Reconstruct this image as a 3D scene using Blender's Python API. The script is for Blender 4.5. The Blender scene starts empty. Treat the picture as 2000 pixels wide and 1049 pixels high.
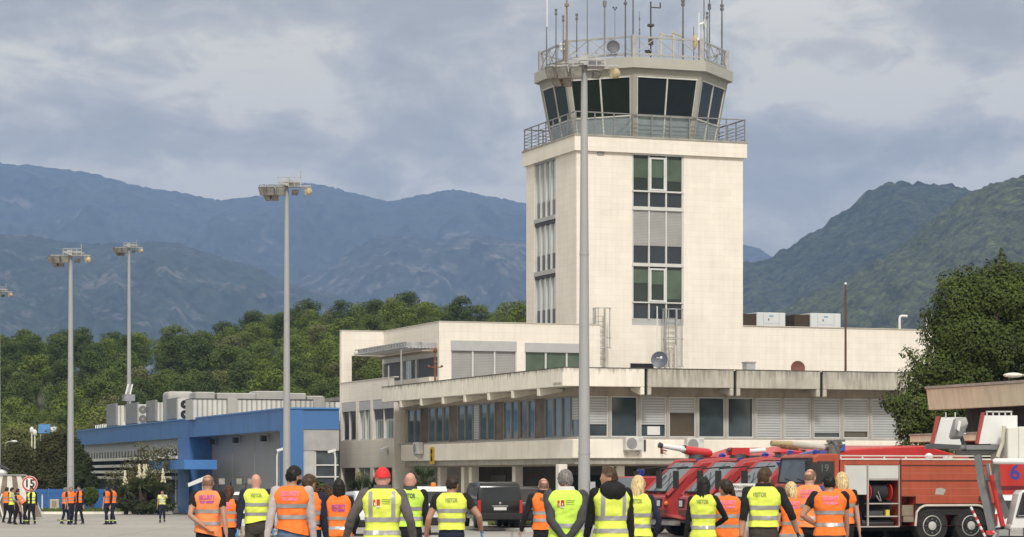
import bpy, bmesh, math, random
from mathutils import Vector, Matrix, noise
from mathutils.bvhtree import BVHTree
R = math.radians
scene = bpy.context.scene
COL = scene.collection
# ------------------------------------------------------------------ camera
CAMH, FPX, HOR = 2.28, 5000.0, 929.0        # eye height, focal length and horizon in pixels of the 2000 px wide photograph
cd = bpy.data.cameras.new("camera"); cam = bpy.data.objects.new("camera", cd); COL.objects.link(cam)
cam.location = (0, 0, CAMH); cam.rotation_euler = (R(90), 0, 0)
cd.sensor_width = 36.0; cd.lens = FPX / 2000 * 36.0
cd.shift_y = (HOR - 524.5) / 2000
cd.clip_start = 0.5; cd.clip_end = 60000
scene.camera = cam
# ------------------------------------------------------------------ sun and sky
SUN_DIR = Vector((0.10, -0.72, 0.69)).normalized()
sl = bpy.data.lights.new("sun", 'SUN'); sun = bpy.data.objects.new("sun", sl); COL.objects.link(sun)
sl.energy = 2.3; sl.angle = R(8); sl.color = (1.0, 0.955, 0.89)
sun.rotation_euler = SUN_DIR.to_track_quat('Z', 'Y').to_euler()
w = bpy.data.worlds.new("World"); scene.world = w; w.use_nodes = True
nt = w.node_tree; nt.nodes.clear()
def wn(t, **k):
    n = nt.nodes.new(t)
    for a, b in k.items(): setattr(n, a, b)
    return n
def math_node(tree, op, a, b=None, c=None, clamp=False):
    n = tree.nodes.new('ShaderNodeMath'); n.operation = op; n.use_clamp = clamp
    for i, x in enumerate((a, b, c)):
        if x is None: continue
        if isinstance(x, (int, float)): n.inputs[i].default_value = x
        else: tree.links.new(x, n.inputs[i])
    return n.outputs[0]
L = nt.links.new
sky = wn('ShaderNodeTexSky', sky_type='NISHITA'); sky.sun_disc = False
sky.sun_elevation = math.asin(SUN_DIR.z); sky.sun_rotation = math.atan2(SUN_DIR.x, SUN_DIR.y)
bg1 = wn('ShaderNodeBackground'); bg1.inputs[1].default_value = 0.10; L(sky.outputs[0], bg1.inputs[0])
tc = wn('ShaderNodeTexCoord'); sx = wn('ShaderNodeSeparateXYZ'); L(tc.outputs['Generated'], sx.inputs[0])
def cloud(scl, loc, detail, rough, dist):
    mp = wn('ShaderNodeMapping'); mp.inputs['Scale'].default_value = scl; mp.inputs['Location'].default_value = loc
    L(tc.outputs['Generated'], mp.inputs[0])
    n = wn('ShaderNodeTexNoise'); n.inputs['Scale'].default_value = 1.0; n.inputs['Detail'].default_value = detail
    n.inputs['Roughness'].default_value = rough; n.inputs['Distortion'].default_value = dist
    L(mp.outputs[0], n.inputs[0]); return n.outputs['Fac']
c1 = cloud((10, 2, 22), (3.3, 0.2, 1.15), 9, 0.58, 0.5)
c2 = cloud((32, 3, 64), (7.1, 0, 3.3), 7, 0.6, 0.6)
cm = math_node(nt, 'ADD', math_node(nt, 'MULTIPLY', c1, 0.72), math_node(nt, 'MULTIPLY', c2, 0.32))
bandw = math_node(nt, 'MULTIPLY', math_node(nt, 'COSINE', math_node(nt, 'MULTIPLY', math_node(nt, 'SUBTRACT', sx.outputs[2], 0.152), 2 * math.pi / 0.05)), 0.022)   # layers of stratus
low = math_node(nt, 'MULTIPLY', math_node(nt, 'MULTIPLY', math_node(nt, 'SUBTRACT', 0.128, sx.outputs[2]), 40, clamp=True), 0.05)      # the overcast breaks above the ridges
cm = math_node(nt, 'ADD', math_node(nt, 'ADD', cm, bandw), low)
cr = wn('ShaderNodeValToRGB'); L(cm, cr.inputs[0])
e = cr.color_ramp.elements
e[0].position = 0.43; e[0].color = (0.525, 0.495, 0.43, 1)
e[1].position = 0.61; e[1].color = (1.02, 0.93, 0.75, 1)
m = e.new(0.49); m.color = (0.61, 0.575, 0.495, 1)
m = e.new(0.55); m.color = (0.77, 0.715, 0.60, 1)
# the overcast gets brighter towards the zenith
up = math_node(nt, 'MULTIPLY_ADD', math_node(nt, 'SUBTRACT', sx.outputs[2], 0.17, clamp=True), 1.6, 1.0)
up = math_node(nt, 'MINIMUM', up, 1.75)
vm = wn('ShaderNodeVectorMath', operation='SCALE'); L(cr.outputs[0], vm.inputs[0]); L(up, vm.inputs['Scale'])
bg2 = wn('ShaderNodeBackground'); bg2.inputs[1].default_value = 1.0; L(vm.outputs[0], bg2.inputs[0])
mx = wn('ShaderNodeMixShader'); mx.inputs[0].default_value = 0.95; L(bg1.outputs[0], mx.inputs[1]); L(bg2.outputs[0], mx.inputs[2])
wo = wn('ShaderNodeOutputWorld'); L(mx.outputs[0], wo.inputs[0])
vs = scene.view_settings
vs.view_transform = 'Standard'; vs.look = 'None'; vs.exposure = 0.1; vs.gamma = 1.0
try: vs.use_curve_mapping = False
except Exception: pass
try:
    scene.cycles.volume_bounces = 1; scene.cycles.max_bounces = 6
    scene.cycles.transparent_max_bounces = 6
except Exception: pass

# ------------------------------------------------------------------ measuring
def P(px, py, Y):                      # a point at real distance Y, read off the photograph
    return Vector(((px - 1000) / FPX * Y, Y, CAMH + (HOR - py) / FPX * Y))
def GX(px, Y): return (px - 1000) / FPX * Y
class Frame:
    def __init__(s, ox, oy, ang):
        s.o = Vector((ox, oy, 0)); s.a = R(ang)
        s.d = Vector((math.cos(s.a), math.sin(s.a), 0)); s.n = Vector((-math.sin(s.a), math.cos(s.a), 0))
        s.M = Matrix.Translation(s.o) @ Matrix.Rotation(s.a, 4, 'Z')
    def w(s, u, v, z=0): return s.o + s.d * u + s.n * v + Vector((0, 0, z))
    def U(s, px, v):
        r = (px - 1000) / FPX; b = s.o + s.n * v
        return (r * b.y - b.x) / (s.d.x - r * s.d.y)
    def V(s, px, u):
        r = (px - 1000) / FPX; b = s.o + s.d * u
        return (r * b.y - b.x) / (s.n.x - r * s.n.y)
    def Z(s, py, u, v): return CAMH + (HOR - py) / FPX * s.w(u, v).y
def ring(face, mb, a0, a1, z0, z1, d0, d1, w=.06):
    face.box(mb, a0, a1, d0, d1, z0, z0 + w); face.box(mb, a0, a1, d0, d1, z1 - w, z1)
    face.box(mb, a0, a0 + w, d0, d1, z0 + w, z1 - w); face.box(mb, a1 - w, a1, d0, d1, z0 + w, z1 - w)
class Face:                            # a wall face: kind 'f' looks along -v at v = plane, kind 'l' looks along -u at u = plane
    def __init__(s, fr, kind, plane): s.fr, s.k, s.p = fr, kind, plane
    def A(s, px): return s.fr.U(px, s.p) if s.k == 'f' else s.fr.V(px, s.p)
    def Z(s, py, a): return s.fr.Z(py, a, s.p) if s.k == 'f' else s.fr.Z(py, s.p, a)
    def pt(s, a, d, z): return (a, s.p - d, z) if s.k == 'f' else (s.p - d, a, z)
    def box(s, mb, a0, a1, d0, d1, z0, z1):
        if s.k == 'f': mb.box(a0, a1, s.p - d1, s.p - d0, z0, z1)
        else: mb.box(s.p - d1, s.p - d0, a0, a1, z0, z1)
    def quad(s, mb, a0, a1, d, z0, z1):
        mb.add([s.pt(a0, d, z0), s.pt(a1, d, z0), s.pt(a1, d, z1), s.pt(a0, d, z1)], [(0, 1, 2, 3)])
    def wall(s, mb, a0, a1, z0, z1, holes=(), depth=0.18):
        xs = sorted({a0, a1} | {x for h in holes for x in h[:2]}); zs = sorted({z0, z1} | {x for h in holes for x in h[2:]})
        for i in range(len(xs) - 1):
            for j in range(len(zs) - 1):
                cx, cz = (xs[i] + xs[i + 1]) / 2, (zs[j] + zs[j + 1]) / 2
                if cx < a0 or cx > a1 or cz < z0 or cz > z1: continue
                if any(h[0] < cx < h[1] and h[2] < cz < h[3] for h in holes): continue
                s.quad(mb, xs[i], xs[i + 1], 0, zs[j], zs[j + 1])
        for h in holes:
            q = [s.pt(h[0], 0, h[2]), s.pt(h[1], 0, h[2]), s.pt(h[1], 0, h[3]), s.pt(h[0], 0, h[3])]
            r = [s.pt(h[0], -depth, h[2]), s.pt(h[1], -depth, h[2]), s.pt(h[1], -depth, h[3]), s.pt(h[0], -depth, h[3])]
            mb.add(q + r, [(0, 1, 5, 4), (1, 2, 6, 5), (2, 3, 7, 6), (3, 0, 4, 7)])

# ------------------------------------------------------------------ mesh building
class MB:
    def __init__(s): s.v, s.f, s.mi, s.M, s.cur = [], [], [], None, 0
    def add(s, vs, fs):
        b = len(s.v)
        if s.M is not None: vs = [s.M @ Vector(v) for v in vs]
        s.v.extend([tuple(v) for v in vs]); s.f.extend([tuple(b + i for i in f) for f in fs]); s.mi.extend([s.cur] * len(fs)); return s
    def box(s, x0, x1, y0, y1, z0, z1):
        return s.add([(x0, y0, z0), (x1, y0, z0), (x1, y1, z0), (x0, y1, z0), (x0, y0, z1), (x1, y0, z1), (x1, y1, z1), (x0, y1, z1)],
                     [(0, 3, 2, 1), (4, 5, 6, 7), (0, 1, 5, 4), (1, 2, 6, 5), (2, 3, 7, 6), (3, 0, 4, 7)])
    def prism(s, poly, axis, a, b):
        k = len(poly)
        f = {'y': lambda p, t: (p[0], t, p[1]), 'x': lambda p, t: (t, p[0], p[1]), 'z': lambda p, t: (p[0], p[1], t)}[axis]
        return s.add([f(p, a) for p in poly] + [f(p, b) for p in poly],
                     [tuple(range(k))[::-1], tuple(range(k, 2 * k))] + [(i, (i + 1) % k, k + (i + 1) % k, k + i) for i in range(k)])
    def tube(s, pts, r, n=8, cap=True):
        pts = [Vector(p) for p in pts]; rs = r if isinstance(r, (list, tuple)) else [r] * len(pts)
        rings, prev = [], None
        for i, p in enumerate(pts):
            t = (pts[min(i + 1, len(pts) - 1)] - pts[max(i - 1, 0)]).normalized()
            if prev is None: q = t.orthogonal().normalized()
            else:
                q = prev - t * prev.dot(t); q = q.normalized() if q.length > 1e-6 else t.orthogonal().normalized()
            prev = q; b = t.cross(q)
            rings.append([p + (q * math.cos(2 * math.pi * k / n) + b * math.sin(2 * math.pi * k / n)) * rs[i] for k in range(n)])
        return s.loft(rings, cap)
    def loft(s, rings, cap=True, closed=True):
        n = len(rings[0]); vs = [v for r in rings for v in r]; fs = []
        for i in range(len(rings) - 1):
            for k in range(n if closed else n - 1):
                fs.append((i * n + k, i * n + (k + 1) % n, (i + 1) * n + (k + 1) % n, (i + 1) * n + k))
        if cap: fs += [tuple(range(n))[::-1], tuple((len(rings) - 1) * n + k for k in range(n))]
        return s.add(vs, fs)
    def bar(s, p, q, w, h=None):
        p, q = Vector(p), Vector(q); h = h or w; t = (q - p).normalized()
        a = t.cross(Vector((0, 0, 1))); a = a.normalized() if a.length > 1e-4 else Vector((1, 0, 0)); b = a.cross(t)
        c = [(-1, -1), (1, -1), (1, 1), (-1, 1)]
        return s.loft([[x + a * (i * w / 2) + b * (j * h / 2) for i, j in c] for x in (p, q)])
    def lathe(s, prof, n=16, c=(0, 0, 0), axis='z', cap=True):
        c = Vector(c); rings = []
        for r, h in prof:
            ring = []
            for k in range(n):
                x, y = r * math.cos(2 * math.pi * k / n), r * math.sin(2 * math.pi * k / n)
                ring.append(c + (Vector((x, y, h)) if axis == 'z' else Vector((h, x, y)) if axis == 'x' else Vector((x, h, y))))
            rings.append(ring)
        return s.loft(rings, cap)
    def ell(s, c, r, nu=12, nv=8):
        c = Vector(c); r = r if isinstance(r, (tuple, list)) else (r, r, r)
        rings = []
        for j in range(nv + 1):
            t = -math.pi / 2 + math.pi * min(max(j / nv, 0.02), 0.98)
            rings.append([c + Vector((r[0] * math.cos(t) * math.cos(2 * math.pi * k / nu), r[1] * math.cos(t) * math.sin(2 * math.pi * k / nu), r[2] * math.sin(t))) for k in range(nu)])
        return s.loft(rings)
    def mesh(s, name, mats, smooth=False, bevel=0, seg=1):
        me = bpy.data.meshes.new(name); me.from_pydata(s.v, [], s.f)
        for m in (mats if isinstance(mats, (list, tuple)) else [mats]): me.materials.append(m)
        if max(s.mi, default=0) > 0: me.polygons.foreach_set('material_index', s.mi)
        if bevel:
            bm = bmesh.new(); bm.from_mesh(me); bmesh.ops.remove_doubles(bm, verts=bm.verts, dist=1e-5)
            bmesh.ops.recalc_face_normals(bm, faces=bm.faces)
            ed = [e for e in bm.edges if len(e.link_faces) == 2 and e.calc_face_angle(0) > 0.5]
            bmesh.ops.bevel(bm, geom=ed, offset=bevel, segments=seg, profile=0.6, affect='EDGES', clamp_overlap=True)
            bm.to_mesh(me); bm.free()
        if smooth:
            me.polygons.foreach_set('use_smooth', [True] * len(me.polygons))
            if smooth != 'all':
                try: me.set_sharp_from_angle(angle=R(40))
                except Exception: pass
        me.update(); return me
    def build(s, name, mats, parent=None, smooth=False, bevel=0, seg=1):
        o = bpy.data.objects.new(name, s.mesh(name, mats, smooth, bevel, seg)); COL.objects.link(o)
        if parent is not None: o.parent = parent
        return o
def tag(o, label=None, cat=None, group=None, kind=None):
    if label: o['label'] = label
    if cat: o['category'] = cat
    if group: o['group'] = group
    if kind: o['kind'] = kind
    return o
def thing(name, label, cat, loc=(0, 0, 0), rotz=0.0, group=None, M=None):
    o = bpy.data.objects.new(name, None); COL.objects.link(o); o.empty_display_size = 0.3
    if M is not None: o.matrix_world = M
    else: o.location = loc; o.rotation_euler = (0, 0, rotz)
    return tag(o, label, cat, group)
def part(name, mat, parent, fn, **k):
    mb = MB(); fn(mb); return mb.build(name, mat, parent, **k)
KIDS = {}
def copy_tree(o, parent=None):
    c = o.copy(); COL.objects.link(c)
    if parent is not None: c.parent = parent
    for ch in list(o.children): copy_tree(ch, c)
    return c
def text_mesh(txt, size, align='CENTER', bold=0.0):
    cu = bpy.data.curves.new("lettering", 'FONT'); cu.body = txt; cu.size = size; cu.align_x = align; cu.align_y = 'CENTER'; cu.resolution_u = 3; cu.offset = bold
    o = bpy.data.objects.new("lettering", cu); COL.objects.link(o)
    dg = bpy.context.evaluated_depsgraph_get(); dg.update()
    me = bpy.data.meshes.new_from_object(o.evaluated_get(dg))
    vs = [v.co.copy() for v in me.vertices]; fs = [tuple(p.vertices) for p in me.polygons]
    bpy.data.objects.remove(o); bpy.data.curves.remove(cu); bpy.data.meshes.remove(me)
    return vs, fs

# ------------------------------------------------------------------ materials
MATS = {}
def mat(name, col, rough=0.6, metal=0.0, var=0.12, scale=2.0, bump=0.0, bscale=30.0, spec=0.5, coat=0.0, streak=0.0, stretch=(1, 1, 1), sub=0.0, detail=4.0, emis=0):
    if name in MATS: return MATS[name]
    m = bpy.data.materials.new(name); m.use_nodes = True; t = m.node_tree; p = t.nodes['Principled BSDF']
    p.inputs['Roughness'].default_value = rough; p.inputs['Metallic'].default_value = metal
    p.inputs['Specular IOR Level'].default_value = spec; p.inputs['Coat Weight'].default_value = coat; p.inputs['Coat Roughness'].default_value = 0.08
    tcn = t.nodes.new('ShaderNodeTexCoord')
    def nz(sc, st, det=detail):
        mp = t.nodes.new('ShaderNodeMapping'); mp.inputs['Scale'].default_value = st; t.links.new(tcn.outputs['Object'], mp.inputs[0])
        n = t.nodes.new('ShaderNodeTexNoise'); n.inputs['Scale'].default_value = sc; n.inputs['Detail'].default_value = det; n.inputs['Roughness'].default_value = 0.6
        t.links.new(mp.outputs[0], n.inputs[0]); return n.outputs['Fac']
    lo, hi = [max(0, c * (1 - var)) for c in col[:3]], [min(1, c * (1 + var)) for c in col[:3]]
    ra = t.nodes.new('ShaderNodeValToRGB'); t.links.new(nz(scale, stretch), ra.inputs[0])
    ra.color_ramp.elements[0].position = 0.3; ra.color_ramp.elements[1].position = 0.7
    ra.color_ramp.elements[0].color = (*lo, 1); ra.color_ramp.elements[1].color = (*hi, 1)
    out = ra.outputs[0]
    if streak > 0:
        f = math_node(t, 'MULTIPLY', math_node(t, 'MULTIPLY_ADD', nz(1.0, (5, 5, 0.35), 6), 3.2, -1.45, clamp=True), streak)
        mxn = t.nodes.new('ShaderNodeMixRGB'); t.links.new(f, mxn.inputs[0]); t.links.new(out, mxn.inputs[1]); mxn.inputs[2].default_value = (col[0] * 0.35, col[1] * 0.33, col[2] * 0.30, 1); out = mxn.outputs[0]
    t.links.new(out, p.inputs['Base Color'])
    if bump:
        b = t.nodes.new('ShaderNodeBump'); b.inputs['Strength'].default_value = bump; b.inputs['Distance'].default_value = 0.02
        t.links.new(nz(bscale, (1, 1, 1)), b.inputs['Height']); t.links.new(b.outputs[0], p.inputs['Normal'])
    if emis:
        p.inputs['Emission Color'].default_value = (*col[:3], 1); p.inputs['Emission Strength'].default_value = emis
    MATS[name] = m; return m
def stone(name, c1, c2, joint, bw=1.15, bh=0.345):
    m = bpy.data.materials.new(name); m.use_nodes = True; t = m.node_tree; p = t.nodes['Principled BSDF']; p.inputs['Roughness'].default_value = 0.75
    tcn = t.nodes.new('ShaderNodeTexCoord'); s = t.nodes.new('ShaderNodeSeparateXYZ'); t.links.new(tcn.outputs['Object'], s.inputs[0])
    c = t.nodes.new('ShaderNodeCombineXYZ'); t.links.new(math_node(t, 'ADD', s.outputs[0], s.outputs[1]), c.inputs[0]); t.links.new(s.outputs[2], c.inputs[1])
    b = t.nodes.new('ShaderNodeTexBrick'); t.links.new(c.outputs[0], b.inputs[0])
    b.inputs['Color1'].default_value = (*c1, 1); b.inputs['Color2'].default_value = (*c2, 1); b.inputs['Mortar'].default_value = (*joint, 1)
    b.inputs['Scale'].default_value = 1.0; b.inputs['Mortar Size'].default_value = 0.009; b.inputs['Mortar Smooth'].default_value = 0.3
    b.inputs['Brick Width'].default_value = bw; b.inputs['Row Height'].default_value = bh; b.offset = 0.37; b.inputs['Bias'].default_value = -0.2
    n = t.nodes.new('ShaderNodeTexNoise'); n.inputs['Scale'].default_value = 0.7; n.inputs['Detail'].default_value = 8; t.links.new(tcn.outputs['Object'], n.inputs[0])
    mp = t.nodes.new('ShaderNodeMapping'); mp.inputs['Scale'].default_value = (4, 4, .25); t.links.new(tcn.outputs['Object'], mp.inputs[0])
    n2 = t.nodes.new('ShaderNodeTexNoise'); n2.inputs['Scale'].default_value = 1.0; n2.inputs['Detail'].default_value = 5; t.links.new(mp.outputs[0], n2.inputs[0])
    k = math_node(t, 'ADD', math_node(t, 'MULTIPLY_ADD', n.outputs['Fac'], 0.22, 0.77), math_node(t, 'MULTIPLY', n2.outputs['Fac'], 0.22))
    v = t.nodes.new('ShaderNodeVectorMath'); v.operation = 'SCALE'; t.links.new(b.outputs['Color'], v.inputs[0]); t.links.new(k, v.inputs['Scale'])
    t.links.new(v.outputs[0], p.inputs['Base Color'])
    bu = t.nodes.new('ShaderNodeBump'); bu.inputs['Strength'].default_value = 0.3; bu.inputs['Distance'].default_value = 0.01; t.links.new(b.outputs['Fac'], bu.inputs['Height']); bu.invert = True
    t.links.new(bu.outputs[0], p.inputs['Normal'])
    MATS[name] = m; return m
STONE = stone('cream_limestone', (0.80, 0.748, 0.675), (0.765, 0.712, 0.638), (0.69, 0.64, 0.57))
def slats(name, c_hi, c_lo, pitch, rough=0.5, coat=0.0, vert=False, share=0.5, bumpy=0.6):
    if name in MATS: return MATS[name]
    m = bpy.data.materials.new(name); m.use_nodes = True; t = m.node_tree; p = t.nodes['Principled BSDF']; p.inputs['Roughness'].default_value = rough; p.inputs['Coat Weight'].default_value = coat; p.inputs['Coat Roughness'].default_value = 0.04
    tcn = t.nodes.new('ShaderNodeTexCoord'); s = t.nodes.new('ShaderNodeSeparateXYZ'); t.links.new(tcn.outputs['Object'], s.inputs[0])
    ax = math_node(t, 'ADD', s.outputs[0], s.outputs[1]) if vert else s.outputs[2]
    fr = math_node(t, 'FRACT', math_node(t, 'DIVIDE', ax, pitch))
    ra = t.nodes.new('ShaderNodeValToRGB'); t.links.new(fr, ra.inputs[0]); el = ra.color_ramp.elements
    el[0].position = 0.0; el[0].color = (*c_lo, 1); el[1].position = share; el[1].color = (*c_hi, 1)
    q = el.new(0.96); q.color = (*c_hi, 1); q = el.new(1.0); q.color = (*c_lo, 1)
    n = t.nodes.new('ShaderNodeTexNoise'); n.inputs['Scale'].default_value = 1.3; n.inputs['Detail'].default_value = 5; t.links.new(tcn.outputs['Object'], n.inputs[0])
    v = t.nodes.new('ShaderNodeVectorMath'); v.operation = 'SCALE'; t.links.new(ra.outputs[0], v.inputs[0]); t.links.new(math_node(t, 'MULTIPLY_ADD', n.outputs['Fac'], 0.35, 0.82), v.inputs['Scale'])
    t.links.new(v.outputs[0], p.inputs['Base Color'])
    b = t.nodes.new('ShaderNodeBump'); b.inputs['Strength'].default_value = bumpy; b.inputs['Distance'].default_value = 0.02; t.links.new(fr, b.inputs['Height']); t.links.new(b.outputs[0], p.inputs['Normal'])
    MATS[name] = m; return m
CONC_W = mat('painted_concrete', (0.80, 0.76, 0.68), 0.85, var=0.08, scale=0.9, streak=0.22, bump=0.2)
CONC_G = mat('weathered_concrete', (0.46, 0.435, 0.385), 0.9, var=0.18, scale=1.2, streak=0.65, bump=0.3)
CONC_Y = mat('yellowed_concrete', (0.72, 0.69, 0.53), 0.9, var=0.10, scale=0.9, streak=0.30, bump=0.3)
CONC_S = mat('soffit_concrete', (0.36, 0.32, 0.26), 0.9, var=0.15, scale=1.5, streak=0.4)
CONC_D = mat('edge_concrete', (0.34, 0.325, 0.29), 0.9, var=0.2, scale=1.5, streak=0.4)
ROOFG = mat('roof_felt', (0.22, 0.21, 0.20), 0.9, var=0.2, scale=1.0)
TRIM = mat('aluminium_trim', (0.58, 0.58, 0.57), 0.45, var=0.06)
TRIM_D = mat('grey_frame', (0.24, 0.235, 0.22), 0.5, var=0.1)
GREYP = mat('grey_panel', (0.42, 0.425, 0.43), 0.5, var=0.05)
def glass(name, col, rough=0.06): return mat(name, col, rough, var=0.25, scale=0.8, spec=0.5, coat=0.25, detail=2)
GLASS = glass('dark_glass', (0.058, 0.076, 0.088))
GLASS_B = glass('blue_glass', (0.10, 0.145, 0.175))
GLASS_N = glass('navy_spandrel', (0.022, 0.032, 0.045), 0.18)
GLASS_G = glass('green_blind_glass', (0.070, 0.105, 0.075), 0.12)
GLASS_DG = glass('dark_green_glass', (0.018, 0.030, 0.026), 0.08)
GLASS_BR = glass('brown_curtain_glass', (0.10, 0.085, 0.065), 0.2)
BLIND = slats('white_roller_blind', (0.47, 0.49, 0.50), (0.21, 0.22, 0.225), 0.115, 0.45)
BLIND_G = slats('grey_venetian_blind', (0.40, 0.395, 0.39), (0.24, 0.24, 0.24), 0.085, 0.45)
BLIND_D = slats('dark_shutter', (0.055, 0.055, 0.06), (0.02, 0.02, 0.022), 0.13, 0.4, vert=True)
CURTAIN = slats('pale_curtain_glass', (0.50, 0.56, 0.53), (0.10, 0.15, 0.15), 0.42, 0.15, coat=0.7, vert=True, bumpy=0.1)
RUST = mat('rust', (0.19, 0.085, 0.045), 0.85, var=0.4, scale=6)
GALV = mat('galvanised_steel', (0.40, 0.405, 0.41), 0.5, metal=0.35, var=0.15, scale=3, streak=0.15)
DARKM = mat('dark_metal', (0.05, 0.05, 0.055), 0.5, var=0.2)
BLACK = mat('black_rubber', (0.018, 0.018, 0.019), 0.75, var=0.3, scale=8)
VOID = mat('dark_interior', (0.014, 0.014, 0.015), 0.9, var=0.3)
def drips(m, ztop, length, amt):
    """dark weathering runs hanging from the top edge of a parapet"""
    t = m.node_tree; p = t.nodes['Principled BSDF']; src = p.inputs['Base Color'].links[0].from_socket
    tcn = t.nodes.new('ShaderNodeTexCoord'); s = t.nodes.new('ShaderNodeSeparateXYZ'); t.links.new(tcn.outputs['Object'], s.inputs[0])
    mp = t.nodes.new('ShaderNodeMapping'); mp.inputs['Scale'].default_value = (7, 7, .5); t.links.new(tcn.outputs['Object'], mp.inputs[0])
    n = t.nodes.new('ShaderNodeTexNoise'); n.inputs['Scale'].default_value = 1.0; n.inputs['Detail'].default_value = 6; t.links.new(mp.outputs[0], n.inputs[0])
    h = math_node(t, 'DIVIDE', math_node(t, 'SUBTRACT', s.outputs[2], ztop - length), length, clamp=True)
    f = math_node(t, 'MULTIPLY', math_node(t, 'MULTIPLY_ADD', math_node(t, 'ADD', n.outputs['Fac'], math_node(t, 'MULTIPLY', h, .30)), 5.0, -3.35, clamp=True), amt)
    mx_ = t.nodes.new('ShaderNodeMixRGB'); t.links.new(f, mx_.inputs[0]); t.links.new(src, mx_.inputs[1]); mx_.inputs[2].default_value = (.10, .095, .085, 1); t.links.new(mx_.outputs[0], p.inputs['Base Color'])
drips(CONC_W, 6.95, .40, .6); drips(CONC_G, 6.95, .8, .5)
WHITEP = mat('white_paint', (0.70, 0.71, 0.72), 0.4, var=0.05, scale=1.5)
CREAMP = mat('cream_paint', (0.66, 0.63, 0.55), 0.5, var=0.08)
# ------------------------------------------------------------------ ground
random.seed(7)
def gz(y): return (CAMH - 1.75) * min(1, max(0, (72 - y) / 24))      # the apron falls a little away from the camera
def apron_mat():
    m = bpy.data.materials.new('apron_concrete'); m.use_nodes = True; t = m.node_tree; p = t.nodes['Principled BSDF']; p.inputs['Roughness'].default_value = 0.88
    tcn = t.nodes.new('ShaderNodeTexCoord')
    def nz(sc, st, det):
        mp = t.nodes.new('ShaderNodeMapping'); mp.inputs['Scale'].default_value = st; t.links.new(tcn.outputs['Object'], mp.inputs[0])
        n = t.nodes.new('ShaderNodeTexNoise'); n.inputs['Scale'].default_value = sc; n.inputs['Detail'].default_value = det; t.links.new(mp.outputs[0], n.inputs[0]); return n.outputs['Fac']
    k = math_node(t, 'ADD', math_node(t, 'MULTIPLY', nz(0.16, (0.5, 1, 1), 6), 0.55), math_node(t, 'MULTIPLY', nz(3.0, (1, 1, 1), 8), 0.45))
    ra = t.nodes.new('ShaderNodeValToRGB'); t.links.new(k, ra.inputs[0]); el = ra.color_ramp.elements
    el[0].position = 0.32; el[0].color = (0.235, 0.225, 0.21, 1); el[1].position = 0.68; el[1].color = (0.36, 0.345, 0.32, 1)
    b = t.nodes.new('ShaderNodeTexBrick'); t.links.new(tcn.outputs['Object'], b.inputs[0]); b.inputs['Scale'].default_value = 1.0; b.offset = 0.0
    b.inputs['Brick Width'].default_value = 7.5; b.inputs['Row Height'].default_value = 7.5; b.inputs['Mortar Size'].default_value = 0.05
    mxn = t.nodes.new('ShaderNodeMixRGB'); t.links.new(math_node(t, 'MULTIPLY', b.outputs['Fac'], 0.55), mxn.inputs[0]); t.links.new(ra.outputs[0], mxn.inputs[1]); mxn.inputs[2].default_value = (0.12, 0.115, 0.11, 1)
    t.links.new(mxn.outputs[0], p.inputs['Base Color'])
    return m
GROUND = mat('dry_ground', (0.10, 0.105, 0.06), 0.95, var=0.3, scale=0.05)
part('ground', GROUND, None, lambda mb: mb.add([(-9000, -300, -0.02), (9000, -300, -0.02), (9000, 16000, -0.02), (-9000, 16000, -0.02)], [(0, 1, 2, 3)]))['kind'] = 'structure'
part('apron', apron_mat(), None, lambda mb: mb.add([(s_ * 120, y, gz(y)) for y in (-60, 48, 54, 60, 66, 72, 100, 152) for s_ in (-1, 1)], [(2 * i, 2 * i + 1, 2 * i + 3, 2 * i + 2) for i in range(7)]))['kind'] = 'structure'
part('road', mat('asphalt_road', (0.16, 0.155, 0.15), 0.9, var=0.2, scale=0.6), None, lambda mb: mb.add([(-19.5, 152, 0.0), (120, 152, 0.0), (120, 168, 0.0), (-26, 168, 0.0)], [(0, 1, 2, 3)]))['kind'] = 'structure'
T = Frame(2.178, 110.0, 20.0)           # the terminal's own axes; its canopy corner is the origin
def pave(mb):
    q = [T.w(-4, -6.2), T.w(30, -6.2), T.w(30, 1.0), T.w(0.2, 1.0), T.w(0.2, 40), T.w(-4, 40)]
    mb.prism([(p.x, p.y) for p in q], 'z', -0.02, 0.13)
part('pavement', mat('pavement_concrete', (0.44, 0.42, 0.385), 0.9, var=0.15, scale=0.8), None, pave)['kind'] = 'structure'
GRASSM = mat('grass_blades', (0.085, 0.125, 0.03), 0.8, var=0.5, scale=1.2)
def grass(mb, x0, x1, y0, y1, n, zb=0.0):
    for _ in range(n):
        x, y = random.uniform(x0, x1), random.uniform(y0, y1); a = random.uniform(0, 6.28); h = random.uniform(.06, .2); s = .05
        mb.add([(x - s * math.cos(a), y - s * math.sin(a), zb), (x + s * math.cos(a), y + s * math.sin(a), zb), (x + random.uniform(-.08, .08), y, zb + h)], [(0, 1, 2)])
part('verge', mat('grass_soil', (0.075, 0.095, 0.035), 0.95, var=0.4, scale=0.8), None, lambda mb: mb.add([(-80, 152, 0.02), (-20.5, 152, 0.02), (-30.5, 176, 0.02), (-30.5, 232, 0.02), (-80, 232, 0.02)], [(0, 1, 2, 3, 4)]))['kind'] = 'structure'
def gr(mb):
    grass(mb, -46, -21, 152.3, 165, 9000, .02); grass(mb, -48, -27, 165, 190, 9000, .02); grass(mb, -1.0, 3.5, 110.5, 112.5, 1500, .13)
tag(part('grass', GRASSM, None, gr), 'strip of short green grass below the blue fence and hedge', 'grass', kind='stuff')
def kerb(mb):
    for i in range(34):
        mb.box(-57.5 + i * 1.1, -57.5 + i * 1.1 + 1.08, 151.86, 152.0, 0, .14)
part('kerb', CONC_W, None, kerb)['kind'] = 'structure'

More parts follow.
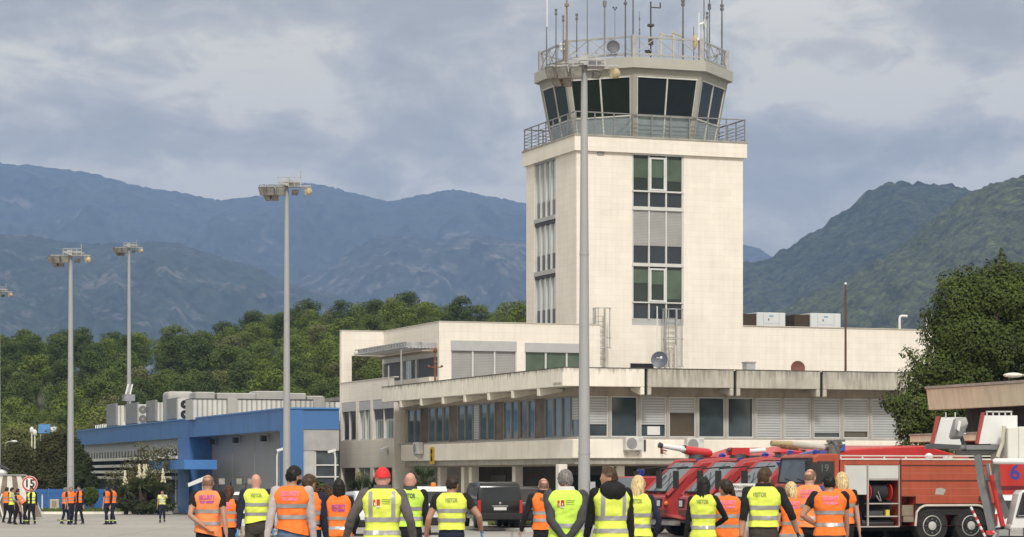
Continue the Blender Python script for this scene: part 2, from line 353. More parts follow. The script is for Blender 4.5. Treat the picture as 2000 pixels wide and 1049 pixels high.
# ------------------------------------------------------------------ mountains
def interp(tab, x):
    if x <= tab[0][0]: return tab[0][1] + (x - tab[0][0]) * 0.15
    for (a, b), (c, d) in zip(tab, tab[1:]):
        if x <= c:
            t = (x - a) / (c - a); return b + (d - b) * t
    return tab[-1][1]
def hill_mat(name, forest, rock, rock_amt, fs, rs, crown=0):
    m = bpy.data.materials.new(name); m.use_nodes = True; t = m.node_tree; p = t.nodes['Principled BSDF']; p.inputs['Roughness'].default_value = 0.95; p.inputs['Specular IOR Level'].default_value = 0.1
    g = t.nodes.new('ShaderNodeNewGeometry')
    def nz(sc, det, st=(1, 1, 1)):
        mp = t.nodes.new('ShaderNodeMapping'); mp.inputs['Scale'].default_value = st; t.links.new(g.outputs['Position'], mp.inputs[0])
        n = t.nodes.new('ShaderNodeTexNoise'); n.inputs['Scale'].default_value = sc; n.inputs['Detail'].default_value = det; n.inputs['Roughness'].default_value = 0.65; t.links.new(mp.outputs[0], n.inputs[0]); return n.outputs['Fac']
    ra = t.nodes.new('ShaderNodeValToRGB'); t.links.new(nz(fs, 8), ra.inputs[0]); el = ra.color_ramp.elements
    el[0].position = 0.32; el[0].color = (*[c * .3 for c in forest], 1); el[1].position = 0.68; el[1].color = (*[c * 1.8 for c in forest], 1)
    ro = t.nodes.new('ShaderNodeValToRGB'); t.links.new(math_node(t, 'ADD', math_node(t, 'MULTIPLY', nz(rs, 7), .7), math_node(t, 'MULTIPLY', nz(fs * 1.3, 6), .3)), ro.inputs[0]); er = ro.color_ramp.elements
    er[0].position = 0.62 - rock_amt; er[0].color = (0, 0, 0, 1); er[1].position = 0.74 - rock_amt; er[1].color = (1, 1, 1, 1)
    mxn = t.nodes.new('ShaderNodeMixRGB'); t.links.new(ro.outputs[0], mxn.inputs[0]); t.links.new(ra.outputs[0], mxn.inputs[1]); mxn.inputs[2].default_value = (*rock, 1)
    out = mxn.outputs[0]
    if crown:                          # single tree crowns: own tint each, rounded by a bump
        v = t.nodes.new('ShaderNodeTexVoronoi'); v.inputs['Scale'].default_value = 1 / crown; t.links.new(g.outputs['Position'], v.inputs['Vector'])
        sv = t.nodes.new('ShaderNodeSeparateXYZ'); t.links.new(v.outputs['Color'], sv.inputs[0])
        sc = t.nodes.new('ShaderNodeVectorMath'); sc.operation = 'SCALE'; t.links.new(out, sc.inputs[0]); t.links.new(math_node(t, 'MULTIPLY_ADD', sv.outputs[0], .7, .65), sc.inputs['Scale']); out = sc.outputs[0]
        b = t.nodes.new('ShaderNodeBump'); b.inputs['Strength'].default_value = .8; b.inputs['Distance'].default_value = crown * .6; b.invert = True; t.links.new(v.outputs['Distance'], b.inputs['Height']); t.links.new(b.outputs[0], p.inputs['Normal'])
    t.links.new(out, p.inputs['Base Color'])
    return m
def mountain(name, tab, Yr, Yb, m, px0, px1, step, amp, rows, seed, treeamp=0.0, power=1.0):
    cols = int((px1 - px0) / step) + 1; vs, fs = [], []
    for i in range(cols):
        px = px0 + i * step; zr = CAMH + (HOR - interp(tab, px)) / FPX * Yr
        for j in range(rows + 3):
            t = j / rows; y = Yb + (Yr - Yb) * t; x = (px - 1000) / FPX * Yr * (0.55 + 0.45 * min(t, 1.0)) if False else (px - 1000) / FPX * Yr
            prof = min(1.0, t) ** power if t <= 1 else 1 - (t - 1) * 3.0
            q = Vector((x, y * 0.8, seed * 977.0)) / (Yr * 0.035)
            n = noise.fractal(q, 1.0, 2.1, 6) if True else 0
            rid = 1 - abs(noise.noise(Vector((x / (Yr * .022), y / (Yr * .06), seed))))
            env = min(1, 3.0 * (1 - t)) if t < 1 else 0
            rid2 = 1 - abs(noise.noise(Vector((x / (Yr * .009) + n * 1.5, y / (Yr * .05), seed + 9))))
            z = zr * prof + amp * (n * 0.8 + (rid - .7) * 1.3 + (rid2 - .7) * .55) * env * min(1, t * 3)
            z += treeamp * noise.fractal(Vector((x, y, seed)) / (treeamp * 2.2 + .01), 1.0, 2.2, 3)
            vs.append((x, y, max(z, -5) if t > 0 else -5))
    k = rows + 3
    for i in range(cols - 1):
        for j in range(k - 1): fs.append((i * k + j, (i + 1) * k + j, (i + 1) * k + j + 1, i * k + j + 1))
    mb = MB(); mb.add(vs, fs); o = mb.build(name, m, None, smooth='all'); o['kind'] = 'structure'; return o
FAR = [(-200, 335), (-60, 322), (0, 318), (35, 323), (55, 321), (100, 328), (175, 337), (250, 358), (300, 369), (350, 375), (410, 388), (430, 391), (480, 385), (515, 382), (540, 372), (560, 364), (600, 357), (650, 366), (720, 384), (760, 394), (800, 385), (850, 375), (890, 370), (950, 382), (1000, 392), (1027, 396), (1150, 420), (1300, 450), (1450, 478), (1480, 484), (1500, 496), (1560, 540), (1700, 600), (2200, 640)]
MID = [(-200, 470), (0, 458), (60, 458), (110, 470), (200, 477), (250, 472), (300, 471), (345, 474), (400, 492), (450, 510), (480, 517), (510, 525), (560, 552), (640, 572), (690, 592), (760, 612), (900, 660), (1100, 700), (1500, 800)]
MID2 = [(500, 640), (560, 575), (590, 545), (640, 522), (690, 486), (740, 460), (800, 462), (860, 470), (930, 455), (1000, 470), (1060, 480), (1200, 520), (1500, 640)]
RB = [(1300, 600), (1400, 545), (1450, 512), (1490, 509), (1540, 482), (1570, 462), (1600, 446), (1650, 412), (1690, 380), (1720, 362), (1740, 358), (1800, 361), (1850, 362), (1880, 367), (1920, 372), (2000, 374), (2250, 380)]
RF = [(1300, 690), (1400, 655), (1450, 640), (1500, 620), (1560, 588), (1620, 560), (1700, 516), (1760, 482), (1800, 450), (1850, 408), (1890, 380), (1930, 362), (1970, 350), (2000, 341), (2060, 322), (2250, 300)]
ROCK = (0.20, 0.18, 0.16)
mountain('mountain', FAR, 13000, 8200, hill_mat('far_mountain', (0.032, 0.042, 0.030), ROCK, 0.055, 0.014, 0.0032), -160, 1660, 5, 190, 70, 1.3, 9, 0.85)
mountain('mountain', MID2, 9600, 7200, hill_mat('rocky_mountain', (0.032, 0.040, 0.030), ROCK, 0.10, 0.022, 0.009), 500, 1300, 5, 130, 50, 5.3, 8, 0.8)
mountain('mountain', MID, 7600, 5000, hill_mat('near_mountain', (0.028, 0.038, 0.025), ROCK, 0.075, 0.024, 0.008), -160, 1300, 4, 90, 60, 2.9, 6, 0.85)
mountain('hill', RB, 5400, 3600, hill_mat('wooded_hill', (0.036, 0.045, 0.022), ROCK, 0.0, 0.035, 0.012, 11), 1300, 2200, 2.5, 45, 80, 3.7, 9, 0.9)
mountain('hill', RF, 3900, 2200, hill_mat('near_wooded_hill', (0.056, 0.066, 0.026), (0.14, 0.11, 0.07), 0.01, 0.042, 0.012, 9), 1300, 2200, 2.5, 40, 110, 4.1, 8, 0.95)
# air between here and the mountains
def hazebox(mb): mb.box(-9500, 9500, -400, 14500, -40, 1680)
hm = bpy.data.materials.new('haze_air'); hm.use_nodes = True; ht = hm.node_tree; ht.nodes.clear()
hv = ht.nodes.new('ShaderNodeVolumePrincipled'); hv.inputs['Color'].default_value = (0.31, 0.47, 0.84, 1); hv.inputs['Density'].default_value = 0.000085; hv.inputs['Anisotropy'].default_value = 0.0
ho = ht.nodes.new('ShaderNodeOutputMaterial'); ht.links.new(hv.outputs[0], ho.inputs['Volume'])
part('haze', hm, None, hazebox)['kind'] = 'stuff'

# ------------------------------------------------------------------ foliage helpers
def leaf_mat(name, col, var=0.5, scale=0.35):
    m = mat(name, col, 0.7, var=var, scale=scale, spec=0.25, detail=6)
    t = m.node_tree; p = t.nodes['Principled BSDF']
    tr = t.nodes.new('ShaderNodeBsdfTranslucent'); tr.inputs[0].default_value = (col[0] * 1.3, col[1] * 1.3, col[2] * .8, 1)
    a = t.nodes.new('ShaderNodeMixShader'); a.inputs[0].default_value = 0.10
    o = t.nodes['Material Output']; t.links.new(p.outputs[0], a.inputs[1]); t.links.new(tr.outputs[0], a.inputs[2]); t.links.new(a.outputs[0], o.inputs[0])
    return m
def leaves(mb, lobes, n, size, rng, droop=0.0, upbias=0.35):
    tot = sum(l[1][0] * l[1][1] * l[1][2] for l in lobes)
    for c, r in lobes:
        k = int(n * (r[0] * r[1] * r[2]) / tot) + 6
        for _ in range(k):
            d = Vector((rng.gauss(0, 1), rng.gauss(0, 1), rng.gauss(0, 1))); d.normalize()
            rad = rng.uniform(0.4, 1.0) ** 0.5 * (1 + 0.32 * noise.noise(d * 2.5 + Vector(c)))
            p = Vector(c) + Vector((d.x * r[0], d.y * r[1], d.z * r[2])) * rad
            nn = (d + Vector((0, 0, upbias)) + Vector((rng.uniform(-.5, .5), rng.uniform(-.5, .5), rng.uniform(-.5, .5)))).normalized()
            a = nn.orthogonal().normalized(); b = nn.cross(a); an = rng.uniform(0, 6.28)
            a, b = a * math.cos(an) + b * math.sin(an), b * math.cos(an) - a * math.sin(an)
            s = size * rng.uniform(0.6, 1.35)
            mb.add([p - a * s * .5, p + b * s * .28 - nn * s * .1, p + a * s * .6, p - b * s * .28 - nn * s * .1], [(0, 1, 2, 3)])
BARK = mat('bark', (0.085, 0.065, 0.050), 0.9, var=0.4, scale=5, bump=0.4)
def tree_parts(root, lobes, n, size, lm, rng, th, tr_, limbs=True):
    part('crown', lm, root, lambda mb: leaves(mb, lobes, n, size, rng))
    def tk(mb):
        mb.tube([(0, 0, -.3), (.05, 0, th * .4), (-.04, .05, th * .75), (0, 0, th)], [tr_ * 1.3, tr_, tr_ * .75, tr_ * .4], 7)
        if limbs:
            for c, r in lobes: mb.tube([(0, 0, th * .6), (c[0] * .5, c[1] * .5, (th * .62 + c[2]) / 2), c], [tr_ * .45, tr_ * .3, tr_ * .1], 5)
    part('trunk', BARK, root, tk)
# ------------------------------------------------------------------ the pine wood on the slope
LINE = [(-80, 650), (0, 647), (60, 645), (100, 650), (150, 650), (210, 653), (270, 642), (290, 660), (312, 690), (330, 640), (350, 630), (375, 655), (420, 640), (470, 622), (530, 612), (600, 612), (650, 596), (700, 592), (750, 586), (790, 581), (830, 584), (870, 588), (920, 604), (970, 592), (1030, 590), (1100, 600)]
def hill_z(x, y):
    px = 1000 + x / y * FPX
    zr = CAMH + (HOR - interp(LINE, px)) / FPX * 560 - 9.6
    t = min(1.15, max(0, (y - 245) / 315)); t = t * t * (3 - 2 * t) if t < 1 else 1
    return zr * t
def slope(mb):
    vs, fs = [], []; nx, ny = 60, 40
    for i in range(nx):
        for j in range(ny):
            y = 236 + j * 10.5; x = -160 + i * 3.1
            vs.append((x, y, hill_z(x, y) - .1 if y > 245 else -.05))
    for i in range(nx - 1):
        for j in range(ny - 1): fs.append((i * ny + j, (i + 1) * ny + j, (i + 1) * ny + j + 1, i * ny + j + 1))
    mb.add(vs, fs)
part('hillside', mat('forest_floor', (0.035, 0.042, 0.018), 0.95, var=0.4, scale=.3), None, slope, smooth='all')['kind'] = 'structure'
rng = random.Random(11)
PINE = [leaf_mat('pine_needles_bright', (0.116, 0.156, 0.026)), leaf_mat('pine_needles_deep', (0.056, 0.084, 0.021)), leaf_mat('pine_needles_mid', (0.086, 0.122, 0.024)), leaf_mat('olive_leaves', (0.120, 0.130, 0.045))]
protos = []
PL = ['bright green umbrella pine on the wooded slope behind the blue building', 'deep green tall pine on the wooded slope behind the airport', 'round-topped mid green pine in the wood beyond the terminal', 'olive tinted broad tree low in the wood on the slope']
for k in range(8):
    kind = k % 4
    root = thing('pine_tree' if kind < 3 else 'broadleaf_tree', PL[kind], 'tree', (0, 0, 0), 0, 'trees of the wood on the slope')
    lobes = []
    H = [8.2, 9.6, 8.0, 7.0][kind]
    for i in range(22):
        t = i / 21; z = H * (.30 + .60 * t); a = i * 2.4 + rng.uniform(-.5, .5); rr = rng.uniform(.45, 1.0) * 2.9 * math.sqrt(max(.06, 1 - (max(0, t - .35) / .72) ** 2)) * (.85 if kind == 1 else 1.1)
        s = rng.uniform(.75, 1.4)
        lobes.append(((rr * math.cos(a), rr * math.sin(a), z + rng.uniform(-.3, .3)), (s * 1.15, s * 1.15, s * .78)))
    lobes.append(((rng.uniform(-.5, .5), 0, H * .9), (1.5, 1.5, .8))); lobes.append(((0, 0, H * .5), (1.9, 1.9, 2.4)))
    tree_parts(root, lobes, 5200, 0.30, PINE[kind], rng, H * .7, .2)
    protos.append(root)
used = [False] * 8
def plant_tree(k, x, y, z, s, rz):
    o = protos[k] if not used[k] else copy_tree(protos[k]); used[k] = True
    o.location = (x, y, z); o.scale = (s, s, s * rng.uniform(.92, 1.1)); o.rotation_euler = (0, 0, rz)
cnt = 0
Ys = [252, 270, 290, 312, 336, 362, 390, 420, 452, 486, 522, 556]
for ri, y0 in enumerate(Ys):
    sp = 4.3 + ri * .12; x0, x1 = GX(-70, y0), GX(1045 if y0 > 300 else 700, y0)
    if y0 < 300: x1 = GX(720, y0)
    x = x0 + rng.uniform(0, 3)
    while x < x1:
        yy = y0 + rng.uniform(-9, 9); px = 1000 + x / yy * FPX
        hidden = px > 690 and y0 < 330
        if not hidden and cnt < 292:
            kk = rng.choices(range(8), [3, 3, 3, 1.2, 3, 3, 3, 1.2])[0]
            if 296 < px < 326 and y0 > 480: pass
            else:
                plant_tree(kk, x, yy, hill_z(x, yy), rng.uniform(.86, 1.12), rng.uniform(0, 6.28)); cnt += 1
        x += sp * rng.uniform(.75, 1.3)
for k in range(8):
    if not used[k]: plant_tree(k, GX(100 + 60 * k, 400), 400, hill_z(GX(100 + 60 * k, 400), 400), 1, 0)
print('forest trees', cnt)
# ------------------------------------------------------------------ terminal building
TM = T.M
term = thing('terminal_building', 'long pale airport terminal with ribbed concrete canopies in front of the tower', 'terminal', M=TM)
def tp(name, m, fn, parent=None, **k): return part(name, m, parent or term, fn, **k)
CF, CL = Face(T, 'f', 0.0), Face(T, 'l', 0.0)
VNR = T.V(770, 1.0) - .15
ZT, ZB, ZR = 6.93, 6.13, 5.80
ZS = ZB + .56                        # roof level behind the canopy
# canopies: one concrete panel after the other, each with its two ribs
rb = [0.0] + [CF.A(p) for p in (1262, 1436, 1605, 1776)] + [CF.A(1776) + 4.0]
for i in range(5):
    a0, a1 = rb[i] + (0.0 if i == 0 else .07), rb[i + 1] - .07
    def cp(mb):
        mb.box(a0, a1, 0, .16, ZB, ZT)
        for r0 in ((a0 + .002, a0 + .19), (a1 - .19, a1 - .002)):
            if i == 0 and r0[0] < .1: continue
            mb.prism([(.004, ZR), (.1, ZR - .02), (1.16, ZB - .12), (1.16, ZB - .005), (.004, ZB - .005)], 'x', *r0)
        mb.box(a0, a1, .165, 1.15, ZB + .03, ZB + .2)
    o = tp('canopy_panel', CONC_W if i == 0 else CONC_G, cp, bevel=.02)
    if i: o['label'] = 'grey rain-streaked concrete canopy panel'
for x in rb[1:5]: tp('canopy_joint', VOID, lambda mb: mb.box(x - .068, x + .068, .1, .5, ZR, ZT - .03))
lb = [0.0] + [CL.A(p) for p in (1047.5, 997, 950.5, 904, 861.5, 819, 779.5, 745)]
for i in range(8):
    a0, a1 = lb[i] + (.165 if i == 0 else .035), lb[i + 1] - .035
    def cp(mb):
        mb.box(0, .16, a0, a1, ZB, ZT)
        if i < 7: mb.prism([(.004, ZR), (.1, ZR - .02), (1.16, ZB - .12), (1.16, ZB - .005), (.004, ZB - .005)], 'y', a1 - .30, a1 - .002)
        mb.box(.165, 1.15, a0, a1, ZB + .03, ZB + .2)
    tp('canopy_panel', CONC_W, cp, bevel=.02)
for x in lb[1:8]: tp('canopy_joint', mat('joint_dark', (.10, .09, .08), .9), lambda mb: mb.box(.03, .2, x - .034, x + .034, ZB, ZT - .02))
tp('canopy_coping', mat('mossy_coping', (0.10, 0.095, 0.085), .9, var=.6, scale=3), lambda mb: (mb.box(-.02, 24, -.02, .2, ZT + .003, ZT + .03), mb.box(-.02, .2, .21, CL.A(745), ZT + .003, ZT + .03)))
tp('roof', ROOFG, lambda mb: (mb.box(1.15, 24, 1.15, VNR, ZS - .3, ZS), mb.box(.17, 24, .17, 1.14, ZS - .3, ZS), mb.box(.17, 1.14, 1.15, CL.A(745), ZS - .3, ZS)))
# first floor band of windows
WF, WL = Face(T, 'f', 1.2), Face(T, 'l', 1.2)
Z0, Z1 = 3.97, 5.71
LEND = CL.A(745) + .6
def band(mb):
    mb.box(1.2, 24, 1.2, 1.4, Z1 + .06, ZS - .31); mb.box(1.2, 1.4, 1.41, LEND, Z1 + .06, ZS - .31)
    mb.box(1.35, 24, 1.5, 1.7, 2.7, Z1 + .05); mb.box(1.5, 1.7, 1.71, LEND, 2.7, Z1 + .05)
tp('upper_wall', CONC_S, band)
mul = [1131, 1190, 1248, 1303.5, 1361, 1418, 1474, 1529, 1586, 1644, 1699, 1757, 1815]
ma = [WF.A(p) for p in mul]; ma[0] = 1.2
what = ['half', 'glass', 'b70', 'b25', 'glass', 'glass', 'full', 'full', 'b85', 'b80', 'full', 'full']
for i in range(12):
    a0, a1 = ma[i] + .075, ma[i + 1] - .075
    w_ = tp('window', TRIM, lambda mb: ring(WF, mb, a0 - .01, a1 + .01, Z0, Z1 + .05, -.06, .01, .05))
    g = {'b25': GLASS_BR, 'b80': GLASS_BR}.get(what[i], GLASS)
    tp('pane', g, lambda mb: WF.quad(mb, a0 - .06, a1 + .06, -.10, Z0 + .05, Z1), w_)
    fr = {'half': .68, 'b70': .68, 'b25': .38, 'full': 1.0, 'b85': .86, 'b80': .82}.get(what[i], 0)
    if fr: tp('blind', BLIND, lambda mb: WF.box(mb, a0 - .02, a1 + .02, -.085, -.03, max(Z0 + .062, Z1 - fr * (Z1 - Z0)), Z1 - .012), w_)
    if what[i] == 'b70': tp('box', WHITEP, lambda mb: WF.box(mb, a0 + .35, a0 + .95, -.09, -.05, Z0 + .1, Z0 + .48), w_)
MULM = mat('window_post_concrete', (.38, .365, .335), .7, var=.1, streak=.3)
for a in ma[1:]: tp('mullion', MULM, lambda mb: WF.box(mb, a - .065, a + .065, -.12, .06, Z0 - .002, Z1 + .055))
tp('sill', mat('sill', (.36, .35, .33), .7, var=.15), lambda mb: (mb.box(1.08, 24, 1.08, 1.5, Z0 - .09, Z0 - .005), mb.box(1.08, 1.5, 1.501, LEND, Z0 - .09, Z0 - .005)))
z3 = lambda p: 640 + p / 3.3333
lw = [(520, 561, 'g'), (565, 602, 'g'), (655, 697, 'g'), (702, 746, 'g'), (752, 790, 'g'), (845, 890, 'g'), (895, 940, 'g'), (945, 985, 'b'), (990, 1035, 'g'), (1040, 1085, 'g'), (1145, 1190, 'g'), (1195, 1240, 'g'), (1250, 1300, 'r'), (1305, 1348, 'g'), (1415, 1465, 'g'), (1470, 1520, 'g'), (1525, 1577, 'g'), (1584, 1636, 'b')]
for x0, x1, k in lw:
    b, a = WL.A(z3(x0)), WL.A(z3(x1))
    w_ = tp('window', TRIM_D, lambda mb: ring(WL, mb, a - .03, b + .03, Z0, Z1 + .05, -.07, .0, .06))
    tp('pane', {'g': GLASS_B, 'b': GLASS_B, 'r': GLASS_BR}[k], lambda mb: WL.quad(mb, b, a, -.06, Z0, Z1 + .05), w_)
    if k == 'b': tp('blind', BLIND, lambda mb: WL.box(mb, a + .06, b - .06, -.055, -.03, Z0 + (.05 if x0 < 1500 else .75), Z1 - .02), w_)
for x0, x1 in ((604, 652), (792, 843), (1087, 1143), (1350, 1412)):
    tp('brown_pier', mat('brown_panel', (.13, .11, .09), .8, var=.3, scale=2, streak=.4), lambda mb: WL.box(mb, WL.A(z3(x1)), WL.A(z3(x0)), -.2, -.03, Z0, Z1 + .05))
# projecting floor band
def slabband(mb):
    q = [(.9, 1.1), (1.1, .9), (24, .9), (24, 1.19), (1.19, 1.19), (1.19, WL.A(794)), (1.0, WL.A(792.5)), (.9, WL.A(794))]
    mb.prism(q, 'z', 3.03, Z0 - .1)
tp('floor_band', mat('cream_render', (.82, .77, .69), .85, var=.08, scale=.7, streak=.16, bump=.15), slabband, bevel=.03)
def slabedge(mb):
    q = [(1.03, 1.2), (1.2, 1.03), (24, 1.03), (24, 6), (6, 6), (6, 25), (1.03, 25)]
    mb.prism(q, 'z', 2.78, 3.027)
tp('slab_edge', CONC_D, slabedge)
# ground floor: recessed, dark, with columns
GF, GL_ = Face(T, 'f', 4.6), Face(T, 'l', 4.6)
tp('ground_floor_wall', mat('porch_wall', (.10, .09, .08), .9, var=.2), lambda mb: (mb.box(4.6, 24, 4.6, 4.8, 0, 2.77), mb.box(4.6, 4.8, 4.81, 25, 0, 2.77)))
for p0, p1 in ((1100, 1135), (1150, 1180), (1240, 1300), (1330, 1420)): tp('entrance_glazing', GLASS_DG, lambda mb: GF.box(mb, GF.A(p0), GF.A(p1), .01, .06, .14, 2.3))
for p0, p1 in ((820, 855), (910, 935), (960, 990)): tp('entrance_glazing', GLASS_DG, lambda mb: GL_.box(mb, GL_.A(p1), GL_.A(p0), .01, .06, .14, 2.3))
CW = Face(T, 'f', 1.7); CW2 = Face(T, 'l', 1.7)
for p in (1100, 1191, 1212, 1330, 1480, 1600):
    tp('column', CONC_W if p != 1191 else CREAMP, lambda mb: CW.box(mb, CW.A(p) - .2, CW.A(p) + .2, -.4, 0, .0, 2.775), bevel=.02)
for p in (857, 903, 918, 1003):
    tp('column', CONC_W, lambda mb: CW2.box(mb, CW2.A(p) - .22, CW2.A(p) + .22, -.4, 0, .0, 2.775), bevel=.02)

# left wing with its roof terrace
UW = 1.0
QL = Face(T, 'l', UW); VN = QL.A(770); QF = Face(T, 'f', VN)
vf = QL.A(663.5)
ZTER = QL.Z(750, vf)
zz = lambda py: QL.Z(py, QL.A(700))
h1 = [(QL.A(b), QL.A(a), zz(860.5), zz(784)) for a, b in ((667, 695), (700.5, 723.5), (728, 769))]
h0 = [(QL.A(b), QL.A(a), 0.0, zz(913.5)) for a, b in ((666.6, 694), (700, 723), (729, 766))]
tp('wing_wall', STONE, lambda mb: (QL.wall(mb, VN, vf, -.1, ZTER, h1 + h0, .22), QF.wall(mb, UW, 5.2, -.1, ZS - .31)))
tp('wing_coping', mat('stone_coping', (.50, .46, .40), .8, var=.1), lambda mb: mb.box(UW - .03, UW + .25, VN - .03, vf, ZTER + .003, ZTER + .06))
tp('terrace_floor', ROOFG, lambda mb: mb.box(UW + .24, 12, VN + .02, vf + 4, ZS - .1, ZS + .1))
for i, (a, b, z0, z1) in enumerate(h1):
    zs = z1 - .52
    w_ = tp('window', TRIM, lambda mb: [QL.box(mb, x, x + .07, -.2, -.04, z0 + .02, zs) for x in (a + .02, (a + b) / 2, b - .09)] + [QL.box(mb, a + .02, b - .02, -.2, -.05, z0 + .0, z0 + .07)])
    tp('shutter_box', GREYP, lambda mb: QL.box(mb, a + .01, b - .01, -.2, -.01, zs, z1 - .01), w_)
    tp('pane', [BLIND_D, CURTAIN, CURTAIN][i], lambda mb: QL.quad(mb, b, a, -.16, z0, zs), w_)
    if i == 2: tp('shutter', BLIND_D, lambda mb: QL.box(mb, a + .03, b - .03, -.15, -.11, zs - .55, zs - .01), w_)
for i, (a, b, z0, z1) in enumerate(h0):
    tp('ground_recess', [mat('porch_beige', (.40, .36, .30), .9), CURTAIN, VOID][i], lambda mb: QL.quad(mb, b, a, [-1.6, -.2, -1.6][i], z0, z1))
    if i != 1: tp('recess_side', mat('porch_beige', (.40, .36, .30), .9), lambda mb: (mb.add([(UW + .22, b, 0), (UW + 1.6, b, 0), (UW + 1.6, b, z1), (UW + .22, b, z1)], [(0, 1, 2, 3)]), mb.add([(UW + .22, a, 0), (UW + 1.6, a, 0), (UW + 1.6, a, z1), (UW + .22, a, z1)], [(0, 1, 2, 3)]), mb.add([(UW + .22, a, z1 - .002), (UW + 1.6, a, z1 - .002), (UW + 1.6, b, z1 - .002), (UW + .22, b, z1 - .002)], [(0, 1, 2, 3)])))
# upper block
UB = T.U(858, VN)
BF, BL = Face(T, 'f', VN + .02), Face(T, 'l', UB)
ZBT = BF.Z(628.5, UB)
aR = BF.A(1172)
zb_ = lambda py: BF.Z(py, BF.A(1000))
hw = [(BF.A(880.5), BF.A(1009), ZS + .05, zb_(667)), (BF.A(1025), BF.A(1148), ZS + .05, zb_(669))]
zl = lambda py: BL.Z(py, BL.A(800))
vEnd = BL.A(752)
hl = [(BL.A(854.5), BL.A(745.5) - .15, zl(742), zl(694))]
# terrace end frame: pier, beam, with the opening through which the wood shows
FRv = vf; FF = Face(T, 'f', FRv - .35)
fz = lambda py: FF.Z(py, FF.A(700))
tp('terrace_frame', STONE, lambda mb: (FF.box(mb, UW + .0, FF.A(687), -.35, 0, ZTER + .065, fz(695)), FF.box(mb, UW + .0, UB + .3, -.35, 0, fz(695), ZBT)))
tp('block_wall', STONE, lambda mb: (BF.wall(mb, UB, aR, ZS - .1, ZBT, hw, .2), BL.wall(mb, VN + .02, FRv - .352, ZS - .1, ZBT, hl, .25), mb.add([(aR, VN + .02, ZS - .1), (aR, VN + 3.4, ZS - .1), (aR, VN + 3.4, ZBT), (aR, VN + .02, ZBT)], [(0, 1, 2, 3)])))
tp('block_roof', ROOFG, lambda mb: mb.add([(UB, VN + .02, ZBT - .002), (aR, VN + .02, ZBT - .002), (aR, VN + 12, ZBT - .002), (UB, VN + 12, ZBT - .002)], [(0, 1, 2, 3)]))
tp('block_coping', mat('stone_coping', (.50, .46, .40), .8), lambda mb: (mb.box(UB - .03, aR + .02, VN - .01, VN + .25, ZBT + .002, ZBT + .05), mb.box(UB - .03, UB + .25, VN + .251, FRv, ZBT + .002, ZBT + .05), mb.box(UW - .03, UB - .031, FRv - .38, FRv + .03, ZBT + .002, ZBT + .05)))
for i, (a, b, z0, z1) in enumerate(hw):
    zh = z1 - (.54 if i == 0 else .50)
    w_ = tp('window', TRIM, lambda mb: [BF.box(mb, a + (b - a) * k / 3 - (.045 if 0 < k < 3 else 0), a + (b - a) * k / 3 + (.045 if 0 < k < 3 else 0) + (.06 if k == 0 else 0) - (.0 if k < 3 else .06), -.19, -.02, z0, zh) if k < 3 else BF.box(mb, b - .06, b - .002, -.19, -.02, z0, zh) for k in range(4)])
    tp('shutter_box', GREYP, lambda mb: BF.box(mb, a + .005, b - .005, -.18, .03, zh, z1 - .005), w_)
    tp('pane', [BLIND_G, GLASS_G][i], lambda mb: BF.quad(mb, a, b, -.12, z0, zh), w_)
a, b, z0, z1 = hl[0]
LX = lambda p: BL.A(p)
w_ = tp('window', TRIM, lambda mb: [BL.box(mb, LX(p) - .12, LX(p) + .12, -.24, -.01, z0, z1) for p in (747.5, 785.5, 812)] + [BL.box(mb, a + .01, b - .01, -.24, -.02, z1 - .28, z1 - .005)])
tp('pane', GLASS_B, lambda mb: BL.quad(mb, b, a, -.22, z0, z1), w_)
for p0, p1 in ((814.5, 853), (752, 782)): tp('shutter', BLIND_D, lambda mb: BL.box(mb, LX(p1), LX(p0), -.2, -.1, z0, z1 - .29), w_)
tp('curtain', CURTAIN, lambda mb: BL.box(mb, LX(799), LX(790), -.2, -.1, z0, z1 - .29), w_)
tp('terrace_parapet', STONE, lambda mb: mb.box(UB - .45, UB - .05, VN + .3, FRv - .4, ZS + .1, zl(742) - .01))
# louvred awning over the terrace
ZA = BL.Z(682, BL.A(800))
aw = tp('awning', GALV, lambda mb: [mb.box(UB - 1.75, UB - .02, v, v + .05, ZA - .12, ZA + .12) for v in [VN + .5 + i * .52 for i in range(18)]] + [mb.box(UB - 1.8, UB - 1.7, VN + .3, FRv - .5, ZA - .16, ZA - .08), mb.box(UB - 1.8, UB - 1.7, VN + .3, FRv - .5, ZA + .09, ZA + .15), mb.box(UB - .9, UB - .85, VN + .3, FRv - .5, ZA + .09, ZA + .15)])
tp('slat', mat('white_louvre', (.55, .56, .58), .4), lambda mb: [mb.box(UB - 1.65 + i * .2, UB - 1.52 + i * .2, VN + .35, FRv - .55, ZA - .17, ZA - .13) for i in range(8)], aw)
tp('awning_soffit', mat('beige_soffit', (.42, .36, .29), .9), lambda mb: mb.box(UB - .85, UB - .02, VN + .4, FRv - .5, ZA - .34, ZA - .30), aw)
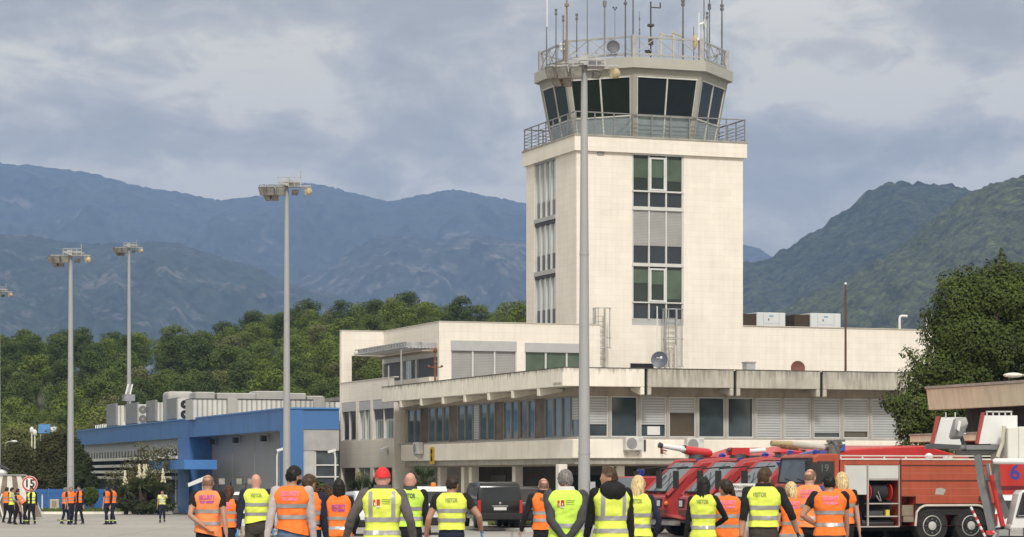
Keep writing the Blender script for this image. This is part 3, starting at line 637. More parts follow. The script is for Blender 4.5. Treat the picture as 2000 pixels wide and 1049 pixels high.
# rusty mast and thin poles standing on the roof edge
def mast(name, label, cat, loc, z0, z1, r, m, extra=None):
    o = thing(name, label, cat, T.w(loc[0], loc[1], z0))
    part('pole', m, o, lambda mb: mb.tube([(0, 0, 0), (0, 0, z1 - z0)], [r, r * .8], 8))
    if extra: extra(o)
    return o
vr = CL.A(745) - .9
def lampx(o):
    part('lamp', RUST, o, lambda mb: (mb.ell((0, 0, 2.25), (.12, .12, .15)), mb.tube([(-.35, 0, 1.35), (.35, 0, 1.35)], .03, 6), mb.ell((-.35, 0, 1.4), .07), mb.ell((.35, 0, 1.4), .07), mb.ell((0, 0, 1.6), .1)))
mast('rusty_mast', 'rusty pole with lamps standing at the end of the terrace awning', 'mast', (T.U(850, VN - .9), VN - .9), ZS, BL.Z(682, BL.A(850)), .06, RUST, lampx)
mast('thin_pole', 'short slanting white rod on the canopy edge by the terrace', 'pole', (T.U(759, vr), vr), ZS, T.Z(714, T.U(759, vr), vr), .04, GALV)
mast('thin_pole', 'straight grey pole rising from canopy edge in front of the terrace windows', 'pole', (T.U(783.5, vr), vr), ZS, T.Z(683, T.U(783.5, vr), vr), .045, GALV)

# ------------------------------------------------------------------ control tower
VT = VN + 3.3
tower = thing('control_tower', 'square cream stone control tower with glazed octagonal cab and antenna ring', 'control tower', M=TM)
def kp(name, m, fn, parent=None, **k): return part(name, m, parent or tower, fn, **k)
TF = Face(T, 'f', VT); u0 = TF.A(1126); u1 = TF.A(1451)
TL = Face(T, 'l', u0); v1 = TL.A(1028)
cu_, cv_ = (u0 + u1) / 2 + .27, (VT + v1) / 2 + .6
print('tower', u0, u1, VT, v1)
zf = lambda py: TF.Z(py, TF.A(1285))
ZC0, ZC1 = TF.Z(294, u0), TF.Z(265, u0)
fw = (TF.A(1234.5), TF.A(1335), zf(636), zf(297))
lw_ = (TL.A(1085), TL.A(1044), 10.0, zf(300))
kp('shaft', STONE, lambda mb: (TF.wall(mb, u0, u1, 0, ZC0 - .002, [fw], .2), TL.wall(mb, VT, v1, 0, ZC0 - .002, [lw_], .2),
    mb.add([(u1, VT, 0), (u1, v1, 0), (u1, v1, ZC0 - .002), (u1, VT, ZC0 - .002)], [(0, 1, 2, 3)]), mb.add([(u0, v1, 0), (u1, v1, 0), (u1, v1, ZC0 - .002), (u0, v1, ZC0 - .002)], [(0, 1, 2, 3)])))
kp('cornice', STONE, lambda mb: mb.box(u0 - .18, u1 + .18, VT - .18, v1 + .18, ZC0, ZC1))
kp('gallery_floor', CONC_D, lambda mb: mb.box(u0 - .22, u1 + .22, VT - .22, v1 + .22, ZC1 + .002, ZC1 + .10))
# front window strip
a, b = fw[0], fw[1]
cols = [a + (b - a) * k / 3 for k in range(4)]
fs = kp('window_strip', TRIM, lambda mb: [TF.box(mb, cols[k] - .045 + (.05 if k == 0 else -.05 if k == 3 else 0), cols[k] + .045 + (.05 if k == 0 else -.05 if k == 3 else 0), -.19, -.03, fw[2] + .35, fw[3] - .22) for k in range(4)]
    + [TF.box(mb, a + .002, b - .002, -.19, .02, zf(y1), zf(y0)) for y0, y1 in ((404.5, 411.5), (514.5, 521), (373, 376), (590, 592.5))] )
kp('header', mat('white_header', (.62, .63, .65), .4), lambda mb: TF.box(mb, a - .03, b + .03, -.19, .06, zf(304.5), fw[3] + .02), fs)
kp('sill_panel', GREYP, lambda mb: TF.box(mb, a + .002, b - .002, -.19, -.08, fw[2], zf(622.5)), fs)
for y0, y1, kind in ((304.5, 373, 'w'), (376, 404.5, 'n'), (411.5, 480.5, 'b'), (480.5, 514.5, 'n'), (521, 590, 'w'), (592.5, 622.5, 'n')):
    for k in range(3):
        p = kp('pane', {'w': GLASS_DG, 'n': GLASS_N, 'b': BLIND_G}[kind], lambda mb: TF.quad(mb, cols[k] + .02, cols[k + 1] - .02, -.13 if kind != 'b' else -.08, zf(y1), zf(y0)), fs)
        if kind == 'w':
            fr = (.60, .58, .68)[k] if y0 < 400 else (.42, .45, .9)[k]
            zt, zb2 = zf(y0 + 6), zf(y0 + 6 + (y1 - y0 - 6) * fr)
            kp('blind', GLASS_G, lambda mb: TF.box(mb, cols[k] + .06, cols[k + 1] - .06, -.12, -.10, zb2, zt), fs)
            if k == 1: kp('casement', mat('white_frame', (.62, .63, .64), .4), lambda mb: [TF.box(mb, x, x + .09, -.12, -.02, zf(y1) + .02, zf(y0) - .1) for x in (cols[1] + .05, cols[2] - .14)] + [TF.box(mb, cols[1] + .141, cols[2] - .141, -.12, -.02, z, z + .09) for z in (zf(y1) + .02, zf(y0) - .19)], fs)
a, b, z0, z1 = lw_
ls = kp('window_strip', TRIM, lambda mb: [TL.box(mb, x, x + .08, -.19, -.03, z0, z1) for x in [a + .005 + (b - a - .09) * k / 4 for k in range(5)]])
lvl = [(304.5, 382, 'c'), (382, 414, 'n'), (428, 488, 'c'), (488, 520, 'n'), (534, 598, 'c'), (598, 645, 'n')]
for y0, y1, kind in lvl:
    kp('pane', CURTAIN if kind == 'c' else (GLASS_N if y0 > 400 else mat('grey_spandrel', (.15, .155, .16), .3)), lambda mb: TL.quad(mb, b, a, -.14, zf(y1), zf(y0)), ls)
for y0, y1 in ((296, 304.5), (414, 422), (520, 529)): kp('band', mat('grey_band', (.40, .40, .40), .5), lambda mb: TL.box(mb, a - .02, b + .02, -.19, .04, zf(y1), zf(y0)), ls)
for y0, y1 in ((422.2, 429), (529.2, 535)): kp('shutter', BLIND_D, lambda mb: TL.box(mb, a + .02, b - .02, -.13, -.02, zf(y1), zf(y0)), ls)
for p0, p1, y1 in ((1166.5, 1179.5, 308), (1208, 1213, 298)): kp('wall_vent', mat('vent_grey', (.30, .30, .30), .6), lambda mb: TF.box(mb, TF.A(p0), TF.A(p1), .005, .05, zf(y1), ZC0 - .01))
# cab: octagon aligned with the tower
def octo(r, z, cu=None, cv=None): return [(cu_ + r * math.sin(R(22.5 + 45 * k)), cv_ - r * math.cos(R(22.5 + 45 * k)), z) for k in range(8)]
Yc = T.w(cu_, cv_).y
zc = lambda py, r: CAMH + (HOR - py) / FPX * (Yc - r)
RB_, RT_ = 162 / FPX * Yc, 194 / FPX * Yc
ZF = ZC1 + .10
ZG0, ZG1 = zc(226, RB_), zc(148, RT_ * .95)
ZR0, ZR1 = zc(131, RT_), zc(110, RT_)
rad = lambda z: RB_ * .985 + (RT_ * .95 - RB_ * .985) * (z - ZF) / (ZR0 - ZF)
print('cab', RB_, RT_, ZF, ZG0, ZG1, ZR0, ZR1)
CABM = mat('cab_olive_grey', (.33, .325, .285), .5, var=.06)
cab = kp('cab', CABM, lambda mb: (mb.loft([octo(rad(ZG1), ZG1), octo(rad(ZR0), ZR0)]), mb.loft([octo(rad(ZF), ZF), octo(rad(ZF + .08), ZF + .08)])))
kp('cab_roof', mat('cab_roof_grey', (.40, .395, .355), .5, var=.06), lambda mb: mb.loft([octo(RT_, ZR0 + .002), octo(RT_, ZR1)]), cab)
def lerp(a, b, t): return tuple(x + (y - x) * t for x, y in zip(a, b))
lo, hi, mid = octo(rad(ZF + .08), ZF + .08), octo(rad(ZG1), ZG1), octo(rad(ZG0), ZG0)
for k in range(8):
    j = (k + 1) % 8
    kp('corner_post', CABM, lambda mb: mb.loft([[lerp(lo[k], lo[(k - 1) % 8], .052), lo[k], lerp(lo[k], lo[j], .052), lerp(lo[k], (cu_, cv_, lo[k][2]), .06)], [lerp(hi[k], hi[(k - 1) % 8], .052), hi[k], lerp(hi[k], hi[j], .052), lerp(hi[k], (cu_, cv_, hi[k][2]), .06)]]), cab)
    A = [lerp(lerp(lo[k], lo[j], t), (cu_, cv_, lo[k][2]), .012) for t in (.05, .95)]; B = [lerp(lerp(mid[k], mid[j], t), (cu_, cv_, mid[k][2]), .012) for t in (.05, .95)]; C_ = [lerp(lerp(hi[k], hi[j], t), (cu_, cv_, hi[k][2]), .012) for t in (.05, .95)]
    kp('apron_panel', mat('pale_blue_panel', (.24, .30, .33), .25, coat=.4), lambda mb: mb.add([A[0], A[1], B[1], B[0]], [(0, 1, 2, 3)]), cab)
    kp('cab_window', mat('cab_glass', (.012, .018, .022), .05, spec=.22) if k in (7, 0) else mat('cab_glass_side', (.016, .024, .018), .08, spec=.08), lambda mb: mb.add([B[0], B[1], C_[1], C_[0]], [(0, 1, 2, 3)]), cab)
    def bars(mb):
        o2 = lambda p: lerp(p, (cu_, cv_, p[2]), -.004)
        for t in (.005, .5, .995): mb.bar(o2(lerp(A[0], A[1], t)), o2(lerp(C_[0], C_[1], t)), .06 if t != .5 else .08)
        mb.bar(o2(C_[0]), o2(C_[1]), .09); mb.bar(o2(lerp(B[0], B[1], 0)), o2(B[1]), .07)
    kp('window_frame', mat('pale_frame', (.56, .56, .53), .45), bars, cab)
# gallery railing on all four sides
ZRT = TF.Z(217.5, u0)
rl = [(u0 - .08, VT - .08), (u1 + .08, VT - .08), (u1 + .08, v1 + .08), (u0 - .08, v1 + .08)]
def rail(mb):
    for i in range(4):
        p, q = Vector((*rl[i], 0)), Vector((*rl[(i + 1) % 4], 0)); n = max(2, round((q - p).length / 1.15))
        for k in range(n): 
            s = p.lerp(q, k / n); mb.box(s.x - .03, s.x + .03, s.y - .03, s.y + .03, ZC1 + .1, ZRT)
        for z in [ZRT - .01] + [ZC1 + .22 + .2 * k for k in range(5)]: mb.bar(p + Vector((0, 0, z)), q + Vector((0, 0, z)), .06 if z > ZRT - .1 else .03)
kp('gallery_railing', mat('railing_grey', (.24, .24, .245), .45, metal=.3), rail)
# truss ring on the cab roof
RR = 181 / FPX * Yc
r0, r1 = octo(RR, ZR1 + .22), octo(RR, zc(71, RR))
def truss(mb):
    for k in range(8):
        j = (k + 1) % 8
        mb.bar(r0[k], r0[j], .11); mb.bar(r1[k], r1[j], .09)
        for t in range(1, 3): mb.bar(lerp(r0[k], r0[j], t / 3), lerp(r1[k], r1[j], t / 3), .05)
        mb.bar(lerp(r1[k], r1[j], 1 / 3), lerp(r0[k], r0[j], 2 / 3), .035); mb.bar(r1[k], lerp(r0[k], r0[j], 1 / 3), .035)
        mb.bar(r0[k], lerp(r1[k], r1[j], 1 / 3), .045); mb.bar(lerp(r0[k], r0[j], 1 / 3), lerp(r1[k], r1[j], 2 / 3), .04); mb.bar(r0[j], lerp(r1[k], r1[j], 2 / 3), .045)
roofring = kp('roof_truss', GALV, truss)
for k in range(8): kp('truss_post', GALV, lambda mb: mb.box(r0[k][0] - .13, r0[k][0] + .13, r0[k][1] - .13, r0[k][1] + .13, ZR1, r1[k][2] + .08), roofring)
# aerials
random.seed(3)
rr = RR * .9
def aerial(px, ytop, r, front=1, mname='aerial_grey', col=(.12, .12, .13), knobs=(), ybase=None, lean=0.0):
    du = (px - 1238) / FPX * Yc / math.cos(R(20)) * .985
    dv = -math.sqrt(max(.2, rr * rr - min(du * du, rr * rr * .98))) * front
    uu = cu_ + du + 0.0
    X, Y = T.w(uu, cv_ + dv).xy
    uu = T.U(px, cv_ + dv)
    z = T.Z(ytop, uu, cv_ + dv)
    def f(mb):
        mb.tube([(uu, cv_ + dv, ZR1), (uu, cv_ + dv, (ZR1 + z) / 2), (uu + lean, cv_ + dv, z)], [r, r, r * .7], 6)
        for q in knobs:
            zq = T.Z(q, uu, cv_ + dv); mb.tube([(uu, cv_ + dv, zq - .07), (uu, cv_ + dv, zq + .07)], r * 2.2, 6)
    kp('aerial', mat(mname, col, .5, var=.1), f)
for a in ((1067.5, 52, .035), (1086, 18, .035, 1, 'aerial_grey', (.12, .12, .13), (20, 27)), (1100, 32, .03, 1, 'aerial_grey', (.12, .12, .13), (33, 40)), (1107, -30, .06, 1, 'aerial_rusty', (.24, .18, .14), (10,)), (1126.5, 27, .035, 1, 'aerial_grey', (.12, .12, .13), (29, 37)), (1147, -30, .025), (1181, -30, .05, 1, 'aerial_pale', (.20, .20, .20), (4.5, 10)), (1221.5, -30, .045, 1, 'aerial_grey', (.12, .12, .13), (7, )), (1236.5, -40, .045), (1249, 22, .02, -1, 'aerial_grey', (.12, .12, .13), (37, 58, 65)), (1334, -20, .05, 1, 'aerial_grey', (.12, .12, .13), (2, 9)), (1355, 52, .03), (1375, -30, .04, -1), (1381, 24, .035, -1, 'aerial_grey', (.12, .12, .13), (26, 34)), (1385.5, -10, .045, 1, 'aerial_grey', (.12, .12, .13), (10, 16)), (1410, -30, .05, 1, 'aerial_grey', (.12, .12, .13), (11, 18)), (1201, 22, .02, -1)):
    aerial(*a)
def whites(px, y0, y1):
    v = cv_ - rr * .6; u = T.U(px, v)
    kp('white_aerial', WHITEP, lambda mb: mb.tube([(u, v, T.Z(y1, u, v)), (u, v, T.Z(y0, u, v))], .04, 6))
whites(1068.5, -30, 52); whites(1365, 25, 90)
def anemo(mb):
    v = cv_ - .5; u = T.U(1271, v); z = lambda y: T.Z(y, u, v)
    mb.tube([(u, v, ZR1), (u, v, z(3))], .045, 6); mb.bar((u, v, z(14)), (u + .6, v, z(14.5)), .06); mb.tube([(u + .6, v, z(15)), (u + .6, v, z(4))], .04, 6)
    mb.lathe([(.02, z(46)), (.2, z(47.5)), (.22, z(51)), (.1, z(53)), (.02, z(53.5))], 10, (u, v, 0))
    mb.box(u - .12, u + .13, v - .1, v + .1, z(88), z(76)); mb.lathe([(.15, z(105)), (.24, z(99)), (.05, z(98))], 10, (u - .15, v, 0))
kp('wind_sensor', DARKM, anemo)
def dish(mb, u, v, z, r, ax, n=20):
    M = Matrix.Translation((u, v, z)) @ Vector(ax).to_track_quat('Z', 'Y').to_matrix().to_4x4()
    old = mb.M; mb.M = M; mb.lathe([(r, .16 * r), (r * .98, .20 * r), (r * .6, .09 * r), (.02, .02), (.02, -.04), (r * .6, .02), (r, .16 * r)], n, cap=False); mb.M = old
def cups(mb):
    v = cv_ + .5; u = T.U(1201, v); z = T.Z(17, u, v)
    for dx, dz in ((-.09, .06), (.09, .06), (0, -.05)): mb.ell((u + dx, v, z + dz), .06, 8, 6)
kp('cup_anemometer', DARKM, cups)
v = cv_ - RR * .8; u = T.U(1197.5, v); kp('grey_dish', mat('dish_dark', (.085, .09, .10), .5), lambda mb: dish(mb, u, v, T.Z(92, u, v), .38, (-.25, -1, .15)))
v2 = cv_ - RR * .4; u2 = T.U(1376, v2); kp('white_dish', WHITEP, lambda mb: (dish(mb, u2, v2, T.Z(45, u2, v2), .29, (.75, -.6, 0)), mb.tube([(u2, v2 + .1, T.Z(45, u2, v2)), (u2 - .3, v2 + .15, T.Z(48, u2, v2))], .07, 8), mb.tube([(u2 - .05, v2 + .1, ZR1), (u2 - .05, v2 + .1, T.Z(40, u2, v2))], .035, 6)))
v3 = cv_ - RR * .9; u3 = T.U(1357, v3); kp('yellowed_drum', mat('yellowed_plastic', (.50, .38, .17), .6, var=.3), lambda mb: mb.ell((u3, v3, T.Z(82, u3, v3)), (.12, .2, .42), 12, 10))
v4 = cv_ - RR * .5; ua, ub = T.U(1290, v4), T.U(1314, v4); kp('roof_frame', mat('cream_steel', (.48, .46, .38), .6), lambda mb: [mb.box(x, x + .09, v4, v4 + .09, ZR1, T.Z(66, x, v4)) for x in (ua, ub, ub + .6)] + [mb.bar((ua, v4, T.Z(66, ua, v4)), (ub + .1, v4 + .3, T.Z(70, ub, v4)), .08), mb.bar((ub, v4, T.Z(63, ub, v4)), (ub + .7, v4 + .3, T.Z(68, ub, v4)), .1)])
kp('roof_case', mat('dark_case', (.07, .06, .06), .6), lambda mb: mb.box(ua + .1, ub, v4 - .2, v4 + .4, ZR1 + .02, ZR1 + .25))
kp('white_panel_aerial', WHITEP, lambda mb: (mb.box(r1[6][0] - .45, r1[6][0] - .1, r1[6][1] - .1, r1[6][1] + .1, r1[6][2] - .22, r1[6][2] - .1), mb.box(r1[6][0] - .4, r1[6][0] - .05, r1[6][1] - .1, r1[6][1] + .1, r1[6][2] - .5, r1[6][2] - .38)))
kp('camera', WHITEP, lambda mb: mb.bar(lerp(r1[0], r1[7], .03)[:2] + (r1[0][2] + .1,), lerp(r1[7], r1[0], .93)[:2] + (r1[0][2] + .05,), .16))

# long block right of the tower
LB = Face(T, 'f', VT + .03); a0, a1 = u1 + .001, LB.A(1826)
ZL = LB.Z(639.5, LB.A(1560))
tp('long_block_wall', STONE, lambda mb: (LB.wall(mb, u1, a1, ZS - .2, ZL), mb.add([(a1, VT + .03, ZS - .2), (a1, VT + 10, ZS - .2), (a1, VT + 10, ZL), (a1, VT + .03, ZL)], [(0, 1, 2, 3)])))
tp('long_block_roof', ROOFG, lambda mb: mb.add([(u1, VT + .03, ZL - .003), (a1, VT + .03, ZL - .003), (a1, VT + 10, ZL - .003), (u1, VT + 10, ZL - .003)], [(0, 1, 2, 3)]))
tp('long_block_coping', mat('stone_coping', (.50, .46, .40), .8), lambda mb: mb.box(u1 + .01, a1 + .03, VT - .02, VT + .3, ZL + .002, ZL + .05))
tp('lower_wall', STONE, lambda mb: mb.add([(aR + .01, VT + .025, ZS - .2), (u0 + .01, VT + .025, ZS - .2), (u0 + .01, VT + .025, ZBT), (aR + .01, VT + .025, ZBT)], [(0, 1, 2, 3)]))
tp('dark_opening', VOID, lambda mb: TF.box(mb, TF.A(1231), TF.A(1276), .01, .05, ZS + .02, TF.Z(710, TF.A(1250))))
# ladders with safety cages
def ladder(px0, px1, y0, y1, face, label, cage_top):
    u_a, u_b = face.A(px0), face.A(px1); z0, z1 = ZS, face.Z(y0, u_a)
    o = thing('cage_ladder', label, 'ladder', T.w((u_a + u_b) / 2, face.p - .4, z0), T.a); wd = (u_b - u_a) / 2; h = z1 - z0
    part('rails', GALV, o, lambda mb: [mb.box(x - .045, x + .045, .15, .24, 0, h) for x in (-wd * .55, wd * .55)] + [mb.bar((-wd * .55, .2, .3 * k), (wd * .55, .2, .3 * k), .035) for k in range(1, int(h / .3))])
    part('cage', GALV, o, lambda mb: [mb.bar((wd * .95 * math.cos(t), -.35 + .5 * (1 - math.sin(t)) - .2, h * cage_top), (wd * .95 * math.cos(t), -.35 + .5 * (1 - math.sin(t)) - .2, h - .02), .05, .03) for t in (0, .8, 1.57, 2.34, 3.14)] + [mb.tube([(wd * math.cos(t), -.35 + .5 * (1 - math.sin(t)) - .2, z) for t in (0, .5, 1, 1.57, 2.1, 2.6, 3.14)], .03, 4) for z in (h - .03, h * .66, h * cage_top)])
    return o
ladder(1152, 1186, 602, 712, Face(T, 'f', VT - .3), 'grey caged ladder at the end of the upper block beside the tall lamp mast', .55)
ladder(1288, 1327, 604, 712, TF, 'grey caged ladder under the tower front windows behind the dark dish', .35)
# ------------------------------------------------------------------ things on the terminal's roofs and walls
def hvac(px0, px1, py0, v, label):
    ua, ub = T.U(px0, v), T.U(px1, v); z = T.Z(py0, ua, v); h = z - ZL
    o = thing('rooftop_unit', label, 'air conditioner', T.w(ua, v, ZL), T.a, 'white rooftop units'); L_ = ub - ua
    part('housing', mat('pale_blue_white', (.60, .63, .65), .4, var=.04), o, lambda mb: mb.box(.5, L_, 0, 2.2, .06, h), bevel=.02)
    part('intake', mat('brown_louvre', (.05, .035, .025), .8), o, lambda mb: mb.box(-.45 if px0 < 1500 else -.5, .498, .1, 2.1, .06, h - .1))
    part('seam', mat('seam_grey', (.36, .38, .40), .5), o, lambda mb: [mb.box(.5 + (L_ - .5) * t - .012, .5 + (L_ - .5) * t + .012, -.006, 0.002, .1, h - .04) for t in (.24, .78)] + [mb.box(.5 + (L_ - .5) * .26, .5 + (L_ - .5) * .76, -.006, .002, h * .36, h * .38)])
    part('badge', mat('blue_badge', (.12, .28, .50), .5), o, lambda mb: (mb.box(.5 + (L_ - .5) * .44, .5 + (L_ - .5) * .58, -.006, .002, h * .76, h * .84)))
    part('handle', DARKM, o, lambda mb: mb.box(.5 + (L_ - .5) * .40, .5 + (L_ - .5) * .43, -.02, .002, h * .55, h * .66))
    part('base', GALV, o, lambda mb: mb.box(0, L_, .1, 2.1, 0, .058))
    return o
hvac(1463, 1534, 609.5, VT + 3.0, 'white rooftop air unit standing right beside the tower shaft')
hvac(1568, 1642, 611, VT + 3.0, 'white rooftop air unit next to the thin rusty mast')
def jpipe(px, label, flip=1):
    v = VT + 2; u = T.U(px, v); o = thing('vent_pipe', label, 'pipe', T.w(u, v, ZL), T.a); h = T.Z(618, u, v) - ZL
    part('pipe', WHITEP, o, lambda mb: mb.tube([(0, 0, -.05), (0, 0, h - .12), (.05 * flip, 0, h), (.15 * flip, 0, h + .03), (.5 * flip, 0, h + .02)], .075, 8), smooth=True)
    part('flange', GALV, o, lambda mb: mb.lathe([(.14, 0), (.14, .05), (.09, .07)], 10))
jpipe(1757, 'white bent vent pipe on the long roof, standing alone'); jpipe(1810, 'white bent vent pipe on the long roof touching the big tree')
v = 18.0; u = T.U(1651.5, v); zt = T.Z(556, u, v)
o = thing('thin_mast', 'tall thin rusty brown mast rising from the terminal roof', 'mast', T.w(u, v, ZS), T.a)
part('pole', mat('rust_dark', (.10, .045, .03), .8, var=.4), o, lambda mb: mb.tube([(0, 0, 0), (0, 0, zt - ZS - .5), (0, 0, zt - ZS)], [.07, .055, .03], 8)); part('tip', WHITEP, o, lambda mb: mb.ell((0, 0, zt - (ZS - .05)), .07))
v = 6.0; u = T.U(1288, v); zc2 = T.Z(703, u, v)
o = thing('satellite_dish', 'dark grey satellite dish facing the apron on the terminal roof', 'satellite dish', T.w(u, v, ZS), 0)
def dd(mb): dish(mb, 0, 0, zc2 - ZS, .39, (-.12, -1, .18), 28)
part('reflector', mat('dish_slate', (.075, .09, .115), .45, var=.08), o, dd, smooth=True)
part('stand', GALV, o, lambda mb: (mb.tube([(0, .1, 0), (0, .1, zc2 - ZS)], .05, 8), mb.bar((0, .1, .2), (0, -.25, .05), .05), mb.box(-.2, .2, .0, .3, 0, .06)))
def sat(mb): mb.ell((.08, -.02, zc2 - ZS + .10), (.06, .02, .07)); mb.box(-.14, .03, -.02, .0, zc2 - ZS + .08, zc2 - ZS + .11)
part('emblem', WHITEP, o, sat)
v = 5.0; u = T.U(1558, v); z_ = T.Z(717, u, v)
o = thing('rusty_dish', 'rust brown round dish half hidden behind the weathered canopy', 'satellite dish', T.w(u, v, ZS), 0)
part('reflector', mat('rust_red', (.17, .065, .045), .7, var=.25), o, lambda mb: dish(mb, 0, 0, z_ - (ZS + .05), .34, (.1, -1, .1), 24)); part('stand', RUST, o, lambda mb: mb.tube([(0, .08, 0), (0, .08, z_ - (ZS + .05))], .04, 6))
v = 7.0; u = T.U(1467, v); o = thing('roof_hatch', 'small grey metal roof box behind the canopy parapet', 'roof box', T.w(u, v, ZS), T.a)
part('box', GREYP, o, lambda mb: mb.box(-.22, .22, 0, .5, 0, T.Z(709, u, v) - ZS)); part('lid', GALV, o, lambda mb: mb.box(-.25, .25, -.03, .53, T.Z(709, u, v) - (ZS - .001), T.Z(708, u, v) - (ZS - .04)))
v = 28.6; u = T.U(1283.5, v); o = thing('whip_aerial', 'slim white whip aerial beside the caged ladder below the tower windows', 'aerial', T.w(u, v, ZS), T.a)
part('rod', WHITEP, o, lambda mb: mb.tube([(0, 0, 0), (0, 0, T.Z(598, u, v) - ZS)], [.045, .03], 6)); part('bracket', DARKM, o, lambda mb: mb.bar((0, 0, 2.0), (.35, 0, 1.9), .06))
v = 28.9; u = T.U(1318, v); o = thing('cable_tray', 'pale vertical cable ducts on the wall below the tower beside the ladder', 'duct', T.w(u, v, ZS), T.a)
part('duct', mat('duct_cream', (.52, .49, .43), .6), o, lambda mb: [mb.box(x, x + .12, .3, .45, 0, h) for x, h in ((-.15, 2.6), (.12, 2.9))])
# split air conditioners on the floor band
def split_ac(px, py, face, wd, hg, label, proto=[None]):
    a = face.A(px); z = face.Z(py, a)
    if proto[0] is None:
        o = thing('split_air_conditioner', label, 'air conditioner', group='air conditioner units on the floor band')
        part('housing', mat('ac_white', (.60, .605, .59), .5, var=.06), o, lambda mb: mb.box(-.41, .41, -.33, -.03, -.3, .3), bevel=.02)
        gr_ = part('fan_guard', mat('ac_guard', (.28, .28, .28), .6), o, lambda mb: [mb.lathe([(r_, -.334), (r_ + .012, -.345), (r_ + .024, -.334)], 24, (-.12, 0, 0), 'y', cap=False) for r_ in (.07, .12, .17, .22)] + [mb.bar((-.12 + .05 * math.cos(t), -.34, .05 * math.sin(t)), (-.12 + .24 * math.cos(t), -.34, .24 * math.sin(t)), .012) for t in [k * .785 for k in range(8)]])
        part('fan', mat('ac_fan', (.30, .30, .30), .6), gr_, lambda mb: (mb.lathe([(.0, -.333), (.25, -.333)], 24, (-.12, 0, 0), 'y', cap=False), mb.lathe([(.05, -.333), (.05, -.35), (.0, -.352)], 12, (-.12, 0, 0), 'y')))
        part('side_grille', mat('ac_side', (.42, .43, .44), .6), o, lambda mb: [mb.box(.2, .38, -.336, -.329, z0, z0 + .02) for z0 in (.1, .14, .18, .22)])
        part('bracket', GALV, o, lambda mb: [mb.bar((x, -.3, -.33), (x, .0, -.33), .05) for x in (-.28, .28)] + [mb.bar((x, -.28, -.34), (x, -.02, -.5), .03) for x in (-.28, .28)])
        proto[0] = o
    else: o = copy_tree(proto[0]); o['label'] = label
    o.location = T.w(*face.pt(a, 0, 0)[:2], z); o.rotation_euler = (0, 0, T.a + (0 if face.k == 'f' else R(-90)))
    return o
NF, NL = Face(T, 'f', .9), Face(T, 'l', .9)
split_ac(1233.5, 866.5, NF, .8, .6, 'white air conditioner unit with round fan guard just right of the tall lamp mast')
split_ac(1353, 868.5, NF, .8, .6, 'white air conditioner unit behind the red water cannon')
split_ac(823, 875.5, NL, .8, .6, 'small air conditioner unit at the far left end of the floor band')
o = thing('yellow_sign', 'narrow upright yellow sign with black marks on the floor band', 'sign', T.w(.9, NL.A(845), 3.3), T.a - R(90))
part('plate', mat('sign_yellow', (.62, .42, .02), .5), o, lambda mb: mb.box(-.3, .3, -.06, -.003, -.42, .42)); part('symbol', BLACK, o, lambda mb: (mb.lathe([(.0, -.066), (.14, -.066)], 12, (0, 0, .2), 'y', cap=False), mb.box(-.12, .12, -.068, -.061, -.3, -.05), mb.box(-.05, .05, -.068, -.061, -.05, .05)))
def cam_unit(o, z, ax):
    part('camera', WHITEP, o, lambda mb: (mb.bar((0, 0, z), tuple(Vector((0, 0, z)) + Vector(ax) * .55), .2, .16), mb.tube([(0, 0, z - .35), (0, 0, z)], .05, 6)))
o = thing('security_camera', 'white security camera on the cream wall left of the canopy', 'camera', T.w(UW, QL.A(757), QL.Z(878, QL.A(757))), 0); cam_unit(o, 0.1, (-.5, -.8, -.25)); part('arm', WHITEP, o, lambda mb: mb.bar((0, 0, -.2), (.1, .02, -.25), .08))
rust_ = thing('rusty_bracket', 'small rusty iron bracket staining the floor band', 'bracket', T.w(NF.A(1292), .9, NF.Z(881, NF.A(1292))), T.a)
part('hook', RUST, rust_, lambda mb: (mb.tube([(0, 0, .1), (0, -.12, .05), (0, -.14, -.12)], .03, 6), mb.tube([(0, -.1, .05), (.2, -.14, .0)], .03, 6)))
part('plate', RUST, rust_, lambda mb: mb.box(-.06, .06, -.012, -.003, -.12, .16))
o = thing('downpipe_stub', 'short dark upright slot on the floor band right of the air conditioner', 'pipe', T.w(NF.A(1259), .9, NF.Z(870, NF.A(1259))), T.a); part('pipe', DARKM, o, lambda mb: mb.box(-.04, .04, -.06, -.003, -.25, .25))

# ------------------------------------------------------------------ annex with yellowed canopies on the right
A0 = P(1813, 800, 95); AN = Frame(A0.x, A0.y, 20.0)
annex = thing('annex_building', 'yellowed concrete canopy building behind the boarding stairs on the right', 'building', M=AN.M)
za, zb1 = AN.Z(801, 0, 0), AN.Z(757, 0, 0)
ap = lambda n, m, f, **k: part(n, m, annex, f, **k)
ap('upper_canopy', CONC_Y, lambda mb: (mb.prism([(.02, za), (.25, za), (.15, zb1 - .06), (-.09, zb1 - .06)], 'y', -12, 0), mb.box(.26, 3, -12, -.02, za + .1, za + .3)), bevel=.015)
ap('coping', CONC_D, lambda mb: mb.box(-.14, 3, -12, .02, zb1 - .055, zb1 + .04))
ap('lower_canopy', CONC_Y, lambda mb: (mb.box(-.55, 1.5, -6, .4, AN.Z(864, 0, 0), AN.Z(851, 0, 0))), bevel=.015)
ap('lower_coping', CONC_D, lambda mb: mb.box(-.58, 1.5, -6, .43, AN.Z(851, 0, 0) + .002, AN.Z(847.5, 0, 0)))
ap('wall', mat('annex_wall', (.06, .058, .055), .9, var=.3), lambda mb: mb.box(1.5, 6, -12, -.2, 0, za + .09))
ap('door', DARKM, lambda mb: mb.box(1.45, 1.499, -4, -2.6, 0, 2.2))
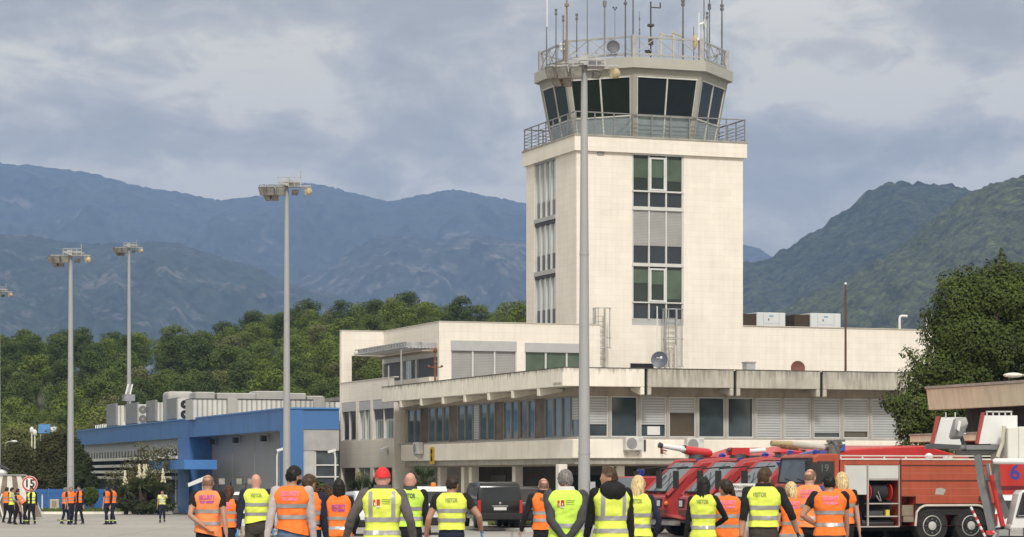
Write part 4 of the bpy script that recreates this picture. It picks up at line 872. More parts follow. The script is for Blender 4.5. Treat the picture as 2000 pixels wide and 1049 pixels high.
# ------------------------------------------------------------------ the blue building
BC = P(560, 0, 130); B = Frame(BC.x, 130, 18.2)
blue = thing('blue_building', 'low blue clad terminal annex with grey folding doors and rooftop ducts', 'building', M=B.M)
bp = lambda n, m, f, parent=None, **k: part(n, m, parent or blue, f, **k)
BLUEM = mat('blue_cladding', (0.056, 0.158, 0.385), .5, var=.08, scale=.6, streak=.12)
BL0, BF0 = Face(B, 'l', 0), Face(B, 'f', 0)
vl = BL0.A(150); ZBL = BL0.Z(798.5, 0); ZBF = BL0.Z(841, BL0.A(545)); uE = BF0.A(663); uC = BF0.A(593); zgp = BF0.Z(838.5, 1)
v546, v413, v369, v347 = BL0.A(546), BL0.A(409), BL0.A(369), BL0.A(347)
bp('fascia', BLUEM, lambda mb: (BL0.box(mb, 0, vl, -.3, 0, ZBF, ZBL), BF0.box(mb, .301, uE, -.35, -.05, zgp, ZBL)))
for v_ in [k * 3.1 + 1 for k in range(13)]: bp('fascia_seam', mat('seam_blue', (.03, .10, .30), .5), lambda mb: BL0.box(mb, v_ - .02, v_ + .02, .0, .006, ZBF, ZBL - .02))
bp('fascia_cap', mat('cap_blue', (.08, .22, .50), .4), lambda mb: (mb.box(-.05, .35, -.05, vl, ZBL + .002, ZBL + .08), mb.box(.351, uE, -.05, .35, ZBL + .002, ZBL + .08)))
bp('corner_column', BLUEM, lambda mb: (mb.box(0.004, 1.35, .306, v546, 0, ZBF - .003), mb.box(.004, uC, .004, .302, 0, ZBL - .003)))
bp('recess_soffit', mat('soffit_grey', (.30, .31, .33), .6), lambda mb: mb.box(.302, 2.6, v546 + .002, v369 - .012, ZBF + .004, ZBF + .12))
bp('side_pillar', BLUEM, lambda mb: (BL0.box(mb, v369, v347, -1.6, -.004, 0, ZBF - .003)))
bp('recess_wall', mat('blue_return_panel', (0.056, 0.158, 0.385), .5, var=.08), lambda mb: mb.add([(.004, v369 - .006, 0), (1.5, v369 - .006, 0), (1.5, v369 - .006, ZBF), (.004, v369 - .006, ZBF)], [(0, 1, 2, 3)]))
DF = Face(B, 'l', 1.38)
dv0, dv1 = v546, v369 - .01
DGREY = mat('grey_door', (.27, .275, .29), .5, var=.05, scale=.5)
for k in range(4):
    a0, a1 = dv0 + (dv1 - dv0) * k / 4, dv0 + (dv1 - dv0) * (k + 1) / 4
    d = bp('door_leaf', DGREY, lambda mb: DF.box(mb, a0 + .03, a1 - .03, -.1, 0, .05, ZBF))
    bp('handle', DARKM, lambda mb: DF.box(mb, a0 + .25, a0 + .4, .003, .06, 1.5, 1.9), d)
    if k: bp('door_seam', TRIM, lambda mb: DF.box(mb, a0 - .025, a0 + .025, -.09, .01, .05, ZBF * .78))
for t in (.05, .35, .65, .93): bp('floodlight', DARKM, lambda mb: mb.box(.9, 1.2, dv0 + (dv1 - dv0) * t - .2, dv0 + (dv1 - dv0) * t + .2, ZBF - .45, ZBF - .12))
LV = Face(B, 'l', .5); uW = B.U(657, 12)
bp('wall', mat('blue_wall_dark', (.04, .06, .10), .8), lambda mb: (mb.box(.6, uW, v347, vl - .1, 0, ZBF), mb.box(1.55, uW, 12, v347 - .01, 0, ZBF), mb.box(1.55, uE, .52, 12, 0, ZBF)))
bp('frieze', mat('frieze_grey', (.36, .37, .39), .5), lambda mb: LV.box(mb, v347 + .002, vl - .3, -.09, 0, ZBF - .62, ZBF - .003))
bp('clerestory_glass', GLASS, lambda mb: LV.quad(mb, vl - .3, v347 + .002, -.05, ZBF - 1.2, ZBF - .62))
for v_ in [v347 + .1 + k * 1.25 for k in range(int((vl - v347) / 1.25))]: bp('clerestory_mullion', WHITEP, lambda mb: LV.box(mb, v_, v_ + .16, -.04, .02, ZBF - 1.2, ZBF - .621))
for z in (ZBF - 1.28, ZBF - 1.75, ZBF - 2.15, ZBF - 2.55): bp('louvre', mat('louvre_white', (.58, .58, .56), .5), lambda mb: mb.box(-.35, .45, v347 + .05, vl - .2, z, z + .19))
CE = Face(B, 'l', -1.9); zce = B.Z(899, -1.9, CE.A(330))
bp('entrance_canopy', mat('blue_canopy', (.07, .21, .53), .45, var=.05), lambda mb: mb.box(-1.9, -.01, CE.A(360), CE.A(290), B.Z(917, -1.9, CE.A(330)), zce))
ec = bp('entrance_door', GLASS_B, lambda mb: LV.box(mb, BL0.A(346), BL0.A(325), .01, .05, .5, 2.4))
bp('door_frame', TRIM, lambda mb: [LV.box(mb, x, x + .1, .051, .09, .5, 2.5) for x in [BL0.A(346) + k * .9 for k in range(4)]] + [LV.box(mb, BL0.A(346), BL0.A(346) + 2.8, .051, .09, 2.5, 2.6)], ec)
for v_ in (v347 + .6, v347 + 1.9): bp('canopy_strut', TRIM, lambda mb: mb.bar((-1.5, v_, zce + .02), (0, v_, ZBF - .9), .12))
bp('steps', CONC_W, lambda mb: (mb.box(-1.6, .5, v347 - .3, v347 + 4.0, 0, .2), mb.box(-1.0, .5, v347 - .1, v347 + 3.8, .201, .45)))
bp('grey_panel', mat('panel_grey', (.36, .36, .365), .5), lambda mb: BF0.box(mb, uC + .002, uE, -.3, -.09, BF0.Z(880, 2), zgp - .003))
bp('panel_wall', mat('panel_pale', (.45, .45, .45), .6), lambda mb: BF0.box(mb, uC + .002, BF0.A(616), -.45, -.12, 0, BF0.Z(880, 2) - .003))
gwz = BF0.Z(881, 2)
gw = bp('side_glazing', GLASS, lambda mb: BF0.box(mb, BF0.A(616) + .01, uE, -.45, -.25, 0, gwz - .003))
bp('glazing_bar', TRIM, lambda mb: [BF0.box(mb, BF0.A(616) + .02, uE, -.249, -.18, z, z + .07) for z in (gwz - .75, gwz - 1.35, gwz - 2.0)] + [BF0.box(mb, x, x + .06, -.249, -.17, 0, gwz - .01) for x in (BF0.A(616) + .02, BF0.A(655))], gw)
bp('roof', mat('roof_white', (.42, .42, .42), .7, var=.1), lambda mb: (mb.box(.36, uE, .36, 12, ZBL - .3, ZBL - .05), mb.box(.36, uW, 12, vl, ZBL - .3, ZBL - .05)))
bp('roof_edge_rail', WHITEP, lambda mb: [mb.box(1, 1.06, v_, v_ + .06, ZBL + .19, ZBL + .45) for v_ in [BL0.A(225) + k * .8 for k in range(20)]] + [mb.box(1.0, 1.5, BL0.A(225), vl, ZBL - .049, ZBL + .2)])
# roof plant: corrugated penthouse, ducts, cabinets, all facing the apron
CORR = slats('corrugated_sheet', (.55, .545, .52), (.20, .20, .19), .30, .5, vert=True, bumpy=1.0)
PV = BL0.A(375) - 1.2; PF = Face(B, 'f', PV)
bp('penthouse', CORR, lambda mb: mb.box(PF.A(375), PF.A(668), PV, PV + 2, ZBL - .05, PF.Z(781, 4)))
bp('penthouse_eave', DARKM, lambda mb: mb.box(PF.A(375), PF.A(668), PV - .04, PV + 2, PF.Z(781, 4) + .002, PF.Z(779.3, 4)))
DUCT = mat('duct_steel', (.42, .42, .405), .5, metal=.2, var=.15, scale=.8)
for p0, p1, t in ((443, 462, 777), (611, 632, 774), (654, 667, 776)): bp('grey_module', mat('module_grey', (.36, .355, .34), .7, var=.1) if p0 != 654 else WHITEP, lambda mb: mb.box(PF.A(p0), PF.A(p1), PV - .25, PV - .05, ZBL - .05, PF.Z(t, 4)))
P3 = Face(B, 'f', PV + 1.5)
for p0, p1, t in ((382, 420, 766.5), (424, 500, 768), (500, 556, 763.5), (558, 598, 767), (600, 632, 772)):
    bp('duct', DUCT, lambda mb: mb.box(P3.A(p0), P3.A(p1), PV + 1.5, PV + 3.5, ZBL, P3.Z(t, 4)), bevel=.05, seg=1)
for p0, p1, p2, t, tc, lab in ((208, 226, 245, 788, 792, 'grey roof cabinet at the far left end of the blue roof'), (245, 268, 271, 786, 790, 'grey roof cabinet below the white panel aerial'), (285, 303, 325, 781, 786, 'grey roof cabinet between the two twin-fan condensers'), (325, 346, 348, 776, 780, 'largest grey roof cabinet next to the black-fan condenser')):
    CF_ = Face(B, 'l', .5); v_ = CF_.A(p1); F_ = Face(B, 'f', v_); dp = CF_.A(p0) - v_; wd = F_.A(p2) - .5; zt = F_.Z(t, 1) - ZBL
    o = thing('roof_cabinet', lab, 'roof cabinet', B.w(.5, v_, ZBL), B.a, 'grey cabinets on the blue roof')
    part('cabinet', mat('cabinet_grey', (.22, .225, .235), .5), o, lambda mb: mb.box(0, .16, .02, dp, .2, zt), bevel=.015); part('foot', DARKM, o, lambda mb: mb.box(.02, .3, .1, dp - .1, 0, .198))
    part('duct_housing', CORR if wd > .6 else mat('cabinet_pale', (.45, .45, .44), .5), o, lambda mb: mb.box(.162, max(wd, .3), .0, dp, .199, F_.Z(tc, 1) - ZBL))
PR = Face(B, 'f', BL0.A(325) + 2.2)
bp('round_duct', DUCT, lambda mb: mb.box(PR.A(328), PR.A(379), PR.p, PR.p + 2, ZBL, PR.Z(765, 4)), bevel=.25, seg=3)
for p0, p1, t, lab, c in ((271, 286, 790, 'twin-fan condenser with pale grey fans on the blue roof', (.16, .16, .15)), (348, 373, 779, 'twin-fan condenser with black fans on the blue roof', (.012, .012, .013))):
    v_ = BL0.A(p0) - .3; F_ = Face(B, 'f', v_); W_ = F_.A(p1) - F_.A(p0); hh = F_.Z(t, 1) - ZBL
    o = thing('condenser', lab, 'condenser', B.w((F_.A(p1) + F_.A(p0)) / 2, v_, ZBL), B.a, 'twin fan condensers on the blue roof')
    part('housing', mat('condenser_white', (.58, .58, .56), .5), o, lambda mb: mb.box(-W_ / 2, W_ / 2, 0, .5, .05, hh), bevel=.02)
    for z in (hh * .28, hh * .74):
        f_ = part('fan', mat('fan_' + str(p0), c, .6), o, lambda mb: mb.lathe([(.0, -.012), (hh * .2, -.012), (hh * .2, .0)], 20, (W_ * .02, 0, z), 'y', cap=False))
        part('fan_hub', mat('hub_white', (.4, .4, .4), .5), f_, lambda mb: mb.lathe([(.0, -.03), (hh * .045, -.03), (hh * .045, -.013)], 10, (W_ * .02, 0, z), 'y', cap=False))
RL = Face(B, 'l', 1.6)
def rz(py, px): return B.Z(py, 1.6, RL.A(px))
o = thing('panel_aerial', 'white tilted panel aerials above a grey box on the blue roof', 'aerial', B.w(1.4, RL.A(256), ZBL), B.a)
h1_ = rz(771, 256) - ZBL
part('box', mat('aerial_box', (.26, .26, .30), .6), o, lambda mb: mb.box(-.35, .4, -.5, .5, h1_ - .45, h1_)); part('pole', GALV, o, lambda mb: mb.tube([(0, 0, 0), (0, 0, h1_ + .2)], .06, 8))
part('panel', WHITEP, o, lambda mb: [mb.bar((x, -.2, h1_ + .02), (x + .18, -.2, h1_ + .75), .16, .1) for x in (-.22, .08)])
# ------------------------------------------------------------------ floodlight masts
random.seed(5)
MASTM = mat('mast_grey', (.36, .37, .38), .5, metal=.15, var=.06, scale=.8, streak=.1)
LAMP = mat('lamp_glass', (.26, .255, .23), .25, var=.3, scale=8); LAMPB = mat('lamp_body', (.16, .155, .14), .6, var=.3); LAMPY = mat('lamp_yellowed', (.42, .34, .22), .5, var=.25, scale=6); LAMPR = mat('lamp_rusty', (.20, .12, .09), .7, var=.4, scale=5)
def flood(mb, c, yaw, tilt, s):
    M = Matrix.Translation(c) @ Matrix.Rotation(yaw, 4, 'Z') @ Matrix.Rotation(tilt, 4, 'X'); old = mb.M; mb.M = M
    mb.cur = 0; mb.loft([[(-.09 * s, .16 * s, -.08 * s), (.09 * s, .16 * s, -.08 * s), (.09 * s, .16 * s, .08 * s), (-.09 * s, .16 * s, .08 * s)], [(-.17 * s, -.05 * s, -.17 * s), (.17 * s, -.05 * s, -.17 * s), (.17 * s, -.05 * s, .17 * s), (-.17 * s, -.05 * s, .17 * s)], [(-.18 * s, -.08 * s, -.18 * s), (.18 * s, -.08 * s, -.18 * s), (.18 * s, -.08 * s, .18 * s), (-.18 * s, -.08 * s, .18 * s)]])
    mb.cur = 1; mb.add([(-.15 * s, -.083 * s, -.15 * s), (.15 * s, -.083 * s, -.15 * s), (.15 * s, -.083 * s, .15 * s), (-.15 * s, -.083 * s, .15 * s)], [(0, 1, 2, 3)])
    mb.cur = 0; mb.tube([(-.2 * s, 0, 0), (-.2 * s, .02, .24 * s), (.2 * s, .02, .24 * s), (.2 * s, 0, 0)], .015, 4); mb.M = old
def floodmast(px, ytop, Y, rb_, label, var=0):
    ztop = CAMH + (HOR - ytop) / FPX * Y
    o = thing('floodlight_mast', label, 'lamp mast', (GX(px, Y), Y, 0), 0, 'floodlight masts along the apron'); h = ztop
    part('pole', MASTM, o, lambda mb: mb.tube([(0, 0, 0), (0, 0, h * .2), (0, 0, h * .6), (0, 0, h - .25)], [rb_, rb_ * .94, rb_ * .72, rb_ * .5], 16), smooth=True)
    [part('joint', MASTM, o, lambda mb: mb.lathe([(rb_ * q + .012, h * t), (rb_ * q + .012, h * t + .05)], 16)) for t, q in ((.2, .94), (.6, .72))]
    part('base', CONC_D, o, lambda mb: mb.box(-.6, .6, -.6, .6, 0, .12), bevel=.03)
    part('platform', GALV, o, lambda mb: (mb.box(-.12, .12, -.3, .3, h - .3, h - .02), mb.box(-.35, .62, -.32, -.28, h - .16, h - .1), mb.box(-.35, .62, .28, .32, h - .16, h - .1), mb.box(.1, .6, -.28, .28, h - .33, h - .30), [mb.bar((x, -.3, h - .35), (x, -.3, h + .05), .03) for x in (-.33, .1, .35, .6)], mb.bar((-.34, -.3, h + .04), (.61, -.3, h + .04), .03), mb.bar((-1.0, 0, h - .28), (1.0, 0, h - .28), .05), mb.box(.12, .5, -.2, .2, h - .28, h - .08)))
    part('aerial', GALV, o, lambda mb: mb.tube([(.6, -.3, h - .1), (.6, -.3, h + .28)], .018, 5))
    for dx, yaw in ((-.95, -.9), (-.62, -.45), (-.22, -.2)):
        part('floodlight', [LAMPB, LAMP], o, lambda mb: flood(mb, (dx, -.22, h - .5), yaw, R(18), 1.0))
    for dx, yaw in ((-.78, -.6), (-.48, -.3)):
        part('floodlight', [LAMPR, LAMP], o, lambda mb: flood(mb, (dx, .1, h - .72), yaw, R(40), .8))
    part('floodlight', [LAMPB, LAMP], o, lambda mb: flood(mb, (.35, -.1, h - .55), .4, R(60), .7))
    part('floodlight', [LAMPY, LAMPY], o, lambda mb: (flood(mb, (.86, -.1, h - .52), .3, R(15), .72), mb.ell((.92, -.1, h - .52), (.14, .12, .15), 10, 8)))
    if var: part('junction_box', GALV, o, lambda mb: (mb.box(rb_ * .9, rb_ * .9 + .16, -.12, .12, 1.6, 2.1), mb.tube([(rb_ * .95, -.05, 0), (rb_ * .95, -.05, 1.6)], .03, 5)))
    return o
floodmast(1141, 110, 75, .182, 'tallest floodlight mast, standing in front of the control tower', 1)
floodmast(560, 350, 105, .165, 'floodlight mast rising before the blue building corner')
floodmast(138, 488, 130, .185, 'floodlight mast at the left beside the dark bushes')
floodmast(252, 476, 185, .19, 'thin floodlight mast rising behind the blue roof')
floodmast(-3, 562, 185, .19, 'floodlight mast cut by the left picture edge with only its head in view')

# ------------------------------------------------------------------ planting
rng = random.Random(21)
OAK = leaf_mat('evergreen_leaves', (0.056, 0.080, 0.016), var=.6, scale=.6)
root = thing('evergreen_tree', 'big dense evergreen tree between the terminal end and the yellowed annex', 'tree', (GX(1905, 101), 101, 0))
S = FPX / 101.
def lob(px, py, rx, rz, dy=0): return (((px - 1905) / S, dy, CAMH + (HOR - py) / S), (rx / S, rx / S * .9, rz / S))
lobes = [lob(1935, 575, 75, 55), lob(1880, 590, 62, 58), lob(1990, 580, 70, 65), lob(1850, 650, 58, 60), lob(1905, 660, 80, 70), lob(1975, 680, 80, 75), lob(1830, 720, 60, 48, -.4), lob(1795, 740, 42, 40), lob(1880, 750, 80, 60), lob(1800, 800, 62, 52, -.3), lob(1775, 825, 38, 36, -.5), lob(1850, 825, 75, 55), lob(1930, 820, 90, 70), lob(2040, 640, 80, 90), lob(2060, 760, 90, 90), lob(1880, 890, 90, 50), lob(1800, 880, 60, 45), lob(1850, 548, 22, 26), lob(1890, 540, 28, 26), lob(1945, 530, 34, 24), lob(1772, 690, 18, 16), lob(1990, 535, 40, 26), lob(1760, 845, 16, 14), lob(1755, 810, 16, 14)]
for _ in range(70):                    # twigs sticking out of the outline
    c, r = rng.choice(lobes); a, e_ = rng.uniform(0, 6.28), rng.uniform(-.3, 1.4); q = rng.uniform(.16, .42)
    lobes.append(((c[0] + r[0] * math.cos(a) * math.cos(e_) * 1.06, c[1] + r[1] * math.sin(a) * math.cos(e_) * 1.06, c[2] + r[2] * math.sin(e_) * 1.06), (q * .7, q * .7, q)))
tree_parts(root, lobes, 88000, 0.13, OAK, rng, 7.5, .32)
BUSH = [leaf_mat('dusky_olive_leaves', (0.058, 0.060, 0.022), .6, .8), leaf_mat('dark_bush_leaves', (0.036, 0.048, 0.020), .6, .8), leaf_mat('rusty_leaves', (0.088, 0.086, 0.034), .6, .9), leaf_mat('hedge_leaves', (0.075, 0.115, 0.025), .5, .9), leaf_mat('shrub_red_leaves', (0.105, 0.060, 0.030), .6, .7)]
def bush(name, label, px, Y, spec, n, size, m, stemh=.8, grp=None):
    s = FPX / Y; o = thing(name, label, 'shrub', (GX(px, Y), Y, 0), 0, grp)
    part('foliage', m, o, lambda mb: leaves(mb, [(((a - px) / s, dy, CAMH + (HOR - b) / s), (rx / s, rx / s * .8, rz_ / s)) for a, b, rx, rz_, dy in spec], n, size, rng))
    part('stems', BARK, o, lambda mb: [mb.tube([(rng.uniform(-.3, .3), 0, 0), ((a - px) / s, dy, CAMH + (HOR - b) / s)], [.06, .02], 5) for a, b, rx, rz_, dy in spec])
    return o
bush('tall_shrub', 'dark olive tall shrub immediately left of the mast by the blue fence', 100, 180, [(100, 885, 30, 45, 0), (112, 862, 22, 26, .3), (85, 910, 28, 40, 0), (118, 915, 26, 45, 0), (100, 945, 40, 30, 0)], 13000, .17, BUSH[0])
bush('tall_shrub', 'blackish green shrub mass under the end of the blue fascia', 160, 178, [(146, 880, 20, 26, 0), (160, 908, 22, 30, 0), (150, 935, 30, 30, 0), (174, 945, 22, 24, 0), (132, 850, 12, 18, .3)], 10000, .17, BUSH[1])
bush('tall_shrub', 'brownish green shrub behind the speed limit sign', 55, 186, [(50, 900, 30, 36, 0), (35, 930, 34, 34, 0), (70, 935, 30, 30, 0), (15, 905, 30, 40, 0)], 10000, .18, BUSH[0])
bush('flowering_tree', 'loose rust tinged small tree covering the white louvres', 285, 150.5, [(300, 890, 34, 20, 0), (262, 905, 26, 20, 0), (330, 880, 22, 14, 0), (245, 930, 30, 24, 0), (290, 925, 40, 22, 0), (325, 905, 24, 22, 0), (215, 935, 18, 20, 0), (275, 872, 18, 12, 0), (300, 950, 46, 24, 0)], 4200, .13, BUSH[2])
bush('clipped_hedge', 'bright green clipped hedge block beside the blue fence', 176, 169, [(170, 966, 11, 15, 0), (183, 966, 11, 15, 0), (176, 972, 14, 18, .2), (176, 958, 12, 7, 0)], 3600, .13, BUSH[3])
def yucca(px, Y, h, label, fl):
    o = thing('yucca', label, 'yucca', (GX(px, Y), Y, 0), rng.uniform(0, 6), 'yuccas in front of the blue building')
    part('trunk', BARK, o, lambda mb: [mb.tube([(0, 0, 0), (a * .6, 0, h * .35), (a, 0, h * .62)], [.13, .1, .07], 6) for a in (-.3, .15, .4)])
    def lv(mb):
        for a in (-.3, .15, .4):
            for _ in range(70):
                t, e_ = rng.uniform(0, 6.28), rng.uniform(-.5, 1.35); L_ = rng.uniform(.45, .75); d = Vector((math.cos(t) * math.cos(e_), math.sin(t) * math.cos(e_), math.sin(e_))); c = Vector((a, 0, h * .62 + rng.uniform(-.25, .05))); sd = d.cross(Vector((0, 0, 1))).normalized() * .035
                mb.add([c - sd, c + sd, c + d * L_ * .6 + sd, c + d * L_ - Vector((0, 0, .08)), c + d * L_ * .6 - sd], [(0, 1, 2, 3, 4)])
    part('leaves', leaf_mat('yucca_leaves', (.085, .105, .045), .4, 2), o, lv)
    for q in range(fl):
        a = (-.3, .15, .4)[q]
        part('flower_spike', mat('cream_flowers', (.62, .60, .40), .8, var=.2, scale=9), o, lambda mb: [mb.ell((a + rng.uniform(-.12, .12) * (1 - k / 26), rng.uniform(-.12, .12) * (1 - k / 26), h * .62 + .35 + k * .03), (.06, .06, .07), 6, 4) for k in range(26)])
for i, (px, h, fl, lab) in enumerate(((246, 2.3, 1, 'leftmost yucca with a single flower spike, beside the men in orange vests'), (262, 2.7, 2, 'yucca with two cream flower spikes, second from the left'), (278, 2.9, 3, 'tallest yucca with three cream flower spikes'), (294, 2.4, 1, 'yucca with one flower spike between the tallest yucca and the man in a white shirt'), (312, 2.5, 1, 'yucca behind the man in the white shirt'))): yucca(px, 149.5 + (i % 2) * 2.0, h, lab, fl)
bush('ground_shrub', 'low grey green shrubs around the yucca trunks', 280, 149, [(245, 985, 20, 14, 0), (275, 990, 24, 14, 0), (305, 988, 24, 14, 0), (332, 985, 14, 14, 0)], 2600, .14, BUSH[1])
bush('garden_shrub', 'reddish green shrub right of the blue corner column', 630, 122, [(612, 965, 20, 24, 0), (640, 968, 22, 22, 0), (655, 985, 22, 20, 0), (622, 990, 30, 18, 0), (605, 945, 12, 14, 0)], 3600, .14, BUSH[4])
bush('garden_shrub', 'leafy green shrub against the glazed wall of the blue building', 612, 125, [(608, 945, 14, 16, 0), (625, 955, 16, 14, 0), (600, 960, 12, 14, 0)], 1300, .15, BUSH[3])
def palm(px, Y, h, r, label, n=46):
    o = thing('fan_palm', label, 'palm', (GX(px, Y), Y, 0)); part('trunk', BARK, o, lambda mb: mb.tube([(0, 0, 0), (0, 0, h)], [.16, .12], 8))
    def fr(mb):
        for _ in range(n):
            t, e_ = rng.uniform(0, 6.28), rng.uniform(-.35, 1.3); d = Vector((math.cos(t) * math.cos(e_), math.sin(t) * math.cos(e_), math.sin(e_))); c = Vector((0, 0, h)); tip = c + d * r
            for _k in range(9):
                q = (d + Vector((rng.uniform(-.45, .45), rng.uniform(-.45, .45), rng.uniform(-.45, .45)))).normalized(); sd = q.cross(Vector((0, 0, 1))).normalized() * .03; b_ = c + d * r * .5
                mb.add([b_ - sd, b_ + sd, b_ + q * r * .6 - Vector((0, 0, .06))], [(0, 1, 2)])
            mb.tube([c, c + d * r * .5], .012, 3)
    part('fronds', leaf_mat('palm_green', (.055, .085, .035), .4, 2), o, fr)
palm(705, 134, 1.3, .95, 'fan palm in front of the cream wing behind the woman with black hair')
palm(726, 135, 1.5, .8, 'fan palm partly hidden behind the man in the red cap')
palm(828, 117, 1.9, .95, 'fan palm under the floor band beside the white car')
palm(806, 119, 1.5, .7, 'small fan palm behind the bald man in the yellow vest')
bush('garden_shrub', 'russet low shrub at the foot of the cream wing', 700, 129, [(690, 985, 22, 16, 0), (712, 985, 22, 18, 0), (735, 990, 20, 14, 0)], 2400, .14, BUSH[4])
o = thing('climbing_plant', 'pale climbing plant hanging beside the curtained ground floor window', 'plant', T.w(UW - .05, QL.A(703), 0), 0)
part('foliage', leaf_mat('climber_leaves', (.30, .30, .12), .3, 3), o, lambda mb: leaves(mb, [((0, 0, 2.3), (.22, .12, .3)), ((.02, 0, 1.9), (.18, .1, .4)), ((0, 0, 1.4), (.1, .1, .5))], 160, .12, rng)); part('stem', BARK, o, lambda mb: mb.tube([(0, 0, 0), (0, 0, 2.3)], .02, 5))
bush('creeping_bush', 'bushy undergrowth at the foot of the wood far left', 40, 215, [(20, 880, 40, 50, 0), (60, 870, 40, 40, 0), (-30, 890, 40, 50, 0), (100, 850, 30, 30, 0)], 13000, .2, PINE[3])
# ------------------------------------------------------------------ fence, sign, barriers on the left
FB = mat('fence_blue', (.03, .12, .36), .5, var=.1)
x0, x1, Yf = GX(66, 171), GX(240, 171), 171
o = thing('blue_fence', 'low blue panel fence on the grass behind the men in orange vests', 'fence', (x0, Yf, 0))
part('panel', FB, o, lambda mb: [mb.box(k * 1.0 + .04, k * 1.0 + .96, -.02, .02, .12, 1.38) for k in range(int(x1 - x0))], ); part('post', mat('fence_post_blue', (.05, .15, .40), .5), o, lambda mb: [mb.box(k * 1.0 - .035, k * 1.0 + .035, -.04, .04, 0, 1.45) for k in range(int(x1 - x0) + 1)]); part('rail', FB, o, lambda mb: [mb.box(0, int(x1 - x0), -.035, -.022, z, z + .06) for z in (.3, 1.1)])
o = thing('marker_cabinet', 'small cream cabinet standing before the blue fence', 'cabinet', (GX(107, 169), 169, 0))
part('box', mat('cabinet_cream', (.50, .46, .36), .6), o, lambda mb: mb.box(-.3, .3, -.2, .2, .1, .72), bevel=.02); part('door', mat('cabinet_door', (.30, .26, .18), .6), o, lambda mb: mb.box(-.14, .14, -.215, -.203, .2, .6)); part('plinth', CONC_D, o, lambda mb: mb.box(-.36, .36, -.26, .26, 0, .098))
o = thing('short_post', 'thin white marker post before the blue fence', 'post', (GX(82.5, 168), 168, 0)); part('post', WHITEP, o, lambda mb: mb.tube([(0, 0, 0), (0, 0, 1.0)], .05, 8)); part('cap', GALV, o, lambda mb: mb.ell((0, 0, 1.0), .06, 8, 6))
# speed limit sign
o = thing('speed_limit_sign', 'round red-rimmed speed limit sign reading 15 behind the men at the left', 'road sign', (GX(58, 132), 132, 0)); zc3 = CAMH + (HOR - 945) / FPX * 132; rs = .39
part('post', GALV, o, lambda mb: mb.tube([(0, .05, 0), (0, .05, zc3 + .3)], .035, 8)); part('disc', mat('sign_red', (.55, .035, .035), .4, var=.05), o, lambda mb: mb.lathe([(0, .012), (rs, .012), (rs, -.012), (0, -.012)], 40, (0, 0, zc3), 'y', cap=False))
part('face', mat('sign_white', (.74, .74, .72), .4, var=.05), o, lambda mb: mb.lathe([(rs * .79, -.0155), (0, -.0155)], 40, (0, 0, zc3), 'y', cap=False)); part('rim', mat('sign_rim', (.70, .68, .66), .4), o, lambda mb: mb.lathe([(rs, -.0125), (rs + .02, -.008), (rs + .02, .012), (rs, .0122)], 40, (0, 0, zc3), 'y', cap=False))
def letters(mb, txt, size, pos, mat4=None, bold=0.0, align='CENTER'):
    vs, fs = text_mesh(txt, size, align, bold); mb.add([(v.x + pos[0], pos[1], v.y + pos[2]) for v in vs], fs)
part('numerals', BLACK, o, lambda mb: letters(mb, "15", .56, (0, -.019, zc3 - .0), bold=.018))
# striped blast screen
o = thing('striped_screen', 'leaning brown and white striped screen on a steel frame at the left edge', 'screen', (0, 136, 0)); s = FPX / 136
def sp(px, py): return ((px - 1000) / s, CAMH + (HOR - py) / s)
def scr(mb):
    z0, z1 = .05, sp(0, 930)[1]; tl, tr, br = sp(-30, 0)[0], sp(50, 0)[0], sp(88, 0)[0]
    n = 9; bl = sp(8 - 80, 0)[0]
    for k in range(n):
        mb.cur = k % 2; t0, t1 = k / n, (k + 1) / n; X = lambda t, top: (tl + (tr - tl) * t) if top else (bl + (br - bl) * t)
        a, b, c, d = (X(t0, 0), -.9, z0), (X(t1, 0), -.9, z0), (X(t1, 1), 0, z1), (X(t0, 1), 0, z1)
        mb.add([a, b, c, d] + [(p[0], p[1] + .05, p[2]) for p in (a, b, c, d)], [(0, 1, 2, 3), (7, 6, 5, 4), (0, 4, 5, 1), (2, 6, 7, 3), (1, 5, 6, 2), (0, 3, 7, 4)])
part('boards', [mat('screen_brown', (.16, .125, .10), .8, var=.3, streak=.4), mat('screen_white', (.55, .54, .50), .7, var=.12, streak=.3)], o, scr)
part('frame', GALV, o, lambda mb: (mb.bar((sp(-34, 0)[0], -.02, sp(0, 929)[1] + .03), (sp(52, 0)[0], -.02, sp(0, 929)[1] + .03), .06), mb.bar((sp(52, 0)[0], -.02, sp(0, 929)[1]), (sp(90, 0)[0], -.93, .06), .06), mb.bar((sp(-60, 0)[0], -.95, .06), (sp(90, 0)[0], -.95, .06), .06)))
part('brace', TRIM, o, lambda mb: [mb.bar((sp(a, 0)[0], -1.3, .03), (sp(b, 0)[0], -.4, 1.3), .07) for a, b in ((-8, 8), (-4, -16), (16, -4))])
o = thing('work_lamp', 'white and grey lamp head poking up behind the striped screen', 'lamp', (GX(4, 141), 141, 0))
part('stand', GALV, o, lambda mb: mb.tube([(0, 0, 0), (0, 0, 2.4)], .04, 6)); part('head', WHITEP, o, lambda mb: mb.ell((0, 0, 2.45), (.3, .3, .18))); part('reflector', DARKM, o, lambda mb: mb.bar((-.1, -.1, 2.85), (.4, -.1, 2.6), .3, .1))
